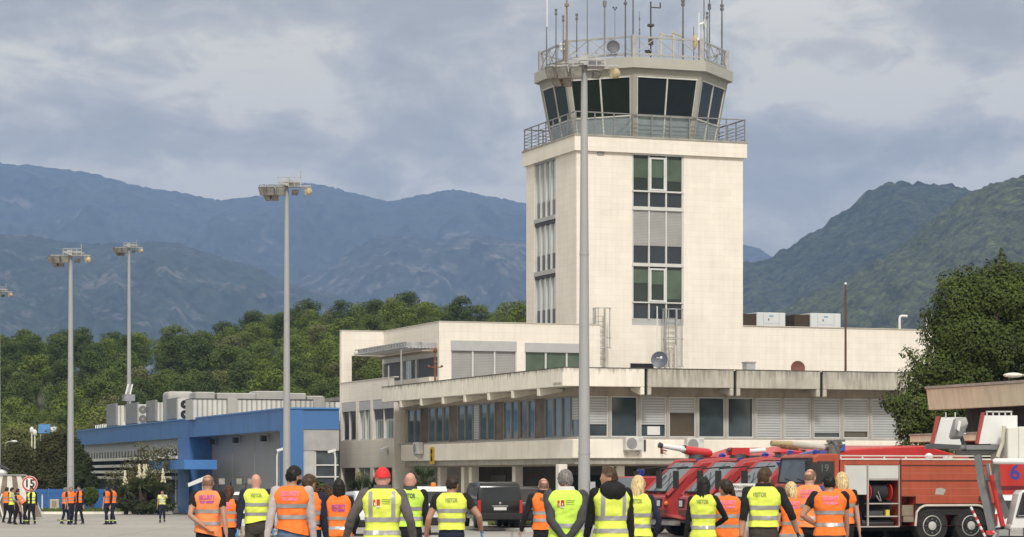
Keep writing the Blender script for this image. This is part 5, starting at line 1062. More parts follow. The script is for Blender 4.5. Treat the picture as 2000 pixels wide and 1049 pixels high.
# small street furniture at the left in the distance
def slamp(px, Y, ytop, reach, label, base=0, M_=WHITEP):
    z = CAMH + (HOR - ytop) / FPX * Y; o = thing('street_lamp', label, 'street lamp', (GX(px, Y), Y, base)); z -= base
    part('pole', GALV, o, lambda mb: mb.tube([(0, 0, 0), (0, 0, z - .5), (reach * .15, 0, z - .12), (reach * .6, 0, z), (reach * .85, 0, z)], [.07, .06, .05, .045, .04], 8), smooth=True)
    part('lamp_head', M_, o, lambda mb: mb.ell((reach, 0, z), (abs(reach) * .28 + .05, .14, .09), 10, 6)); return o
slamp(9.5, 205, 862, .75, 'small curved street lamp in front of the wood at the far left')
slamp(2040, 86, 733, -1.05, 'white street lamp head reaching in above the yellowed canopy', M_=mat('lamp_cream', (.62, .62, .55), .4))
for px, yt, lab in ((62, 840, 'left one of two thin white-capped posts beside the small blue board'), (68, 845, 'shorter thin post next to the small blue board')):
    o = thing('loudspeaker_post', lab, 'post', (GX(px, 208), 208, 0)); z = CAMH + (HOR - yt) / FPX * 208
    part('post', CREAMP, o, lambda mb: mb.tube([(0, 0, 0), (0, 0, z)], .06, 6)); part('head', WHITEP, o, lambda mb: mb.ell((0, 0, z), (.18, .16, .26), 8, 6))
o = thing('blue_board', 'small blue and white board above the dark shrub', 'board', (GX(86, 208), 208, 0)); z = CAMH + (HOR - 846) / FPX * 208
part('board', mat('board_blue', (.10, .28, .62), .5), o, lambda mb: mb.box(-.45, .5, -.05, .05, z, z + .72)); part('panel', WHITEP, o, lambda mb: mb.box(.55, 1.0, -.05, .05, z + .1, z + .5)); part('legs', GALV, o, lambda mb: [mb.tube([(x, .08, 0), (x, .08, z + .6)], .05, 6) for x in (-.3, .8)])
for px, Y, yt, rch, lab in ((541, 126, 879, .18, 'white curved camera post in front of the grey folding doors'), (655.5, 128, 882, -.2, 'white camera post at the corner of the cream wing')):
    z = CAMH + (HOR - yt) / FPX * Y; o = thing('camera_post', lab, 'camera post', (GX(px, Y), Y, 0)); part('post', WHITEP, o, lambda mb: mb.tube([(0, 0, 0), (0, 0, z - .3), (rch * .3, 0, z - .08), (rch, 0, z)], .035, 8)); part('camera', WHITEP, o, lambda mb: mb.bar((rch - .18, -.1, z - .03), (rch + .2, .0, z + .08), .12))
o = thing('barrier_arm', 'white tilted board beside the blue doorway behind the bald man', 'barrier', (GX(392, 136), 136, 0)); s = FPX / 136
part('board', WHITEP, o, lambda mb: mb.prism([((367 - 392) / s, CAMH + (929 - 944) / s), ((368 - 392) / s, CAMH + (929 - 951) / s), ((402 - 392) / s, CAMH + (929 - 938) / s), ((400 - 392) / s, CAMH + (929 - 930) / s)], 'y', -.04, .04)); part('stand', GALV, o, lambda mb: mb.tube([(.1, .08, 0), (.1, .08, 2.0)], .05, 6))
for px, lab in ((424, 'pair of dark work floodlights on a stand by the grey doors behind the bald man'), (480, 'dark work floodlights on a stand above the small white truck')):
    o = thing('work_floodlight', lab, 'work light', (GX(px, 131), 131, 0), 0, 'portable work lights by the grey doors'); 
    part('stand', DARKM, o, lambda mb: (mb.tube([(0, 0, .3), (0, 0, 1.9)], .04, 6), [mb.bar((0, 0, .5), (.5 * math.cos(t), .5 * math.sin(t), 0), .04) for t in (0.3, 2.4, 4.5)], mb.bar((-.45, 0, 1.85), (.45, 0, 1.85), .05)))
    part('lamp', [DARKM, LAMP], o, lambda mb: [flood(mb, (x, -.1, 1.98), y, R(-5), 1.0) for x, y in ((-.3, -.3), (.25, .2))])
# ------------------------------------------------------------------ vehicles
RED = mat('fire_red', (.35, .038, .040), .38, var=.12, scale=1.2, coat=.15)
RED2 = mat('bright_red', (.50, .028, .030), .4, var=.08, coat=.3)
ORED = mat('faded_orange_red', (.37, .070, .033), .5, var=.16, scale=1.1, streak=.30, coat=.05)
VBLACK = mat('car_black', (.007, .007, .009), .22, var=.1, coat=.3)
VWHITE = mat('car_white', (.70, .71, .72), .25, var=.04, coat=.6)
VGLASS = glass('car_glass', (.014, .017, .020)); WGLASS = glass('windscreen_glass', (.085, .105, .125), .12)
CHROME = mat('chrome', (.62, .62, .62), .2, metal=.9, var=.05); LENSR = mat('red_lens', (.45, .015, .015), .2, coat=.6); LENSW = mat('clear_lens', (.6, .62, .65), .15, coat=.6); LENSO = mat('orange_lens', (.75, .22, .02), .25, coat=.5); LENSB = mat('blue_lens', (.01, .03, .30), .15, coat=.8)
TYRE = mat('tyre', (.020, .020, .021), .85, var=.35, scale=7, bump=.4); HUB = mat('hub_grey', (.42, .42, .41), .5, var=.15)
PLATE = mat('plate_white', (.62, .62, .62), .4, var=.04); UNDER = mat('underside', (.02, .02, .02), .9)
def wheel(par, x, y, r, wd, side=-1, hubm=HUB):
    t = part('wheel', TYRE, par, lambda mb: mb.lathe([(r * .55, -wd / 2), (r * .93, -wd / 2), (r, -wd * .32), (r, wd * .32), (r * .93, wd / 2), (r * .55, wd / 2)], 28, (x, y, r), 'y', cap=True), smooth=True)
    part('rim', hubm, t, lambda mb: (mb.lathe([(r * .56, side * (wd / 2 + .002)), (r * .52, side * (wd / 2 + .02)), (r * .46, side * (wd / 2 - .06)), (0.01, side * (wd / 2 - .05))], 28, (x, y, r), 'y', cap=False)))
    part('hub', CHROME if hubm is not HUB else mat('hub_pale', (.5, .5, .49), .45), t, lambda mb: (mb.lathe([(r * .25, side * (wd / 2 - .05)), (r * .23, side * (wd / 2 + .03)), (r * .1, side * (wd / 2 + .05)), (0.005, side * (wd / 2 + .05))], 14, (x, y, r), 'y', cap=False), [mb.lathe([(.022, side * (wd / 2 - .03)), (.02, side * (wd / 2 + .0))], 6, (x + r * .36 * math.cos(a), y, r + r * .36 * math.sin(a)), 'y') for a in [k * .785 for k in range(8)]]))
    return t
# --- the parked fire engines share the terminal's direction; local x runs from nose to tail, local y away from us, side facing us is y = 0
NB = P(1270, 0, 96); 
def slot(k): return Vector((NB.x, NB.y, 0)) - T.n * (3.7 * k)
def crash_tender(k, label, cannon, beam=None):
    W_ = 2.6; o = thing('crash_tender', label, 'fire engine', slot(k) - T.n * 0.0, T.a, 'red raked-nose fire engines parked side by side'); L_ = 8.6
    V = lambda x, y, z: (x, y - W_ / 2, z)
    prof = [(.05, .78), (0, 1.0), (.06, 1.45), (.20, 1.53), (1.42, 2.70), (2.4, 2.82), (2.6, 2.82), (2.6, .62), (.7, .62)]
    # body tapers in plan towards the nose
    def cabm(mb):
        a = [V(x, .0 + (.30 if x < .3 else .12 if x < 1.5 else 0), z) for x, z in prof]; b = [V(x, W_ - (.30 if x < .3 else .12 if x < 1.5 else 0), z) for x, z in prof]
        n = len(prof); mb.add(a + b, [tuple(range(n))[::-1], tuple(range(n, 2 * n))] + [(i, (i + 1) % n, n + (i + 1) % n, n + i) for i in range(n)])
    cab_ = part('cab', RED, o, cabm, bevel=.05, seg=2)
    def sl(t, y): return (.22 + 1.18 * t, y - W_ / 2, 1.565 + 1.13 * t)
    off = Vector((-.02, 0, .02))
    def ws(mb):
        for y0, y1 in ((.36, 1.27), (1.33, W_ - .36)):
            mb.add([Vector(sl(.02, y0)) + off, Vector(sl(.02, y1)) + off, Vector(sl(.97, max(y0, .3))) + off, Vector(sl(.97, max(y1, .3))) + off][:2] + [Vector(sl(.97, y1)) + off, Vector(sl(.97, y0)) + off], [(0, 1, 2, 3)])
    part('windscreen', WGLASS, cab_, ws)
    part('roof_glass', WGLASS, cab_, lambda mb: mb.add([V(1.5, .3, 2.735), V(1.5, W_ - .3, 2.735), V(2.2, W_ - .25, 2.822), V(2.2, .25, 2.822)], [(0, 1, 2, 3)]))
    part('side_window', VGLASS, cab_, lambda mb: (mb.add([V(.62, -.0, 1.62), V(1.30, -.012, 1.62), V(1.30, -.012, 2.25)], [(0, 1, 2)]) if False else mb.add([V(.75, .115, 1.62), V(1.25, .1, 1.62), V(1.25, .1, 2.22)], [(0, 1, 2)]), mb.add([V(1.72, -.006, 1.6), V(2.5, -.006, 1.6), V(2.5, -.006, 2.6), V(1.85, -.006, 2.55)], [(0, 1, 2, 3)])))
    part('pillar', RED, cab_, lambda mb: [mb.tube([V(.17, y, 1.5), V(1.42, y, 2.71), V(2.5, y, 2.84)], .085, 8) for y in (.27, W_ - .27)])
    part('wiper', BLACK, cab_, lambda mb: (mb.bar(Vector(sl(.03, .4)) + off * 2, Vector(sl(.03, 2.2)) + off * 2, .05), [mb.bar(Vector(sl(.03, y)) + off * 2, Vector(sl(.55, y + .35)) + off * 2, .025) for y in (.5, 1.5)]))
    for one in (0, 1): part('mirror', BLACK, cab_, lambda mb: (mb.tube([Vector(sl(.75, .3)) + off * 6, (-.05, -W_ / 2 + .25, 2.45), (-.12, -W_ / 2 + .2, 2.35)], .025, 5), mb.box(-.20, -.08, -W_ / 2 + .1, -W_ / 2 + .34, 1.75, 2.38)) if one else (mb.tube([Vector(sl(.75, W_ - .4)) + off * 6, (-.05, W_ / 2 - .3, 2.45)], .025, 5), mb.box(-.16, -.04, W_ / 2 - .45, W_ / 2 - .22, 1.75, 2.38)))
    [part('headlight', LENSW, cab_, lambda mb: mb.box(-.03, .05, y - .13 - W_ / 2, y + .13 - W_ / 2, 1.12, 1.33)) for y in (.55, W_ - .55)]; [part('lamp_surround', BLACK, cab_, lambda mb: mb.box(-.022, .04, y - .2 - W_ / 2, y + .2 - W_ / 2, 1.07, 1.38)) for y in (.55, W_ - .55)]
    part('indicator', LENSO, cab_, lambda mb: mb.ell((.12, -W_ / 2 + .2, 1.22), .08, 8, 6)); part('white_stripe', WHITEP, cab_, lambda mb: mb.add([(-.012, -.12, 1.04), (-.012, .12, 1.04), (.008, .03, 1.4), (.008, -.03, 1.4)], [(0, 1, 2, 3)]))
    part('nose_guard', mat('nose_dark_red', (.14, .04, .04), .6, var=.2), cab_, lambda mb: mb.prism([(-.01, 1.0), (.04, .80), (.72, .6), (1.0, .66), (.5, .95)], 'y', -W_ / 2 + .28, W_ / 2 - .28))
    part('bumper', GALV, o, lambda mb: (mb.box(.35, .6, -W_ / 2 + .1, W_ / 2 - .1, .42, .58), mb.box(.5, 1.0, -W_ / 2 + .3, W_ / 2 - .3, .5, .62)))
    body = part('body', RED2, o, lambda mb: mb.loft([[(2.62, -W_ / 2, .7), (2.62, W_ / 2, .7), (2.62, W_ / 2, 2.95), (2.62, -W_ / 2, 2.95)], [(3.6, -W_ / 2, .7), (3.6, W_ / 2, .7), (3.6, W_ / 2, 3.26), (3.6, -W_ / 2, 3.12)], [(6.2, -W_ / 2, .7), (6.2, W_ / 2, .7), (6.2, W_ / 2, 3.24), (6.2, -W_ / 2, 3.24)], [(L_, -W_ / 2, .8), (L_, W_ / 2, .8), (L_, W_ / 2, 2.62), (L_, -W_ / 2, 2.62)]]), bevel=.04)
    part('locker_shutter', slats('alu_shutter', (.50, .50, .50), (.3, .3, .3), .06), body, lambda mb: [mb.box(x, x + 1.3, -W_ / 2 - .012, -W_ / 2 - .003, 1.2, 2.5) for x in (3.0, 4.5)])
    part('chassis', UNDER, o, lambda mb: mb.box(.9, L_ - .3, -W_ / 2 + .35, W_ / 2 - .35, .5, .69))
    for x in (1.55, 5.6, 7.1):
        for sd in (-1, 1): wheel(o, x, sd * (W_ / 2 - .28), .56, .5, sd)
    def mon(mb):
        mb.cur = 2; mb.lathe([(.28, 2.83), (.26, 2.95), (.18, 3.0)], 14, (1.75, 0, 0)); mb.cur = 0
        if cannon == 0:
            mb.tube([(2.32, 0, 3.03), (2.2, 0, 3.04), (1.8, 0, 3.07), (1.45, 0, 3.14), (1.3, 0, 3.17)], [.10, .17, .18, .17, .15], 14); mb.cur = 1; mb.tube([(1.3, 0, 3.17), (1.1, 0, 3.20), (.45, 0, 3.30)], [.12, .10, .085], 12); mb.cur = 2; mb.tube([(.45, 0, 3.30), (.33, 0, 3.33)], [.09, .11], 12); mb.bar((1.26, 0, 3.04), (1.3, 0, 3.32), .22, .05)
        elif cannon == 1:
            mb.box(1.45, 2.1, -.18, .18, 2.93, 3.2); mb.tube([(1.5, 0, 3.07), (1.35, 0, 3.05)], [.15, .10], 12); mb.cur = 1; mb.tube([(2.1, 0, 3.08), (2.3, 0, 3.08), (2.75, 0, 3.12)], [.10, .085, .085], 12); mb.cur = 2; mb.box(1.55, 2.5, -.1, .1, 2.84, 2.928); mb.ell((1.38, -.1, 3.12), .08, 8, 6)
        else:
            mb.loft([[(1.65, -.22, 2.90), (2.25, -.22, 2.90), (2.25, .22, 2.90), (1.65, .22, 2.90)], [(1.5, -.24, 3.02), (2.35, -.24, 3.02), (2.35, .24, 3.02), (1.5, .24, 3.02)], [(1.7, -.15, 3.22), (2.1, -.15, 3.22), (2.1, .15, 3.22), (1.7, .15, 3.22)]]); mb.cur = 2; mb.box(2.3, 2.5, -.15, .15, 2.95, 3.1); mb.ell((1.9, 0, 3.24), .05, 8, 6)
    part('water_cannon', [RED2, WHITEP, DARKM], o, mon, smooth=(cannon == 0))
    [part('beacon', LENSB, o, lambda mb: mb.lathe([(.12, 2.82), (.12, 2.98), (.07, 3.03), (.01, 3.035)], 12, (2.3, y, 0))) for y in (-.95, .95)]
    if beam: part('roof_beam', mat('blue_beam', (.07, .10, .34), .5), o, lambda mb: mb.loft([[(1.0, -W_ / 2 - .05, 2.66), (1.1, -W_ / 2 - .05, 2.50), (1.1, -W_ / 2 + .3, 2.50), (1.0, -W_ / 2 + .3, 2.66)], [(1.9, -W_ / 2 - .05, 2.98), (1.95, -W_ / 2 - .05, 2.80), (1.95, -W_ / 2 + .3, 2.80), (1.9, -W_ / 2 + .3, 2.98)], [(3.3, -W_ / 2 - .05, 3.28), (3.3, -W_ / 2 - .05, 3.06), (3.3, -W_ / 2 + .3, 3.06), (3.3, -W_ / 2 + .3, 3.28)]]))
    o.scale = (1.08, 1.1, 1.03)
    return o
crash_tender(0, 'red raked-nose fire engine with a white-barrelled water cannon, farthest left', 0)
crash_tender(1, 'middle red raked-nose fire engine with a boxy red cannon behind the black-haired woman', 1)
crash_tender(2, 'red raked-nose fire engine with a blue roof beam next to the faded orange engine', 2, True)
o = thing('old_fire_engine', 'small dark red fire engine with blue lamp hidden behind the leftmost raked-nose engine', 'fire engine', slot(-1.15) + T.d * .5, T.a)
part('cab', RED, o, lambda mb: mb.prism([(0, .6), (0, 1.5), (.35, 2.25), (2.2, 2.25), (2.2, .6)], 'y', -1.1, 1.1), bevel=.05); part('body', RED, o, lambda mb: mb.box(2.25, 6, -1.15, 1.15, .6, 2.4), bevel=.04); part('windscreen', WGLASS, o, lambda mb: mb.add([(.0, -.95, 1.56), (.0, .95, 1.56), (.31, .95, 2.2), (.31, -.95, 2.2)], [(0, 1, 2, 3)])); part('beacon', LENSB, o, lambda mb: mb.lathe([(.14, 2.25), (.14, 2.5), (.1, 2.55)], 12, (.7, -.5, 0))); part('chassis', UNDER, o, lambda mb: mb.box(.4, 5.6, -.7, .7, .4, .6))
for x in (1.1, 4.8):
    for sd in (-1, 1): wheel(o, x, sd * .9, .48, .36, sd)

# --- faded orange-red fire engine in front
YA = 83.0; A1 = P(1578, 0, YA); FA = Frame(A1.x, A1.y, 20.0)
fe = thing('fire_engine', 'long faded orange-red fire engine with an open hose reel locker', 'fire engine', (A1.x, A1.y, 0), FA.a)
SA = Face(FA, 'f', 0.0); ax = SA.A; az = lambda py, px=1700: SA.Z(py, ax(px)); WA = 2.5
zr_ = az(895); x_c = ax(1641); x_e = ax(1942)
cabA = part('cab', ORED, fe, lambda mb: mb.prism([(0.02, .75), (0, az(948)), (.1, az(944)), (.22, az(892)), (.4, az(886.5)), (x_c - .03, az(886.5)), (x_c - .03, .75)], 'y', 0, WA), bevel=.05, seg=2)
part('windscreen', WGLASS, cabA, lambda mb: mb.add([(.098, .14, az(941.5)), (.098, WA - .14, az(941.5)), (.204, WA - .16, az(898)), (.204, .16, az(898))], [(0, 3, 2, 1)]))
part('screen_seal', BLACK, cabA, lambda mb: [mb.bar(a, b, .05) for a, b in (((.09, .1, az(943)), (.09, WA - .1, az(943))), ((.205, .12, az(896)), (.205, WA - .12, az(896))), ((.095, .11, az(943)), (.2, .13, az(896))), ((.095, WA - .11, az(943)), (.2, WA - .13, az(896))))])
part('wiper', BLACK, cabA, lambda mb: [mb.bar((.07, y, az(942)), (.1, y + .7, az(935)), .03) for y in (.3, 1.2)])
part('side_window', VGLASS, cabA, lambda mb: (SA.box(mb, ax(1583), ax(1596), .0, .006, az(945), az(903)), SA.box(mb, ax(1598), ax(1627), 0, .006, az(945), az(901))))
part('door_seam', mat('groove_dark', (.08, .02, .015), .8), cabA, lambda mb: [SA.box(mb, ax(p), ax(p) + .018, .001, .006, .8, az(898)) for p in (1580, 1629)])
part('door_handle', DARKM, cabA, lambda mb: SA.box(mb, ax(1619), ax(1626), .002, .04, az(951), az(949)))
part('step', GALV, cabA, lambda mb: SA.box(mb, ax(1584), ax(1622), -.1, .02, .62, .68))
part('window_frame', mat('frame_dark', (.06, .03, .025), .5), cabA, lambda mb: [SA.box(mb, ax(p), ax(p) + .03, .007, .012, az(945), az(901)) for p in (1596, 1627)])
part('window_number', mat('pale_marking', (.13, .13, .13), .5), cabA, lambda mb: letters(mb, "19", .34, (ax(1610), -.0085, az(915))))
part('mirror', BLACK, cabA, lambda mb: (mb.box(-.12, -.02, -.22, -.02, az(925), az(900)), mb.bar((.1, 0, az(896)), (-.07, -.1, az(899)), .03)))
[part('beacon', LENSB, cabA, lambda mb: mb.lathe([(.11, az(886.5)), (.11, az(880)), (.06, az(878))], 12, (.45, y, 0))) for y in (.3, WA - .3)]
part('badge_strip', mat('badge_dark', (.05, .03, .03), .5), cabA, lambda mb: mb.box(-.012, .0, .5, WA - .5, az(960), az(954)))
bodyA = part('body', ORED, fe, lambda mb: SA.wall(mb, x_c, x_e, .62, zr_ - .06, [(ax(1649), ax(1757), .62, az(908)), (ax(1760), ax(1789), .62, az(968)), (ax(1785), x_e - .02, .62, az(984))], .6))
part('body_shell', ORED, bodyA, lambda mb: (mb.box(x_c, x_e, .62, WA, .7, zr_ - .06), mb.add([(x_c, 0, zr_ - .06), (x_e, 0, zr_ - .06), (x_e, .62, zr_ - .06), (x_c, .62, zr_ - .06)], [(0, 1, 2, 3)]), mb.add([(x_e, 0, az(984)), (x_e, .62, az(984)), (x_e, .62, zr_ - .06), (x_e, 0, zr_ - .06)], [(0, 1, 2, 3)]), mb.add([(x_c, 0, .62), (x_c, .62, .62), (x_c, .62, zr_ - .06), (x_c, 0, zr_ - .06)], [(0, 1, 2, 3)])))
part('roof_rail', mat('rail_white', (.58, .57, .53), .5), bodyA, lambda mb: (mb.box(x_c, ax(1757), -.03, .1, zr_ - .055, zr_ + .0), mb.box(ax(1760), x_e, -.03, .1, zr_ - .055, zr_ + .0), mb.box(x_c, x_e, .0, .06, zr_ + .06, zr_ + .1), [mb.box(x_c + k * .8, x_c + k * .8 + .05, .01, .05, zr_, zr_ + .06) for k in range(6)]))
part('panel_groove', mat('groove_dark', (.08, .02, .015), .8), bodyA, lambda mb: [SA.box(mb, ax(1761), x_e, .001, .012, az(y) - .02, az(y) + .02) for y in (909, 939)] + [SA.box(mb, ax(1757), ax(1760), .001, .02, .62, zr_ - .06)])
part('panel_line', mat('line_light', (.45, .16, .10), .6), bodyA, lambda mb: [SA.box(mb, ax(1761), x_e, .001, .006, az(y) - .008, az(y) + .008) for y in (924, 954, 969)])
part('paint_patch', mat('patch_grey', (.40, .36, .34), .6, var=.1), bodyA, lambda mb: mb.prism([(ax(1826), az(966)), (ax(1843), az(967)), (ax(1847), az(957)), (ax(1838), az(953)), (ax(1828), az(955))], 'y', -.008, -.002))
sh = part('locker_shutter', mat('shutter_white', (.55, .55, .54), .45, var=.05), bodyA, lambda mb: (SA.box(mb, ax(1650), ax(1693), -.06, -.01, az(966), az(909)), SA.box(mb, ax(1697), ax(1755), -.06, -.01, az(935), az(909))))
part('locker_frame', mat('locker_trim', (.40, .36, .33), .5), bodyA, lambda mb: [SA.box(mb, ax(p), ax(p) + .05, -.05, .01, az(1028 if p != 1649 else 968), az(908)) for p in (1649, 1694, 1755.5)] + [SA.box(mb, ax(1697), ax(1755), -.3, -.02, az(y), az(y) + .04) for y in (938, 985, 1010)] + [SA.box(mb, ax(1678), ax(1757), -.1, .0, az(1030), az(1030) + .04)])
part('locker_interior', VOID, bodyA, lambda mb: SA.box(mb, ax(1650), ax(1757), -.62, -.58, .62, az(909)))
reel = part('hose_reel', mat('hose_black', (.03, .03, .032), .8, bump=.3), bodyA, lambda mb: [mb.lathe([(az(945) - az(962) , .0), (az(945) - az(962), .02)], 20, (ax(1725) + .32 * (k / 12 - .5) * 1.3, .3, az(962)), 'x') if False else mb.lathe([(.22, 0), (.25, .03), (.22, .06)], 20, (ax(1708) + k * .062, .32, az(961)), 'x') for k in range(9)])
[part('reel_flange', RED2, reel, lambda mb: mb.lathe([(.29, 0), (.29, .03)], 20, (ax(p), .32, az(961)), 'x')) for p in (1702, 1743)]
part('reel_spoke', GALV, reel, lambda mb: [mb.bar((ax(1712), .02, az(968)), (ax(1720), .05, az(979)), .03), mb.bar((ax(1715), .0, az(960)), (ax(1721), .0, az(979)), .02)])
part('yellow_bottle', mat('yellow_can', (.62, .5, .06), .5), bodyA, lambda mb: mb.box(ax(1732), ax(1739), .05, .15, az(1009), az(996)))
part('locker_load', DARKM, bodyA, lambda mb: (mb.box(ax(1700), ax(1728), .1, .5, az(1009), az(998)), mb.tube([(ax(1690), .3, az(1022)), (ax(1752), .3, az(1022))], .1, 10), mb.tube([(ax(1655), .25, az(1020)), (ax(1655), .25, az(975))], .08, 8), mb.tube([(ax(1675), .25, az(1020)), (ax(1675), .25, az(985))], .1, 8)))
part('tank_bracket', mat('tan_tank', (.22, .18, .14), .7, var=.2), bodyA, lambda mb: (mb.box(ax(1763), ax(1788), .05, .4, az(1008), az(987)), mb.box(ax(1765), ax(1785), .02, .3, az(1020), az(1009))))
xw = [ax(1821.5), ax(1897.5)]; rw = .62
def arch(mb):
    pts = [(xw[0] - .66, .62)] + [(xw[0] - .66 + .42 * (1 - math.cos(t)), az(992) - .25 + .42 * math.sin(t) - .1) for t in (.5, .9, 1.3, 1.57)] + [(xw[1] + .62 - .42 * (1 - math.cos(t)), az(992) - .25 + .42 * math.sin(t) - .1) for t in (1.57, 1.3, .9, .5)] + [(xw[1] + .68, .62)]
    mb.tube([(x, -.03, z) for x, z in pts], .04, 6)
part('wheel_arch', mat('arch_white', (.56, .53, .46), .5), bodyA, arch)
part('mudguard', UNDER, bodyA, lambda mb: mb.box(ax(1786), x_e - .05, .05, .6, .98, az(984) - .005))
for x in xw:
    wheel(fe, x, .24, rw, .42, -1); wheel(fe, x, WA - .24, rw, .42, 1)
wheel(fe, ax(1603), .24, rw, .42, -1); wheel(fe, ax(1603), WA - .24, rw, .42, 1)
part('chassis', UNDER, fe, lambda mb: mb.box(.3, x_e - .1, .63, WA - .6, .45, .72))
part('bumper', mat('bumper_dark', (.06, .05, .05), .6), fe, lambda mb: mb.box(-.1, .3, .05, WA - .05, .45, .74))
def roofmon(mb):
    zt = az(886)
    mb.cur = 0; mb.tube([(ax(1570), .9, az(868)), (ax(1634), .9, az(874))], .105, 12); mb.cur = 1; mb.lathe([(.22, zt), (.22, az(868)), (.14, az(862))], 14, (ax(1652), .9, 0)); mb.tube([(ax(1634), .9, az(873)), (ax(1668), .9, az(868))], .1, 8); mb.tube([(ax(1660), .7, az(890)), (ax(1645), .7, az(860))], .04, 6); mb.bar((ax(1637), .8, az(862)), (ax(1672), .8, az(860)), .08); mb.cur = 2; mb.tube([(ax(1530), .9, az(866)), (ax(1570), .9, az(868))], [.095, .11], 10); mb.cur = 3; mb.tube([(ax(1541), .6, az(872)), (ax(1575), .6, az(876))], .07, 8)
part('roof_monitor', [mat('hose_grey', (.40, .38, .34), .6), mat('monitor_metal', (.16, .16, .16), .5, metal=.4), mat('nozzle_tan', (.38, .30, .16), .6), RUST], fe, roofmon)
part('roof_vent', WHITEP, fe, lambda mb: (mb.ell((ax(1829), .5, zr_ + .06), (.14, .14, .12), 12, 8), mb.lathe([(.16, zr_ - .05), (.16, zr_ + .08)], 12, (ax(1866), .5, 0))))
part('roof_box', mat('roof_box_red', (.35, .10, .08), .6), fe, lambda mb: mb.box(ax(1872), ax(1910), .6, 1.6, zr_ - .05, zr_ + .15))
part('tail_bracket', DARKM, fe, lambda mb: mb.box(ax(1912), ax(1919), -.05, .01, az(979), az(970)))

# --- boarding lift at the right edge, in front of the orange engine's tail
YL = 74.; s = FPX / YL
lift = thing('boarding_lift', 'white boarding lift truck with grey scissor masts and red-edged side panels', 'lift truck', (GX(1960, YL), YL, 0))
lp = lambda px, py, y=0: ((px - 1960) / s, y, CAMH + (HOR - py) / s)
def q4(mb, p, y0, y1): mb.prism([(a[0], a[2]) for a in [lp(*q) for q in p]], 'y', y0, y1)
MASTG = mat('mast_steel', (.20, .205, .215), .5, metal=.3, var=.15)
part('platform', MASTG, lift, lambda mb: (q4(mb, [(1890, 878), (1890, 869), (1990, 869), (1990, 878)], .2, 3.2), q4(mb, [(1815, 876), (1815, 869), (1822, 867), (1890, 869), (1890, 876)], .3, .9), q4(mb, [(1900, 888), (1900, 879), (1958, 879), (1940, 888)], .4, 2.8)))
part('beam_pad', mat('pad_dark', (.06, .065, .075), .6), lift, lambda mb: q4(mb, [(1813, 877), (1813, 869), (1822, 866), (1878, 869), (1878, 875)], .15, .28))
sp1 = part('side_panel', VWHITE, lift, lambda mb: q4(mb, [(1915, 867), (1927, 811), (1991, 811), (1991, 866)], .3, .38)); part('panel_edge', mat('edge_red', (.34, .05, .04), .5), sp1, lambda mb: q4(mb, [(1909, 866), (1921, 805), (1927, 805), (1915, 867)], .27, .42))
sp2 = part('side_panel', VWHITE, lift, lambda mb: q4(mb, [(1853, 867), (1868, 811), (1917, 811), (1908, 867)], 2.6, 2.68)); part('panel_edge', mat('edge_red', (.34, .05, .04), .5), sp2, lambda mb: q4(mb, [(1846, 866), (1858, 809), (1865, 809), (1852, 867)], 2.55, 2.72))
part('window', GLASS_B, sp2, lambda mb: q4(mb, [(1904, 843), (1904, 817), (1917, 817), (1917, 843)], 2.57, 2.60)); part('window_trim', WHITEP, sp2, lambda mb: [mb.bar(lp(1903, 816, 2.57), lp(1903, 844, 2.57), .03), mb.bar(lp(1903, 844, 2.57), lp(1917, 844, 2.57), .03)])
part('handrail', TRIM, lift, lambda mb: [mb.bar(lp(1935 + k * 12, 811, .6), lp(1935 + k * 12, 803, .6), .04) for k in range(5)] + [mb.bar(lp(1933, 803, .6), lp(1985, 803, .6), .04)] + [mb.bar(lp(p, 811, 2.6), lp(p, 801, 2.6), .03) for p in (1877, 1896)])
part('covered_lamp', mat('canvas_grey', (.30, .30, .30), .8, var=.2, bump=.3), lift, lambda mb: (mb.loft([[lp(1877, 815, .9), lp(1898, 813, .9), lp(1900, 815, 1.5), lp(1880, 816, 1.5)], [lp(1872, 838, .7), lp(1900, 826, .7), lp(1903, 830, 1.6), lp(1874, 840, 1.6)], [lp(1868, 852, .8), lp(1890, 852, .8), lp(1892, 852, 1.5), lp(1870, 852, 1.5)], [lp(1870, 857, .9), lp(1886, 857, .9), lp(1886, 857, 1.4), lp(1872, 857, 1.4)]])), smooth=True, bevel=.04, seg=2)
part('lamp_flap', WHITEP, lift, lambda mb: q4(mb, [(1876, 838), (1880, 820), (1885, 822), (1881, 842)], .62, .66)); part('lamp_arm', DARKM, lift, lambda mb: mb.tube([lp(1889, 852, 1), lp(1894, 866, 1), lp(1896, 880, 1)], .06, 6))
part('lift_mast', MASTG, lift, lambda mb: (mb.bar(lp(1914, 888, .4), lp(1921, 935, .35), .10, .2), mb.bar(lp(1919, 930, .35), lp(1942, 1045, .2), .13, .2), mb.bar(lp(1926, 930, .5), lp(1946, 1030, .4), .08, .2), mb.bar(lp(1934, 905, .5), lp(1938, 935, .5), .07), mb.bar(lp(1951, 900, .6), lp(1957, 965, .6), .13, .2), mb.bar(lp(1957, 965, .6), lp(1975, 1012, .5), .10, .2), mb.bar(lp(1917, 935, .3), lp(1960, 938, .6), .06)))
part('hydraulic_ram', mat('ram_red', (.45, .02, .02), .4), lift, lambda mb: mb.tube([lp(1938, 928, .2), lp(1960, 1028, .1)], .075, 10)); part('ram_rod', CHROME, lift, lambda mb: mb.tube([lp(1935, 905, .22), lp(1938, 928, .2)], .03, 8))
part('cabin_box', mat('box_cream_white', (.66, .66, .62), .5, var=.03), lift, lambda mb: (q4(mb, [(1963, 898), (1963, 836), (1984, 834), (1984, 898)], -.4, 2.2), q4(mb, [(1984.3, 898), (1984.3, 834), (2060, 832), (2060, 898)], -.4, 2.2)), bevel=.02)
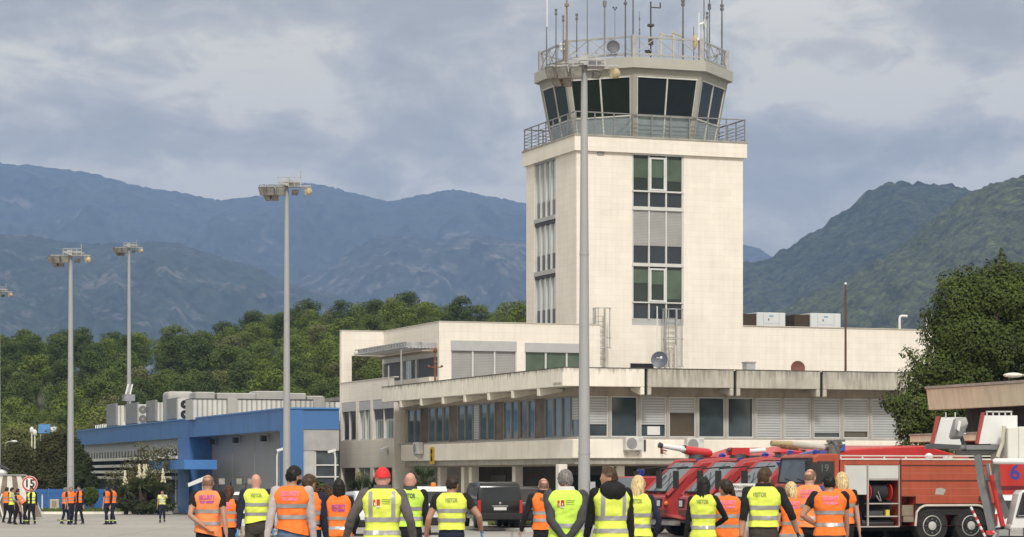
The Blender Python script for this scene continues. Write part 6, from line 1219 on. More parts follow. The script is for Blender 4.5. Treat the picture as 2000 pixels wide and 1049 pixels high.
part('hose', mat('hose_cream', (.55, .52, .42), .6), lift, lambda mb: mb.tube([lp(1960, 832, -.1), lp(1957, 865, -.1), lp(1947, 893, -.1)], .06, 8)); part('rear_bar', WHITEP, lift, lambda mb: mb.tube([lp(1932, 902, -.6), lp(1936, 901, -.6), lp(2070, 902, -.6)], [.06, .085, .085], 10))
cabL = part('truck_cab', VWHITE, lift, lambda mb: mb.prism([(lp(1966, 0)[0], lp(0, 1052)[2]), (lp(1968, 0)[0], lp(0, 1028)[2]), (lp(1971, 0)[0], lp(0, 1024)[2]), (lp(1984, 0)[0], lp(0, 965)[2]), (lp(1990, 0)[0], lp(0, 957)[2]), (lp(2080, 0)[0], lp(0, 955)[2]), (lp(2080, 0)[0], lp(0, 1052)[2])], 'y', -.4, .5), bevel=.05, seg=2)
part('side_window', VGLASS, cabL, lambda mb: q4(mb, [(1983, 1006), (1994, 966), (2040, 964), (2040, 1004)], -.415, -.403)); part('window_seal', BLACK, cabL, lambda mb: [mb.bar(lp(a, b, -.42), lp(c, d, -.42), .04) for a, b, c, d in ((1980, 1009, 1993, 963), (1993, 963, 2040, 961), (1980, 1009, 2040, 1007))])
part('grille', mat('grille_pale', (.45, .45, .45), .5), cabL, lambda mb: q4(mb, [(1969, 1046), (1969, 1030), (2010, 1030), (2010, 1046)], -.415, -.403)); part('headlight', DARKM, cabL, lambda mb: (q4(mb, [(1962, 1045), (1962, 1032), (1967, 1032), (1967, 1045)], -.44, -.403), q4(mb, [(1993, 1046), (1993, 1030), (1999, 1030), (1999, 1046)], -.45, -.416)))
part('lettering', mat('letter_grey', (.30, .30, .31), .5), cabL, lambda mb: letters(mb, "IVECO", .16, (lp(1981, 0)[0], -.419, lp(0, 1038)[2])))
part('chassis', UNDER, lift, lambda mb: q4(mb, [(1945, 1062), (1945, 1046), (2090, 1046), (2090, 1062)], -.6, 1.6))
part('bumper', mat('bumper_grey', (.30, .30, .30), .5), lift, lambda mb: q4(mb, [(1944, 1049), (1946, 1036), (1964, 1034), (1964, 1049)], -.45, .3))
for px in (1990, 2065):
    for y in (-.2, 1.5): wheel(lift, lp(px, 0)[0], y, .42, .28, -1)
o = thing('striped_boom', 'red and white striped boom leaning against the boarding lift before the wheel', 'barrier pole', (GX(1912, 72.6), 72.6, 0)); s2 = FPX / 72.6; l2 = lambda px, py: ((px - 1912) / s2, 0, CAMH + (HOR - py) / s2)
def boom(mb):
    a, b = Vector(l2(1896, 990)), Vector(l2(1930, 1060)); n = 11
    for k in range(n): mb.cur = k % 2; mb.tube([a.lerp(b, k / n), a.lerp(b, (k + 1) / n)], .035, 8)
part('pole', [WHITEP, RED2], o, boom); part('handle', RED2, o, lambda mb: (mb.tube([l2(1926, 1040), l2(1942, 1040)], .06, 8), mb.bar(l2(1932, 1036), l2(1932, 1044), .16))); part('foot', GALV, o, lambda mb: mb.bar(l2(1925, 1078), l2(1945, 1040), .07))
# --- red tanker with a blue 6
YT = 89.; o = thing('red_tanker', 'bright red tank vehicle carrying a blue number 6 behind the boarding lift', 'tanker', (GX(1935, YT), YT, 0)); s3 = FPX / YT; l3 = lambda px, py: ((px - 1935) / s3, CAMH + (HOR - py) / s3)
def tb(mb, x0, y0, x1, y1, a, b): mb.box(l3(x0, 0)[0], l3(x1, 0)[0], a, b, l3(0, y0)[1], l3(0, y1)[1])
part('body', mat('tanker_red', (.58, .025, .018), .3, var=.05, coat=.5), o, lambda mb: tb(mb, 1936, 978, 2110, 895, 0, 2.4), bevel=.08, seg=2); part('dark_band', mat('tanker_dark', (.16, .012, .012), .4), o, lambda mb: tb(mb, 1937, 957, 2108, 949, -.012, -.002))
part('number', mat('number_blue', (.05, .07, .42), .4), o, lambda mb: letters(mb, "6", .72, (l3(1982, 0)[0], -.006, l3(0, 924)[1]), bold=.02)); part('chassis', UNDER, o, lambda mb: tb(mb, 1940, 1000, 2100, 979, .3, 2.1))
for px in (1965, 2060): wheel(o, l3(px, 0)[0], .3, .5, .32, -1); wheel(o, l3(px, 0)[0], 2.1, .5, .32, 1)

# --- cars: body from side profile; local x to the right, local y forward (tail at y = 0 faces us when unrotated)
def car(name, label, loc, rz, prof, W_, paint, glassz, roofin, wheels, r, cat='car', plate=None, lights='tail', grp=None, extra=None):
    o = thing(name, label, cat, loc, rz, grp); zmax = max(z for y, z in prof)
    def shell(mb):
        n = len(prof); ins = [roofin * max(0, (z - glassz[0]) / (zmax - glassz[0])) for y, z in prof]
        a = [(-W_ / 2 + i, y, z) for (y, z), i in zip(prof, ins)]; b = [(W_ / 2 - i, y, z) for (y, z), i in zip(prof, ins)]
        mb.add(a + b, [tuple(range(n)), tuple(range(n, 2 * n))[::-1]] + [(i, n + i, n + (i + 1) % n, (i + 1) % n) for i in range(n)])
    body = part('body', paint, o, shell, bevel=.06, seg=2, smooth=True)
    return o, body
def at(prof, z, front=False):
    """the y of the tail (or nose) surface of a profile at height z"""
    best = None
    n = len(prof)
    for i in range(n):
        (y0, z0), (y1, z1) = prof[i], prof[(i + 1) % n]
        if min(z0, z1) <= z <= max(z0, z1) and abs(z1 - z0) > 1e-6:
            y = y0 + (y1 - y0) * (z - z0) / (z1 - z0); best = y if best is None else (max(best, y) if front else min(best, y))
    return best
def rear(o, body, prof, W_, zg0, zg1, roofin, zmax, glassz, tail, plate, bumper=True):
    xi = lambda z: W_ / 2 - roofin * max(0, (z - glassz) / (zmax - glassz))
    g = lambda z, k, d: (k * (xi(z) - .13), at(prof, z) - d, z)
    part('rear_window', VGLASS, body, lambda mb: mb.add([g(zg0, -1, .008), g(zg0, 1, .008), g(zg1, 1, .008), g(zg1, -1, .008)], [(0, 1, 2, 3)]))
    for k in (-1, 1): part('tail_light', LENSR, body, lambda mb: mb.box(min(k * W_ / 2 * .985, k * W_ / 2 * .86), max(k * W_ / 2 * .985, k * W_ / 2 * .86), at(prof, tail[0]) - .03, at(prof, tail[0]) + .1, tail[0], tail[1]))
    pz = plate
    part('number_plate', PLATE, body, lambda mb: mb.box(-.26, .26, at(prof, pz) - .025, at(prof, pz) - .005, pz - .06, pz + .06)); part('trim_strip', CHROME, body, lambda mb: mb.box(-.33, .33, at(prof, pz + .12) - .03, at(prof, pz + .12) - .004, pz + .09, pz + .13))
    part('bumper', UNDER, body, lambda mb: mb.box(-W_ / 2 + .03, W_ / 2 - .03, at(prof, .5) - .07, at(prof, .5) + .2, .34, .62), bevel=.04)
def sidewin(body, W_, pts, roofin, zmax, glassz, name='side_window', m=VGLASS):
    for k in (-1, 1):
        part(name, m, body, lambda mb: mb.add([(k * (W_ / 2 - roofin * max(0, (z - glassz) / (zmax - glassz)) + .006), y, z) for y, z in pts], [tuple(range(len(pts)))]))
VAN = [(0.05, .36), (0.0, .55), (.02, 1.05), (.16, 1.72), (.28, 1.86), (.7, 1.9), (3.2, 1.86), (3.5, 1.78), (4.15, 1.18), (4.75, .98), (4.85, .6), (4.8, .36)]
p = P(960, 0, 124.5); o, body = car('black_van', 'shiny black passenger van seen from behind under the floor band', (GX(977, 105), 104.5, .13), R(9), VAN, 1.86, VBLACK, (1.05, 1.7), .12, [.9, 3.9], .33, 'van')
rear(o, body, VAN, 1.86, 1.12, 1.68, .12, 1.9, 1.05, (.62, 1.15), .80); sidewin(body, 1.86, [(.3, 1.12), (3.3, 1.12), (3.15, 1.68), (.38, 1.68)], .12, 1.9, 1.05); part('emblem', CHROME, body, lambda mb: mb.lathe([(.05, -.0), (.05, -.02), (.0, -.022)], 12, (0, at(VAN, 1.0) - .005, 1.03), 'y', cap=False))
for y in (.9, 3.95): wheel(o, 0, 0, .33, .2) if False else None
def carwheels(o, W_, ys, r):
    for y in ys:
        for k in (-1, 1):
            t = part('wheel', TYRE, o, lambda mb: mb.lathe([(r * .6, -.1), (r * .94, -.1), (r, -.07), (r, .07), (r * .94, .1), (r * .6, .1)], 24, (k * (W_ / 2 - .09), y, r), 'x'), smooth=True)
            part('rim', HUB, t, lambda mb: (mb.lathe([(r * .62, k * .102), (r * .5, k * .09), (.02, k * .1)], 20, (k * (W_ / 2 - .09), y, r), 'x', cap=False)))
carwheels(o, 1.86, (.9, 3.95), .33)
SUV = [(.08, .36), (.0, .55), (.04, 1.0), (.32, 1.55), (.5, 1.66), (1.0, 1.7), (2.5, 1.66), (2.75, 1.58), (3.45, 1.08), (4.3, .92), (4.42, .6), (4.36, .36)]
o, body = car('dark_car', 'dark estate car beside the black van, mostly hidden behind an orange vest', (GX(1046, 106), 106, .13), R(12), SUV, 1.8, VBLACK, (1.0, 1.5), .16, [.8, 3.5], .33)
rear(o, body, SUV, 1.8, 1.06, 1.5, .16, 1.7, 1.0, (.7, 1.06), .82); sidewin(body, 1.8, [(.5, 1.06), (3.1, 1.06), (2.6, 1.55), (.7, 1.55)], .16, 1.7, 1.0); carwheels(o, 1.8, (.8, 3.55), .33)
o, body = car('white_car', 'white car with an orange roof beacon beside the bald visitor', (GX(853, 98), 98, 0), R(10), SUV, 1.85, VWHITE, (1.0, 1.5), .16, [.8, 3.5], .34)
rear(o, body, SUV, 1.85, 1.1, 1.52, .16, 1.7, 1.0, (.75, 1.15), .8); sidewin(body, 1.85, [(.5, 1.06), (3.1, 1.06), (2.6, 1.55), (.7, 1.55)], .16, 1.7, 1.0); carwheels(o, 1.85, (.8, 3.55), .34); part('beacon', LENSO, body, lambda mb: mb.lathe([(.1, 1.69), (.1, 1.80), (.05, 1.83)], 12, (0, .9, 0))); o.scale = (1, 1, 1.1)
o, body = car('white_hatchback', 'white car with only its corner showing behind the man in the red cap', (GX(736, 96), 96, 0), R(14), SUV, 1.75, VWHITE, (1.0, 1.5), .16, [.8, 3.5], .32)
rear(o, body, SUV, 1.75, 1.06, 1.5, .16, 1.7, 1.0, (.7, 1.06), .82); sidewin(body, 1.75, [(.5, 1.06), (3.1, 1.06), (2.6, 1.55), (.7, 1.55)], .16, 1.7, 1.0); carwheels(o, 1.75, (.8, 3.55), .32)
o, body = car('white_saloon', 'white car with dark rear window behind the lift masts and red ram', (GX(1996, 82), 82, 0), R(-10), [(y, z * .98) for y, z in SUV], 1.78, VWHITE, (1.0, 1.5), .16, [.8, 3.5], .32)
rear(o, body, [(y, z * .98) for y, z in SUV], 1.78, 1.06, 1.48, .16, 1.66, 1.0, (.7, 1.05), .8); carwheels(o, 1.78, (.8, 3.55), .32)
# small white truck (nose to us) behind the bald visitor
TRK = [(0.0, .4), (0.0, 1.0), (.05, 1.12), (.42, 1.62), (.6, 1.68), (1.5, 1.68), (1.55, .4)]
o, body = car('white_truck', 'small white truck with a slanting windscreen between the bald men', (GX(468, 94), 94, 0), R(-24), TRK, 1.6, VWHITE, (1.1, 1.6), .1, [.6], .3, 'truck')
part('windscreen', VGLASS, body, lambda mb: mb.add([(-.62, .05, 1.16), (.62, .05, 1.16), (.55, .37, 1.57), (-.55, .37, 1.57)], [(0, 1, 2, 3)])); part('headlight', LENSW, body, lambda mb: [mb.box(x - .13, x + .13, -.02, .05, .72, .88) for x in (-.55, .55)]); part('grille', BLACK, body, lambda mb: mb.box(-.35, .35, -.012, -.002, .7, .9)); part('flatbed', GALV, o, lambda mb: mb.box(-.8, .8, 1.65, 4.0, .7, 1.05)); carwheels(o, 1.6, (.7, 3.3), .3)
# follow-me car with roof sign
o, body = car('follow_me_car', 'grey car carrying a white FOLLOW ME roof sign among the fire engines', (GX(1462, 80), 80, 0), R(168), [(y, z * .96) for y, z in SUV], 1.75, mat('car_grey', (.22, .225, .23), .3, coat=.5), (1.0, 1.5), .16, [.8, 3.5], .32)
part('sign_box', mat('sign_box_white', (.66, .66, .64), .4), o, lambda mb: mb.box(-.42, .32, 1.5, 1.75, 1.66, 1.85), bevel=.01); part('sign_lamp', LENSO, o, lambda mb: mb.box(.325, .62, 1.5, 1.75, 1.64, 1.86), bevel=.02)
part('sign_letters', BLACK, o, lambda mb: (lambda vf: mb.add([(-.05 - v.x, 1.755, 1.755 + v.y) for v in vf[0]], [f[::-1] for f in vf[1]]))(text_mesh("FOLLOW ME", .105, bold=.003)))
sidewin(body, 1.75, [(.5, 1.04), (3.1, 1.04), (2.6, 1.5), (.7, 1.5)], .16, 1.63, 1.0)
fr_ = [(3.40, 1.10), (2.76, 1.50)]
part('windscreen', WGLASS, body, lambda mb: mb.add([(-.68, 3.41, 1.09), (.68, 3.41, 1.09), (.58, 2.80, 1.50), (-.58, 2.80, 1.50)], [(0, 1, 2, 3)])); carwheels(o, 1.75, (.8, 3.55), .32); o.scale = (1, 1, 1.1)
# ------------------------------------------------------------------ people
def cloth(name, col, var=.12, rough=.85, scale=4): return mat(name, col, rough, var=var, scale=scale, spec=.2, bump=.9, bscale=8)
SKIN = {'fair': mat('skin_fair', (.50, .29, .215), .5, var=.10, scale=9), 'tan': mat('skin_tan', (.40, .215, .145), .5, var=.12, scale=9), 'pink': mat('skin_pink', (.52, .27, .21), .5, var=.12, scale=9)}
CL_ = {'black': cloth('black_cotton', (.016, .016, .018), .3), 'navy': cloth('navy_cotton', (.018, .022, .045), .25), 'greybrown': cloth('taupe_jacket', (.105, .095, .10), .2), 'charcoal': cloth('charcoal_jacket', (.055, .055, .062), .25), 'pinkgrey': cloth('pale_sweater', (.44, .40, .40), .08), 'blue': cloth('blue_tshirt', (.025, .065, .33), .12), 'white': cloth('white_shirt', (.62, .62, .62), .06),
  'jeans': cloth('jeans', (.115, .165, .27), .25), 'darkjeans': cloth('dark_jeans', (.03, .045, .10), .25), 'drab': cloth('drab_trousers', (.055, .048, .042), .2), 'darktrousers': cloth('dark_trousers', (.018, .018, .024), .25), 'greyshirt': cloth('grey_shirt', (.35, .36, .38), .1)}
ORANGE = cloth('orange_vest_cloth', (.92, .205, .04), .07, .7, 3); ORANGE2 = cloth('pale_orange_vest_cloth', (.93, .28, .10), .06, .7, 3); YELLOW = cloth('yellow_vest_cloth', (.72, .82, .12), .06, .7, 3); LIME = cloth('lime_vest_cloth', (.56, .82, .11), .06, .7, 3)
SILVER = mat('reflective_tape', (.36, .355, .365), .35, var=.10, scale=8, metal=.25)
SHOE = mat('shoe_leather', (.02, .018, .017), .5); GLOVE_B = mat('blue_glove', (.09, .30, .62), .45); GLOVE_K = mat('black_glove', (.015, .015, .015), .6)
HAIR = {k: mat(k + '_hair', c, .5, var=.7, scale=14, stretch=(6, 6, .5), spec=.25) for k, c in {'black': (.010, .009, .009), 'darkbrown': (.028, .018, .013), 'brown': (.06, .036, .022), 'grey': (.17, .165, .16), 'blonde': (.56, .43, .23), 'stubble': (.20, .115, .080), 'redbrown': (.06, .025, .016)}.items()}
INK_P = mat('purple_print', (.36, .07, .38), .6); INK_PK = mat('pink_print', (.80, .22, .40), .6); INK_K = mat('dark_print', (.06, .07, .05), .6); INK_G = mat('grey_green_print', (.26, .33, .08), .6); INK_R = mat('red_print', (.50, .03, .05), .5)
def remesh(mb, labels_src, vox, smooth=1, wrinkle=0.0, nosew=(0, 4)):
    me = bpy.data.meshes.new('src'); me.from_pydata(mb.v, [], mb.f)
    ob = bpy.data.objects.new('src', me); COL.objects.link(ob)
    md = ob.modifiers.new('r', 'REMESH'); md.mode = 'VOXEL'; md.voxel_size = vox; md.use_smooth_shade = True
    dg = bpy.context.evaluated_depsgraph_get(); dg.update()
    out = bpy.data.meshes.new_from_object(ob.evaluated_get(dg)); bpy.data.objects.remove(ob)
    bm = bmesh.new(); bm.from_mesh(out)
    for _ in range(smooth): bmesh.ops.smooth_vert(bm, verts=bm.verts, factor=.5, use_axis_x=True, use_axis_y=True, use_axis_z=True)
    tree = BVHTree.FromPolygons(mb.v, mb.f); bm.verts.index_update()
    labs = []
    for f in bm.faces:
        r = tree.find_nearest(f.calc_center_median()); labs.append(mb.mi[r[2]] if r[2] is not None else 0)
    if wrinkle:
        lv = {}
        for f, l in zip(bm.faces, labs):
            for v in f.verts: lv[v.index] = l
        bm.normal_update()
        for v in bm.verts:
            if lv.get(v.index, 0) in (1, 2):
                q = v.co; v.co = q + v.normal * wrinkle * (noise.noise(Vector((q.x * 9, q.y * 9, q.z * 16))) + .6 * noise.noise(q * 30))
    vs = [tuple(v.co) for v in bm.verts]; fs = [tuple(v.index for v in f.verts) for f in bm.faces]
    bm.free(); bpy.data.meshes.remove(out); bpy.data.meshes.remove(me)
    return vs, fs, labs
def ik(S, Wt, l1, l2, pole):
    S, Wt = Vector(S), Vector(Wt); d = Wt - S; L_ = min(d.length, (l1 + l2) * .999)
    d.normalize(); a = (l1 * l1 - l2 * l2 + L_ * L_) / (2 * L_); h = math.sqrt(max(0, l1 * l1 - a * a))
    p = Vector(pole) - d * Vector(pole).dot(d); p.normalize()
    return S + d * a + p * h, S + d * L_
def hand(d, fwd, k, W_, sc):
    """palm and five bent fingers at wrist W_, pointing along d, thumb towards fwd"""
    mb = MB(); d = Vector(d).normalized(); s = Vector(fwd) - d * Vector(fwd).dot(d); s.normalize(); n = d.cross(s) * k
    pt = lambda a, b, c: W_ + (d * a + s * b + n * c) * sc
    rings = []
    for a, hw, ht in ((-.02, .024, .020), (.02, .032, .018), (.06, .041, .016), (.09, .041, .013), (.098, .036, .009)):
        rings.append([pt(a, hw * math.cos(t), ht * math.sin(t)) for t in [i * math.pi / 5 for i in range(10)]])
    mb.loft(rings)
    for b, L_, c in ((.030, .070, .5), (.010, .080, .55), (-.011, .074, .62), (-.030, .056, .7)):
        p = [pt(.085, b, 0)]; ang = 0
        for i, q in enumerate((.42, .33, .25)):
            ang += c * (.35 if i == 0 else .55); v = d * math.cos(ang) + n * math.sin(ang); p.append(p[-1] + v * L_ * q * sc)
        mb.tube(p, [.0092 * sc, .009 * sc, .0082 * sc, .006 * sc], 7)
    mb.tube([pt(.015, .028, .0), pt(.05, .058, .012), pt(.078, .066, .024), pt(.098, .064, .034)], [.013 * sc, .0115 * sc, .010 * sc, .007 * sc], 7)
    return mb
POSE = {'down': ((.150, .015, .487), (.35, -1, 0)), 'swingf': ((.150, .10, .505), (.35, -1, 0)), 'swingb': ((.162, -.085, .500), (.35, -1, 0)), 'out': ((.205, .02, .52), (.3, -1, .1)), 'wide': ((.245, .05, .535), (.2, -1, .3)),
        'back': ((.010, -.100, .572), (1, -.25, -.1)), 'backlow': ((.012, -.105, .535), (1, -.2, 0)), 'front': ((.06, .13, .60), (1, -.2, -.2)), 'face': ((.05, .115, .86), (.8, .2, -.6)), 'pocket': ((.125, .05, .52), (1, -.6, 0)), 'hipfold': ((.10, .04, .60), (1, -.5, 0)), 'low': ((.10, .22, .40), (.4, -.6, .2))}
def person(label, px, s, ytop=None, H=None, rz=0.0, vest=None, bands=None, zb=None, style='h', text=None, ink=INK_P, ink2=None, shirt='black', sleeve='short', trousers='darktrousers', hair='bald', hairc='darkbrown', head=0.0, tilt=0.0, R_='down', L_h='down', gloves=None, skin='tan', bulk=1.0, sex='m', vox=.015, lean=0.0, walk=.10, logo=None, hem=0.0, group=None, cap=None, collar=None, feet_bands=False, text_x=0.0, open_front=False, hood=False, beard=False, coat_hem=False):
    Y = FPX / s; gzv = gz(Y)
    if H is None: H = 1.75 + (929 - ytop) / s
    h = H / 1.8; B_ = bulk * (1.0 if sex == 'm' else .88)
    o = thing('person', label, 'person', (GX(px, Y), Y, gzv), R(rz), group)
    mb = MB()
    LEAN = Matrix.Translation((0, 0, .53 * H)) @ Matrix.Rotation(R(-lean), 4, 'X') @ Matrix.Translation((0, 0, -.53 * H))
    up = lambda v: LEAN @ Vector(v)
    # torso rings: z, half width, half depth, centre y (fractions of height)
    wq = 1.0 if sex == 'm' else 1.06
    TR = [(.455, .070 * wq, .052, 0), (.49, .096 * wq, .064, -.004), (.53, .097 * wq, .066, -.006), (.58, .089, .060, -.002), (.63, .084, .057, 0), (.70, .091, .061, .002), (.76, .100, .064, 0), (.808, .104, .058, -.004), (.838, .094, .048, -.006), (.862, .062, .040, -.006), (.882, .037, .036, -.004)]
    TR = [(z * H, a * H * B_ if z < .845 else a * H * (1 + (B_ - 1) * .5), b * H * B_, y * H) for z, a, b, y in TR]
    def tring(z, m=0.0, n=20, sq=2.35):
        for (z0, a0, b0, y0), (z1, a1, b1, y1) in zip(TR, TR[1:]):
            if z <= z1 or z1 == TR[-1][0]:
                t = min(1, max(0, (z - z0) / (z1 - z0))); a, b, y = a0 + (a1 - a0) * t + m, b0 + (b1 - b0) * t + m, y0 + (y1 - y0) * t; break
        return a, b, y
    def ringpts(a, b, y, z, n=20, sq=2.3):
        out = []
        for i in range(n):
            t = 2 * math.pi * i / n; c, s_ = math.cos(t), math.sin(t)
            out.append((a * math.copysign(abs(c) ** (2 / sq), c), y + b * math.copysign(abs(s_) ** (2 / sq), s_), z))
        return out
    mb.cur = 1
    low = [r for r in TR if r[0] <= .60 * H]; hi_ = [r for r in TR if r[0] >= .575 * H]
    mb.cur = 2; mb.loft([[up(p) for p in ringpts(a, b, y, z)] for z, a, b, y in low])
    mb.cur = 1; mb.loft([[up(p) for p in ringpts(a, b, y, z)] for z, a, b, y in hi_[:-1]])
    # neck and head
    hc = Vector((0, .012 * H, H - .118 * h)); neck = Vector((0, -.004 * H, .868 * H)); HM = LEAN @ Matrix.Translation(neck) @ Matrix.Rotation(R(-head), 4, 'Z') @ Matrix.Rotation(R(-tilt), 4, 'X') @ Matrix.Translation(-neck)
    hd = lambda v: HM @ Vector(v)
    def hell(c, r, nu=14, nv=10):
        old = mb.M; mb.M = HM; mb.ell(c, r, nu, nv); mb.M = old
    mb.cur = 0; old = mb.M; mb.M = HM; mb.tube([(0, -.008 * H, .855 * H), (0, .002 * H, .89 * H), (0, .008 * H, .915 * H)], [.072 * h, .062 * h, .060 * h] if sex == 'm' else [.056 * h, .050 * h, .050 * h], 14); mb.M = old
    hell(hc, (.080 * h, .098 * h, .117 * h), 18, 16); hell(hc + Vector((0, -.012, .028)) * h, (.077 * h, .090 * h, .078 * h), 16, 12); hell(hc + Vector((0, -.03, -.055)) * h, (.073 * h, .065 * h, .072 * h), 14, 10); hell(hc + Vector((0, .022, -.062)) * h, (.058 * h, .070 * h, .058 * h)); hell(hc + Vector((0, .098, -.018)) * h, (.014 * h, .022 * h, .026 * h), 8, 6); hell(hc + Vector((0, .075, -.085)) * h, (.028 * h, .020 * h, .020 * h), 8, 6)
    for k in (-1, 1): hell(hc + Vector((.079 * k, -.004, -.018)) * h, (.016 * h, .024 * h, .036 * h), 8, 8)
    hell(hc + Vector((0, .088, -.058)) * h, (.026 * h, .008 * h, .010 * h), 8, 6)
    # arms
    hands = []
    sl = {'long': 99, 'short': .55, 'rolled': 1.25, 'vest': 0}[sleeve]
    for k, ps in ((1, R_), (-1, L_h)):
        S_ = Vector((k * .108 * H * (1 + (B_ - 1) * .6) * (1 if sex == 'm' else .93), -.004 * H, .828 * H)); wt, pole = POSE[ps] if isinstance(ps, str) else ps
        wt = Vector((k * wt[0] * H, wt[1] * H, wt[2] * H)); E, W_ = ik(S_, wt, .182 * H, .158 * H, (k * pole[0], pole[1], pole[2]))
        S_, E, W_ = up(S_), up(E), up(W_); q = (1 + (B_ - 1) * .7) * (1 if sex == 'm' else .86)
        pts, rad = [S_, S_.lerp(E, .35), S_.lerp(E, .75), E, E.lerp(W_, .3), E.lerp(W_, .7), W_], [.034, .030, .026, .0235, .0235, .0195, .0165]
        par = [0, .35, .75, 1, 1.3, 1.7, 2.0]
        cut = min(sl, 2.0)
        def at_(t): return S_.lerp(E, t) if t <= 1 else E.lerp(W_, t - 1)
        def rd(t):
            for (p0, r0), (p1, r1) in zip(zip(par, rad), list(zip(par, rad))[1:]):
                if t <= p1: return r0 + (r1 - r0) * (t - p0) / (p1 - p0)
            return rad[-1]
        def seg(t0, t1, add, lab):
            ts = [t0] + [t for t in par if t0 + .02 < t < t1 - .02] + [t1]; mb.cur = lab; mb.tube([at_(t) for t in ts], [(rd(t) * q + add) * H for t in ts], 12)
        if cut > 0: seg(0, cut, .005, 1); mb.cur = 1; mb.ell(S_, ((.036 * q + .004) * H,) * 3, 12, 8)
        else: mb.cur = 0; mb.ell(S_, (.034 * q * H,) * 3, 12, 8)
        if cut < 2.0: seg(max(0, cut - .1), 2.0, 0, 0)
        else: seg(1.85, 2.0, 0, 0)
        d = (W_ - E).normalized(); d = (d + Vector((0, 0, -.35)) * (1 if ps in ('down', 'swingf', 'swingb', 'out', 'wide') else 0)).normalized()
        fw = Vector((0, 1, 0)) if abs(d.y) < .8 else Vector((0, 0, 1))
        hands.append((hand(d, fw, k if ps not in ('back', 'backlow') else -k, W_, h * (1 if sex == 'm' else .9)), k))
    # legs and shoes
    for k in (-1, 1):
        st = walk * k * H * .8; hp = Vector((k * .050 * H, 0, .49 * H)); an = Vector((k * .056 * H, st, .045 * H + (max(0, -st) * .25))); kn = hp.lerp(an, .47) + Vector((0, .02 * H + abs(st) * .12, 0))
        mb.cur = 2; q = 1 + (B_ - 1) * .7; mb.tube([hp, hp.lerp(kn, .5), kn, kn.lerp(an, .3), kn.lerp(an, .75), an + Vector((0, 0, -.01 * H))], [.052 * H * q, .048 * H * q, .037 * H * q, .038 * H * q, .033 * H, .031 * H], 14)
        mb.cur = 3; zf_ = an.z - .045 * H
        mb.loft([[(an.x + w_ * math.cos(t), an.y + yy * h, zf_ + max(.002, zz_ * .5 + zz_ * .5 * math.sin(t)) * h) for t in [i * math.pi / 5 for i in range(10)]] for yy, w_, zz_ in ((-.085, .028, .06), (-.06, .040, .095), (0, .043, .11), (.06, .045, .085), (.12, .046, .06), (.155, .036, .045), (.17, .018, .03))])
    vs, fs, lb_ = remesh(mb, None, vox, 1, .007 * h)
    body = MB(); body.v, body.f, body.mi = list(vs), list(fs), list(lb_)
    for hm_, k in hands:
        v2, f2, _ = remesh(hm_, None, .006 if vox < .02 else .011, 0)
        b = len(body.v); body.v += v2; body.f += [tuple(b + i for i in f) for f in f2]; body.mi += [4 if gloves else 0] * len(f2)
    ob = body.build('body', [SKIN[skin], CL_[shirt], CL_[trousers], SHOE, gloves or SKIN[skin]], o, smooth='all')
    # hair / cap
    def cover(name, m, keep, grow, dz=0.0, nu=44, nv=32, bumps=0.0):
        g = MB(); g.M = HM; c = hc; ex = Vector((.0815 + grow, .099 + grow, .117 + grow)) * h; idx = {}; V_ = []; F_ = []
        for j in range(nv + 1):
            ph = math.pi * j / nv
            for i in range(nu):
                t = 2 * math.pi * i / nu; u_ = Vector((math.sin(ph) * math.cos(t), math.sin(ph) * math.sin(t), math.cos(ph)))
                e_ = 1 + bumps * noise.noise(u_ * 4 + Vector((px, 0, 0))) + bumps * .9 * noise.noise(Vector((u_.x * 16, u_.y * 16, u_.z * 5 + px)))
                V_.append(c + Vector((u_.x * ex.x * e_, u_.y * ex.y * e_, u_.z * ex.z * e_ + dz))); idx[(j, i)] = u_
        for j in range(nv):
            for i in range(nu):
                u_ = (idx[(j, i)] + idx[(j + 1, (i + 1) % nu)]) / 2
                u_ = Vector((u_.x, u_.y, u_.z + (.16 * noise.noise(Vector((u_.x * 11, u_.y * 11, px))) if bumps else 0)))
                if keep(u_): F_.append((j * nu + i, (j + 1) * nu + i, (j + 1) * nu + (i + 1) % nu, j * nu + (i + 1) % nu))
        g.add(V_, F_); return g.build(name, m, o, smooth='all')
    short = lambda u_: u_.z > -.50 + .55 * max(0, u_.y + .35) * 1.6 and not (abs(u_.x) > .8 and u_.z < .05 and u_.y > -.15)
    if hair == 'short': cover('hair', HAIR[hairc], short, .014, .004, bumps=.09)
    elif hair == 'stubble': cover('hair', HAIR[hairc], lambda u_: u_.z > -.45 + .9 * max(0, u_.y + .3) and u_.z < .74 and not (abs(u_.x) > .8 and u_.z < .0 and u_.y > -.2), .0035)
    elif hair in ('long', 'mid', 'pony', 'bob'):
        cover('hair', HAIR[hairc], lambda u_: u_.z > -.75 + 1.15 * max(0, u_.y + .25) , .018, .004, bumps=.07)
        def lk(mb2):
            mb2.M = HM; zt, zb2 = hc.z + .03 * h, hc.z - {'long': .40, 'mid': .27, 'pony': .30, 'bob': .17}[hair] * h
            rings = []; N = 12
            for j in range(N + 1):
                t = j / N; z = zt + (zb2 - zt) * t
                if hair == 'pony': a, b, y = (.045 - .02 * t) * h, (.035 - .012 * t) * h, hc.y - (.085 + .05 * math.sin(t * 2.2)) * h
                else: a, b, y = (.086 + .012 * math.sin(t * 3) - .030 * t * t) * h, (.065 - .030 * t) * h, hc.y - (.045 + .035 * t + .02 * math.sin(t * 3)) * h
                rings.append([(a * math.cos(q) * (1 + .07 * math.sin(q * 9 + j * .25) + .10 * noise.noise(Vector((q * 3, j * .6, px)))), y + b * math.sin(q) * (1 + .10 * math.sin(q * 13 + j * .2)), z + (.03 * math.sin(q * 7) if j == N else 0)) for q in [i * 2 * math.pi / 26 for i in range(26)]])
            mb2.loft(rings)
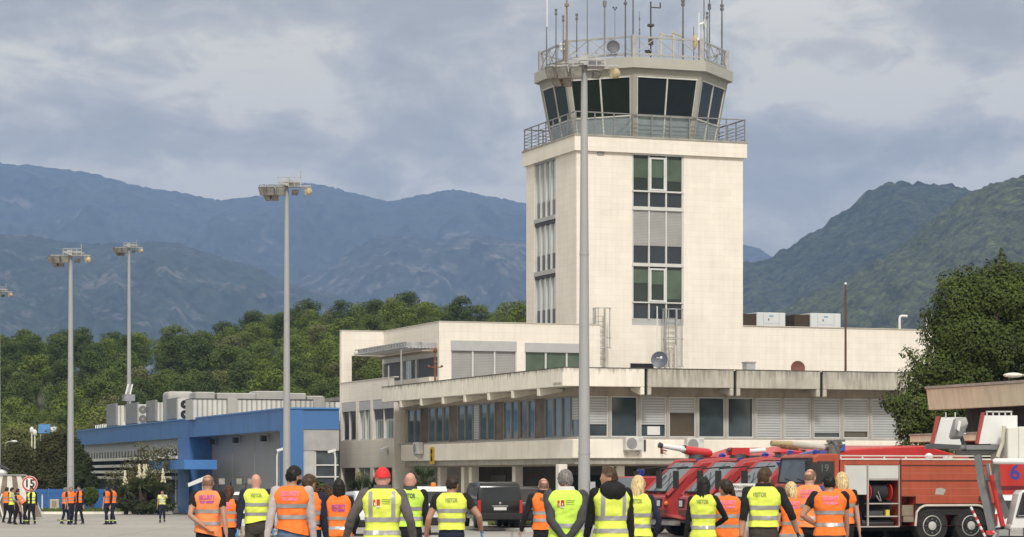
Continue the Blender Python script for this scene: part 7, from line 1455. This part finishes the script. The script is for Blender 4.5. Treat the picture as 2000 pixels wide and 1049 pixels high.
        part('hair_length', HAIR[hairc], o, lk, smooth='all')
    if beard: cover('beard', HAIR[hairc], lambda u_: u_.z < -.28 and u_.y > .0 and not (abs(u_.x) < .22 and u_.z > -.6 and u_.y > .6 and u_.z > -.45), .006, -.006, bumps=.05)
    if cap:
        cover('cap', cap, lambda u_: u_.z > .06 - .12 * u_.y * 0, .016, .004)
        def vis(mb2):
            mb2.M = HM; mb2.add([(.075 * h * math.cos(t) * r_, hc.y + (.095 * math.sin(t) * r_ + (.0 if r_ < 1.2 else .02)) * h, hc.z + (.015 - (.02 if r_ > 1.2 else 0)) * h) for r_ in (1.0, 1.65) for t in [math.pi * i / 10 for i in range(11)]], [(i, i + 1, 12 + i, 11 + i) for i in range(10)])
            mb2.tube([(-.05 * h, hc.y - .107 * h, hc.z + .016 * h), (0, hc.y - .114 * h, hc.z + .013 * h), (.05 * h, hc.y - .107 * h, hc.z + .016 * h)], .011, 6)
        part('cap_peak', cap, o, vis)
    if collar: part('collar', CL_[collar], o, lambda m2: m2.loft([[up(p) for p in ringpts(.068 * H, .054 * H, -.006 * H, .858 * H)], [up(p) for p in ringpts(.054 * H, .048 * H, -.004 * H, .892 * H)]], cap=False), smooth='all')
    if hood:
        part('hood', CL_[shirt], o, lambda m2: (m2.loft([[up((.085 * H * math.cos(t) * w_, -.045 * H - .018 * H * math.sin(t) * dd_ - off * H, z * H + .02 * H * math.sin(t))) for t in [i * 2 * math.pi / 18 for i in range(18)]] for w_, dd_, off, z in ((.7, 1.6, -.02, .895), (1.05, 2.2, -.005, .875), (1.1, 2.3, .014, .845), (.9, 1.9, .026, .81), (.55, 1.2, .028, .785), (.2, .5, .026, .77))])), smooth='all')
    # hi-vis vest
    if vest:
        zt, zb_ = .868 * H, (zb if zb else .57) * H
        def shoulder(z, a, b):
            q = min(1, max(0, (z / H - .70) / .11)); q = q * q * (3 - 2 * q); f = max(0, (z / H - .785) / .083)
            ws_ = (.130 - .066 * f ** 2.4) * H * (1 if sex == 'm' else .93) * (1 + (B_ - 1) * .6)
            return a + (ws_ - a) * q, b + (max(b, (.066 - .022 * f) * H) - b) * q
        def vp(t, z):
            a, b, y = tring(z, .020 * h); fl = max(0, (.62 * H - z) / (.12 * H))
            a += .012 * h * fl; b += .014 * h * fl
            a, b = shoulder(z, a, b)
            c, s_ = math.cos(t), math.sin(t); sq = 2.5
            x, yy = a * math.copysign(abs(c) ** (2 / sq), c), y + b * math.copysign(abs(s_) ** (2 / sq), s_)
            wv = .015 * h * (noise.noise(Vector((x * 13 + px, yy * 13, z * 3.0))) + .7 * noise.noise(Vector((x * 5 + z * 6, yy * 5 + px, z * 11))) + .5 * noise.noise(Vector((x * 9 - z * 14, px, z * 9)))) * (1.0 if z < .78 * H else .45)
            nrm = Vector((c, s_, 0)); zz_ = z
            if z < zb_ + .01 * H: zz_ = z - hem * x * 2 + .008 * noise.noise(Vector((x * 8, px, 3)))
            return Vector((x, yy, zz_)) + nrm * wv
        zs = [zb_ + (zt - zb_) * i / 34 for i in range(35)]; n = 72
        T0, T1 = (math.pi / 2 + .26, math.pi / 2 + 2 * math.pi - .26) if open_front else (math.pi / 2, math.pi / 2 + 2 * math.pi)
        tt = [T0 + (T1 - T0) * i / n for i in range(n + 1)]
        part('vest', vest, o, lambda m2: m2.loft([[up(vp(t, z)) for t in tt] for z in zs], cap=False, closed=False), smooth='all')
        def band(z0, z1, t0=T0 + .01, t1=T1 - .01, nn=72, off=.007):
            def f(m2): m2.loft([[up(vp(t, z) + Vector((math.cos(t), math.sin(t), 0)) * off * h) for t in [t0 + (t1 - t0) * i / nn for i in range(nn + 1)]] for z in [z0 + (z1 - z0) * j / 3 for j in range(4)]], cap=False, closed=False)
            return part('reflective_band', SILVER, o, f, smooth='all')
        for bz in (bands or (.725, .645)): band(bz * H - .026 * h, bz * H + .026 * h)
        bk = lambda x, z, off: None
        def backpt(x, z, off=.007):
            a, b, y = tring(min(z, .784 * H), .020 * h)
            a, b = shoulder(z, a, b)
            if z > .785 * H: y = tring(z)[2]
            c = max(-.98, min(.98, x / a)); t = math.pi + math.acos(min(1, abs(c) ** (2.5 / 2))) if c < 0 else 2 * math.pi - math.acos(min(1, abs(c) ** (2.5 / 2)))
            p = vp(t, z); return up(Vector((x, p.y - off * h, z)))
        if style == 'v':
            top = (bands or (.725, .645))[0] * H
            for k in (-1, 1):
                part('reflective_band', SILVER, o, lambda m2: m2.loft([[backpt(k * .075 * H + dx * h, z, .006) for dx in (-.024, 0, .024)] for z in [top + (.850 * H - top) * j / 10 for j in range(11)]], cap=False, closed=False), smooth='all')
        if text:
            for li, (tx, size, z, m_) in enumerate(text):
                v_, f_ = text_mesh(tx, size * h, bold=.003); v_ = [Vector((v.x * .60, v.y, 0)) for v in v_]
                part('lettering', m_, o, lambda m2: m2.add([backpt(v.x + text_x, z * H + v.y, .009) for v in v_], f_))
        if logo:
            part('emblem', INK_R, o, lambda m2: [m2.add([backpt(x + dx, z * H + dz, .009) for dx, dz in ((0, 0), (w_, 0), (w_, h_), (0, h_))], [(0, 1, 2, 3)]) for x, z, w_, h_ in ((-.105, .755, .028, .075), (-.062, .752, .040, .085))])
            part('emblem_gap', WHITEP, o, lambda m2: [m2.add([backpt(x + dx, z * H + dz, .011) for dx, dz in ((0, 0), (w_, 0), (w_, h_), (0, h_))], [(0, 1, 2, 3)]) for x, z, w_, h_ in ((-.091, .758, .010, .035), (-.048, .762, .012, .030), (-.062, .745, .040, .020))])
            part('small_print', INK_G, o, lambda m2: [m2.add([backpt(x + dx, z * H + dz, .009) for dx, dz in ((0, 0), (w_, 0), (w_, h_), (0, h_))], [(0, 1, 2, 3)]) for x, z, w_, h_ in ((.0, .795, .11, .008), (.0, .782, .10, .008), (.0, .768, .10, .006))])
    if feet_bands: [part('ankle_band', mat('lime_tape', (.6, .75, .2), .5), o, lambda m2: m2.lathe([(.036 * H, .10 * H), (.036 * H, .125 * H)], 14, (k * .056 * H, walk * k * H * .7, 0), cap=False)) for k in (-1, 1)]
    if coat_hem: part('jacket_hem', CL_[shirt], o, lambda m2: m2.loft([[up(p) for p in ringpts(.108 * H, .074 * H, -.003 * H, .50 * H)], [up(p) for p in ringpts(.108 * H, .072 * H, -.003 * H, .62 * H)]], cap=False), smooth='all')
    return o
SEC = [("SECURITY", .088, .812, INK_P), ("TIVAT AIRPORT", .050, .774, INK_P)]
SECP = [("SECURITY", .088, .812, INK_PK), ("TIVAT AIRPORT", .050, .774, INK_PK)]
VIS = [("VISITOR", .082, .808, INK_G)]
CROWD = 'row of people in hi-vis vests seen from behind'
pp = lambda *a, **k: person(*a, group=CROWD, **k)
pp('balding man in a pale orange SECURITY vest with one arm folded behind his back', 406, 135, 927, vest=ORANGE2, text=SEC, bands=(.70, .60), zb=.515, hair='stubble', hairc='stubble', L_h='back', R_='swingb', skin='tan', hem=.12, walk=.08)
pp('dark-haired person in an orange vest half hidden behind the balding man with folded arm', 446, 118, 950, sex='f', vest=ORANGE, text=SECP, hair='mid', hairc='redbrown', rz=-20, R_='down', walk=.04)
pp('bald man in a yellow VISITOR vest over a navy jacket with drab trousers', 500, 122, 926, vest=YELLOW, text=VIS, bands=(.725, .64), zb=.57, hem=-.10, rz=6, shirt='navy', sleeve='long', trousers='drab', gloves=GLOVE_B, skin='pink', L_h='swingb', R_='swingf', bulk=1.05)
pp('tall bearded man with black hair in an orange SECURITY vest and pale sleeves', 571, 150, 912, vest=ORANGE, text=SECP, bands=(.728, .65), zb=.55, shirt='pinkgrey', sleeve='long', trousers='jeans', hair='short', hairc='black', head=48, beard=True, L_h='swingb', R_='down', bulk=1.10, skin='tan', rz=-8, hem=.12)
pp('dark-haired person in an orange vest and dark jacket pressed behind the bearded man', 601, 144, 928, vest=ORANGE, shirt='navy', sleeve='long', trousers='darkjeans', hair='short', hairc='brown', head=30, rz=-14, bulk=1.05, bands=(.71, .635), zb=.58, coat_hem=True)
pp('woman with long straight black hair over an orange SECURITY vest', 662, 130, 938, sex='f', vest=ORANGE, text=[("SECURITY", .085, .765, INK_P), ("TIVAT AIRPORT", .05, .73, INK_P)], bands=(.66, .575), zb=.50, shirt='black', sleeve='long', hair='mid', hairc='black', tilt=-8, head=-10, bulk=1.12, skin='fair', R_='pocket', L_h='pocket')
pp('man in a red cap and taupe jacket with vertical grey bands on his yellow vest', 747, 162, 915, vest=YELLOW, style='v', logo=True, bands=(.665, .58), zb=.51, shirt='greybrown', sleeve='long', cap=mat('red_cap', (.58, .018, .025), .7, var=.08), collar='greybrown', hair='bald', skin='pink', R_='out', L_h='wide', bulk=1.15)
pp('bald man in a lime VISITOR vest standing behind the man in the red cap', 801, 135, 923, vest=LIME, text=[("VISITOR", .088, .812, INK_K)], bands=(.71, .63), zb=.565, shirt='black', sleeve='long', collar='charcoal', skin='pink', walk=.05, rz=-7, R_='down')
pp('man in a yellow VISITOR vest and black T-shirt with bright blue gloves', 882, 141, 930, vest=YELLOW, text=VIS, bands=(.725, .65), zb=.575, shirt='black', sleeve='short', trousers='navy', gloves=GLOVE_B, hair='short', hairc='darkbrown', head=35, R_=((.235, .06, .56), (.4, -1, .3)), L_h='out', skin='tan', bulk=1.08)
pp('close-cropped man in an orange VISITOR vest left of the tall grey mast', 1062, 126, 934, vest=ORANGE, text=[("VISITOR", .085, .808, INK_K)], bands=(.685, .62), zb=.535, shirt='black', sleeve='long', hair='stubble', hairc='stubble', skin='pink', rz=9, L_h='out', collar='black')
pp('grey-haired man in a lime vest with emblem, hands clasped behind his charcoal jacket', 1105, 158, 919, vest=LIME, logo=True, bands=(.625,), zb=.515, shirt='charcoal', sleeve='long', hair='short', hairc='grey', collar='white', R_='backlow', L_h='backlow', skin='tan', bulk=1.12, trousers='charcoal', head=-8)
pp('brown-haired man in profile with a black hood over his yellow vest', 1193, 156, 914, vest=YELLOW, style='v', bands=(.66, .575), zb=.50, shirt='black', sleeve='long', hair='short', hairc='brown', head=-85, rz=14, hood=True, skin='tan', L_h='swingf', R_='down', bulk=1.08)
pp('blonde woman in a yellow VISITOR vest with navy sleeves', 1246, 144, 931, sex='f', vest=YELLOW, text=VIS, bands=(.70, .615), zb=.535, shirt='navy', sleeve='long', hair='mid', hairc='blonde', rz=-15, bulk=1.12, skin='fair', R_='pocket', L_h='down')
pp('woman with very long black hair over a yellow VISITOR vest', 1374, 140, 934, sex='f', vest=YELLOW, text=VIS, bands=(.69, .60), zb=.52, shirt='black', sleeve='long', hair='long', hairc='black', rz=-12, R_='front', skin='fair', bulk=1.05)
pp('woman with a brown ponytail in an orange SECURITY vest looking left', 1421, 138, 938, sex='f', vest=ORANGE, text=SECP, bands=(.70, .615), zb=.525, shirt='black', sleeve='short', hair='pony', hairc='darkbrown', head=-65, skin='fair', bulk=1.22, L_h='hipfold', R_='down')
pp('person in an orange vest almost wholly hidden behind the man in black rolled sleeves', 1500, 128, H=1.72, vest=ORANGE, shirt='navy', sleeve='long', hair='short', hairc='brown', bulk=1.2)
pp('man with brown crop in a yellow VISITOR vest and rolled black sleeves with black gloves', 1491, 145, 915, vest=YELLOW, text=VIS, text_x=-.05, bands=(.715, .64), zb=.575, shirt='black', sleeve='rolled', trousers='drab', gloves=GLOVE_K, hair='short', hairc='brown', head=40, rz=-6, R_='wide', L_h='swingb', bulk=1.12, skin='tan', collar='black')
pp('short-haired blonde woman in an orange SECURITY vest', 1547, 130, 943, sex='f', vest=ORANGE, text=SECP, bands=(.63, .52), zb=.46, shirt='black', sleeve='short', hair='bob', hairc='blonde', head=-30, skin='fair', bulk=1.05)
pp('bald man in a royal blue T-shirt under an orange SECURITY vest', 1581, 130, 916, vest=ORANGE2, text=SECP, bands=(.70, .60), zb=.53, shirt='blue', sleeve='short', hair='stubble', hairc='stubble', skin='pink', head=12, rz=-18, L_h='swingf', bulk=1.05)
pp('dark-haired man in jeans and an orange SECURITY vest with bent left arm', 1620, 140, 927, vest=ORANGE, text=SECP, bands=(.70, .605), zb=.52, shirt='black', sleeve='short', trousers='jeans', hair='short', hairc='black', head=-30, R_='swingf', L_h='hipfold', bulk=1.14, skin='tan')
pp('blonde woman in an orange vest peeking from behind the dark-haired man in jeans', 1645, 128, 924, sex='f', vest=ORANGE, hair='bob', hairc='blonde', shirt='black', bulk=1.1, skin='fair')
FARG = 'small groups of people in vests far across the apron'
fp = lambda lab, px, s_, **k: person(lab, px, s_, vox=.024, group=FARG, trousers=k.pop('trousers', 'darktrousers'), **k)
fp('distant person in an orange vest turned away at the far left, behind the yellow jacket', 13, 41, H=1.72, vest=ORANGE, hair='short', rz=-40)
fp('distant man in a bright yellow jacket vest facing right beside the striped screen', 23, 42, H=1.72, vest=YELLOW, shirt='greyshirt', sleeve='long', hair='short', rz=-75, R_='front', zb=.54)
fp('distant person in dark trousers half hidden by the man in the yellow jacket', 34, 41.5, H=1.66, hair='short', rz=-60, shirt='black', sleeve='long')
fp('distant man in an orange vest bending forward beneath the speed sign', 50, 42, H=1.74, vest=ORANGE, shirt='navy', hair='short', rz=70, lean=48, R_='low', L_h='low', feet_bands=True)
fp('distant man in black with an open yellow vest facing us under the speed sign', 62, 42, H=1.74, vest=YELLOW, open_front=True, shirt='black', sleeve='long', hair='short', rz=170, feet_bands=True, skin='tan')
fp('distant grey-haired man in an orange vest, left of the pair by the mast', 127, 42, H=1.72, vest=ORANGE, shirt='navy', hair='short', hairc='grey', rz=-60, feet_bands=True, trousers='navy')
fp('distant man in an orange vest standing right in front of the mast', 138, 42, H=1.76, vest=ORANGE, shirt='navy', hair='short', hairc='grey', rz=-150, feet_bands=True, trousers='navy')
fp('distant man in black with an open orange vest beside the clipped hedge', 155, 42, H=1.80, vest=ORANGE, open_front=True, shirt='black', sleeve='long', hair='short', hairc='black', rz=150)
fp('distant man in an orange vest in front of the clipped hedge, left of a pair', 209, 42, H=1.76, vest=ORANGE, shirt='black', hair='short', rz=60, trousers='navy', feet_bands=True)
fp('distant man in an orange vest facing left beside the first yucca, right of a pair', 221, 42, H=1.78, vest=ORANGE, shirt='black', sleeve='long', hair='short', hairc='black', rz=75, trousers='navy', feet_bands=True)
fp('distant man in a white shirt and open yellow vest holding a hand to his face', 317, 40.5, H=1.45 + .12, vest=YELLOW, open_front=True, shirt='white', sleeve='short', trousers='navy', hair='short', rz=180, L_h='face', feet_bands=True)
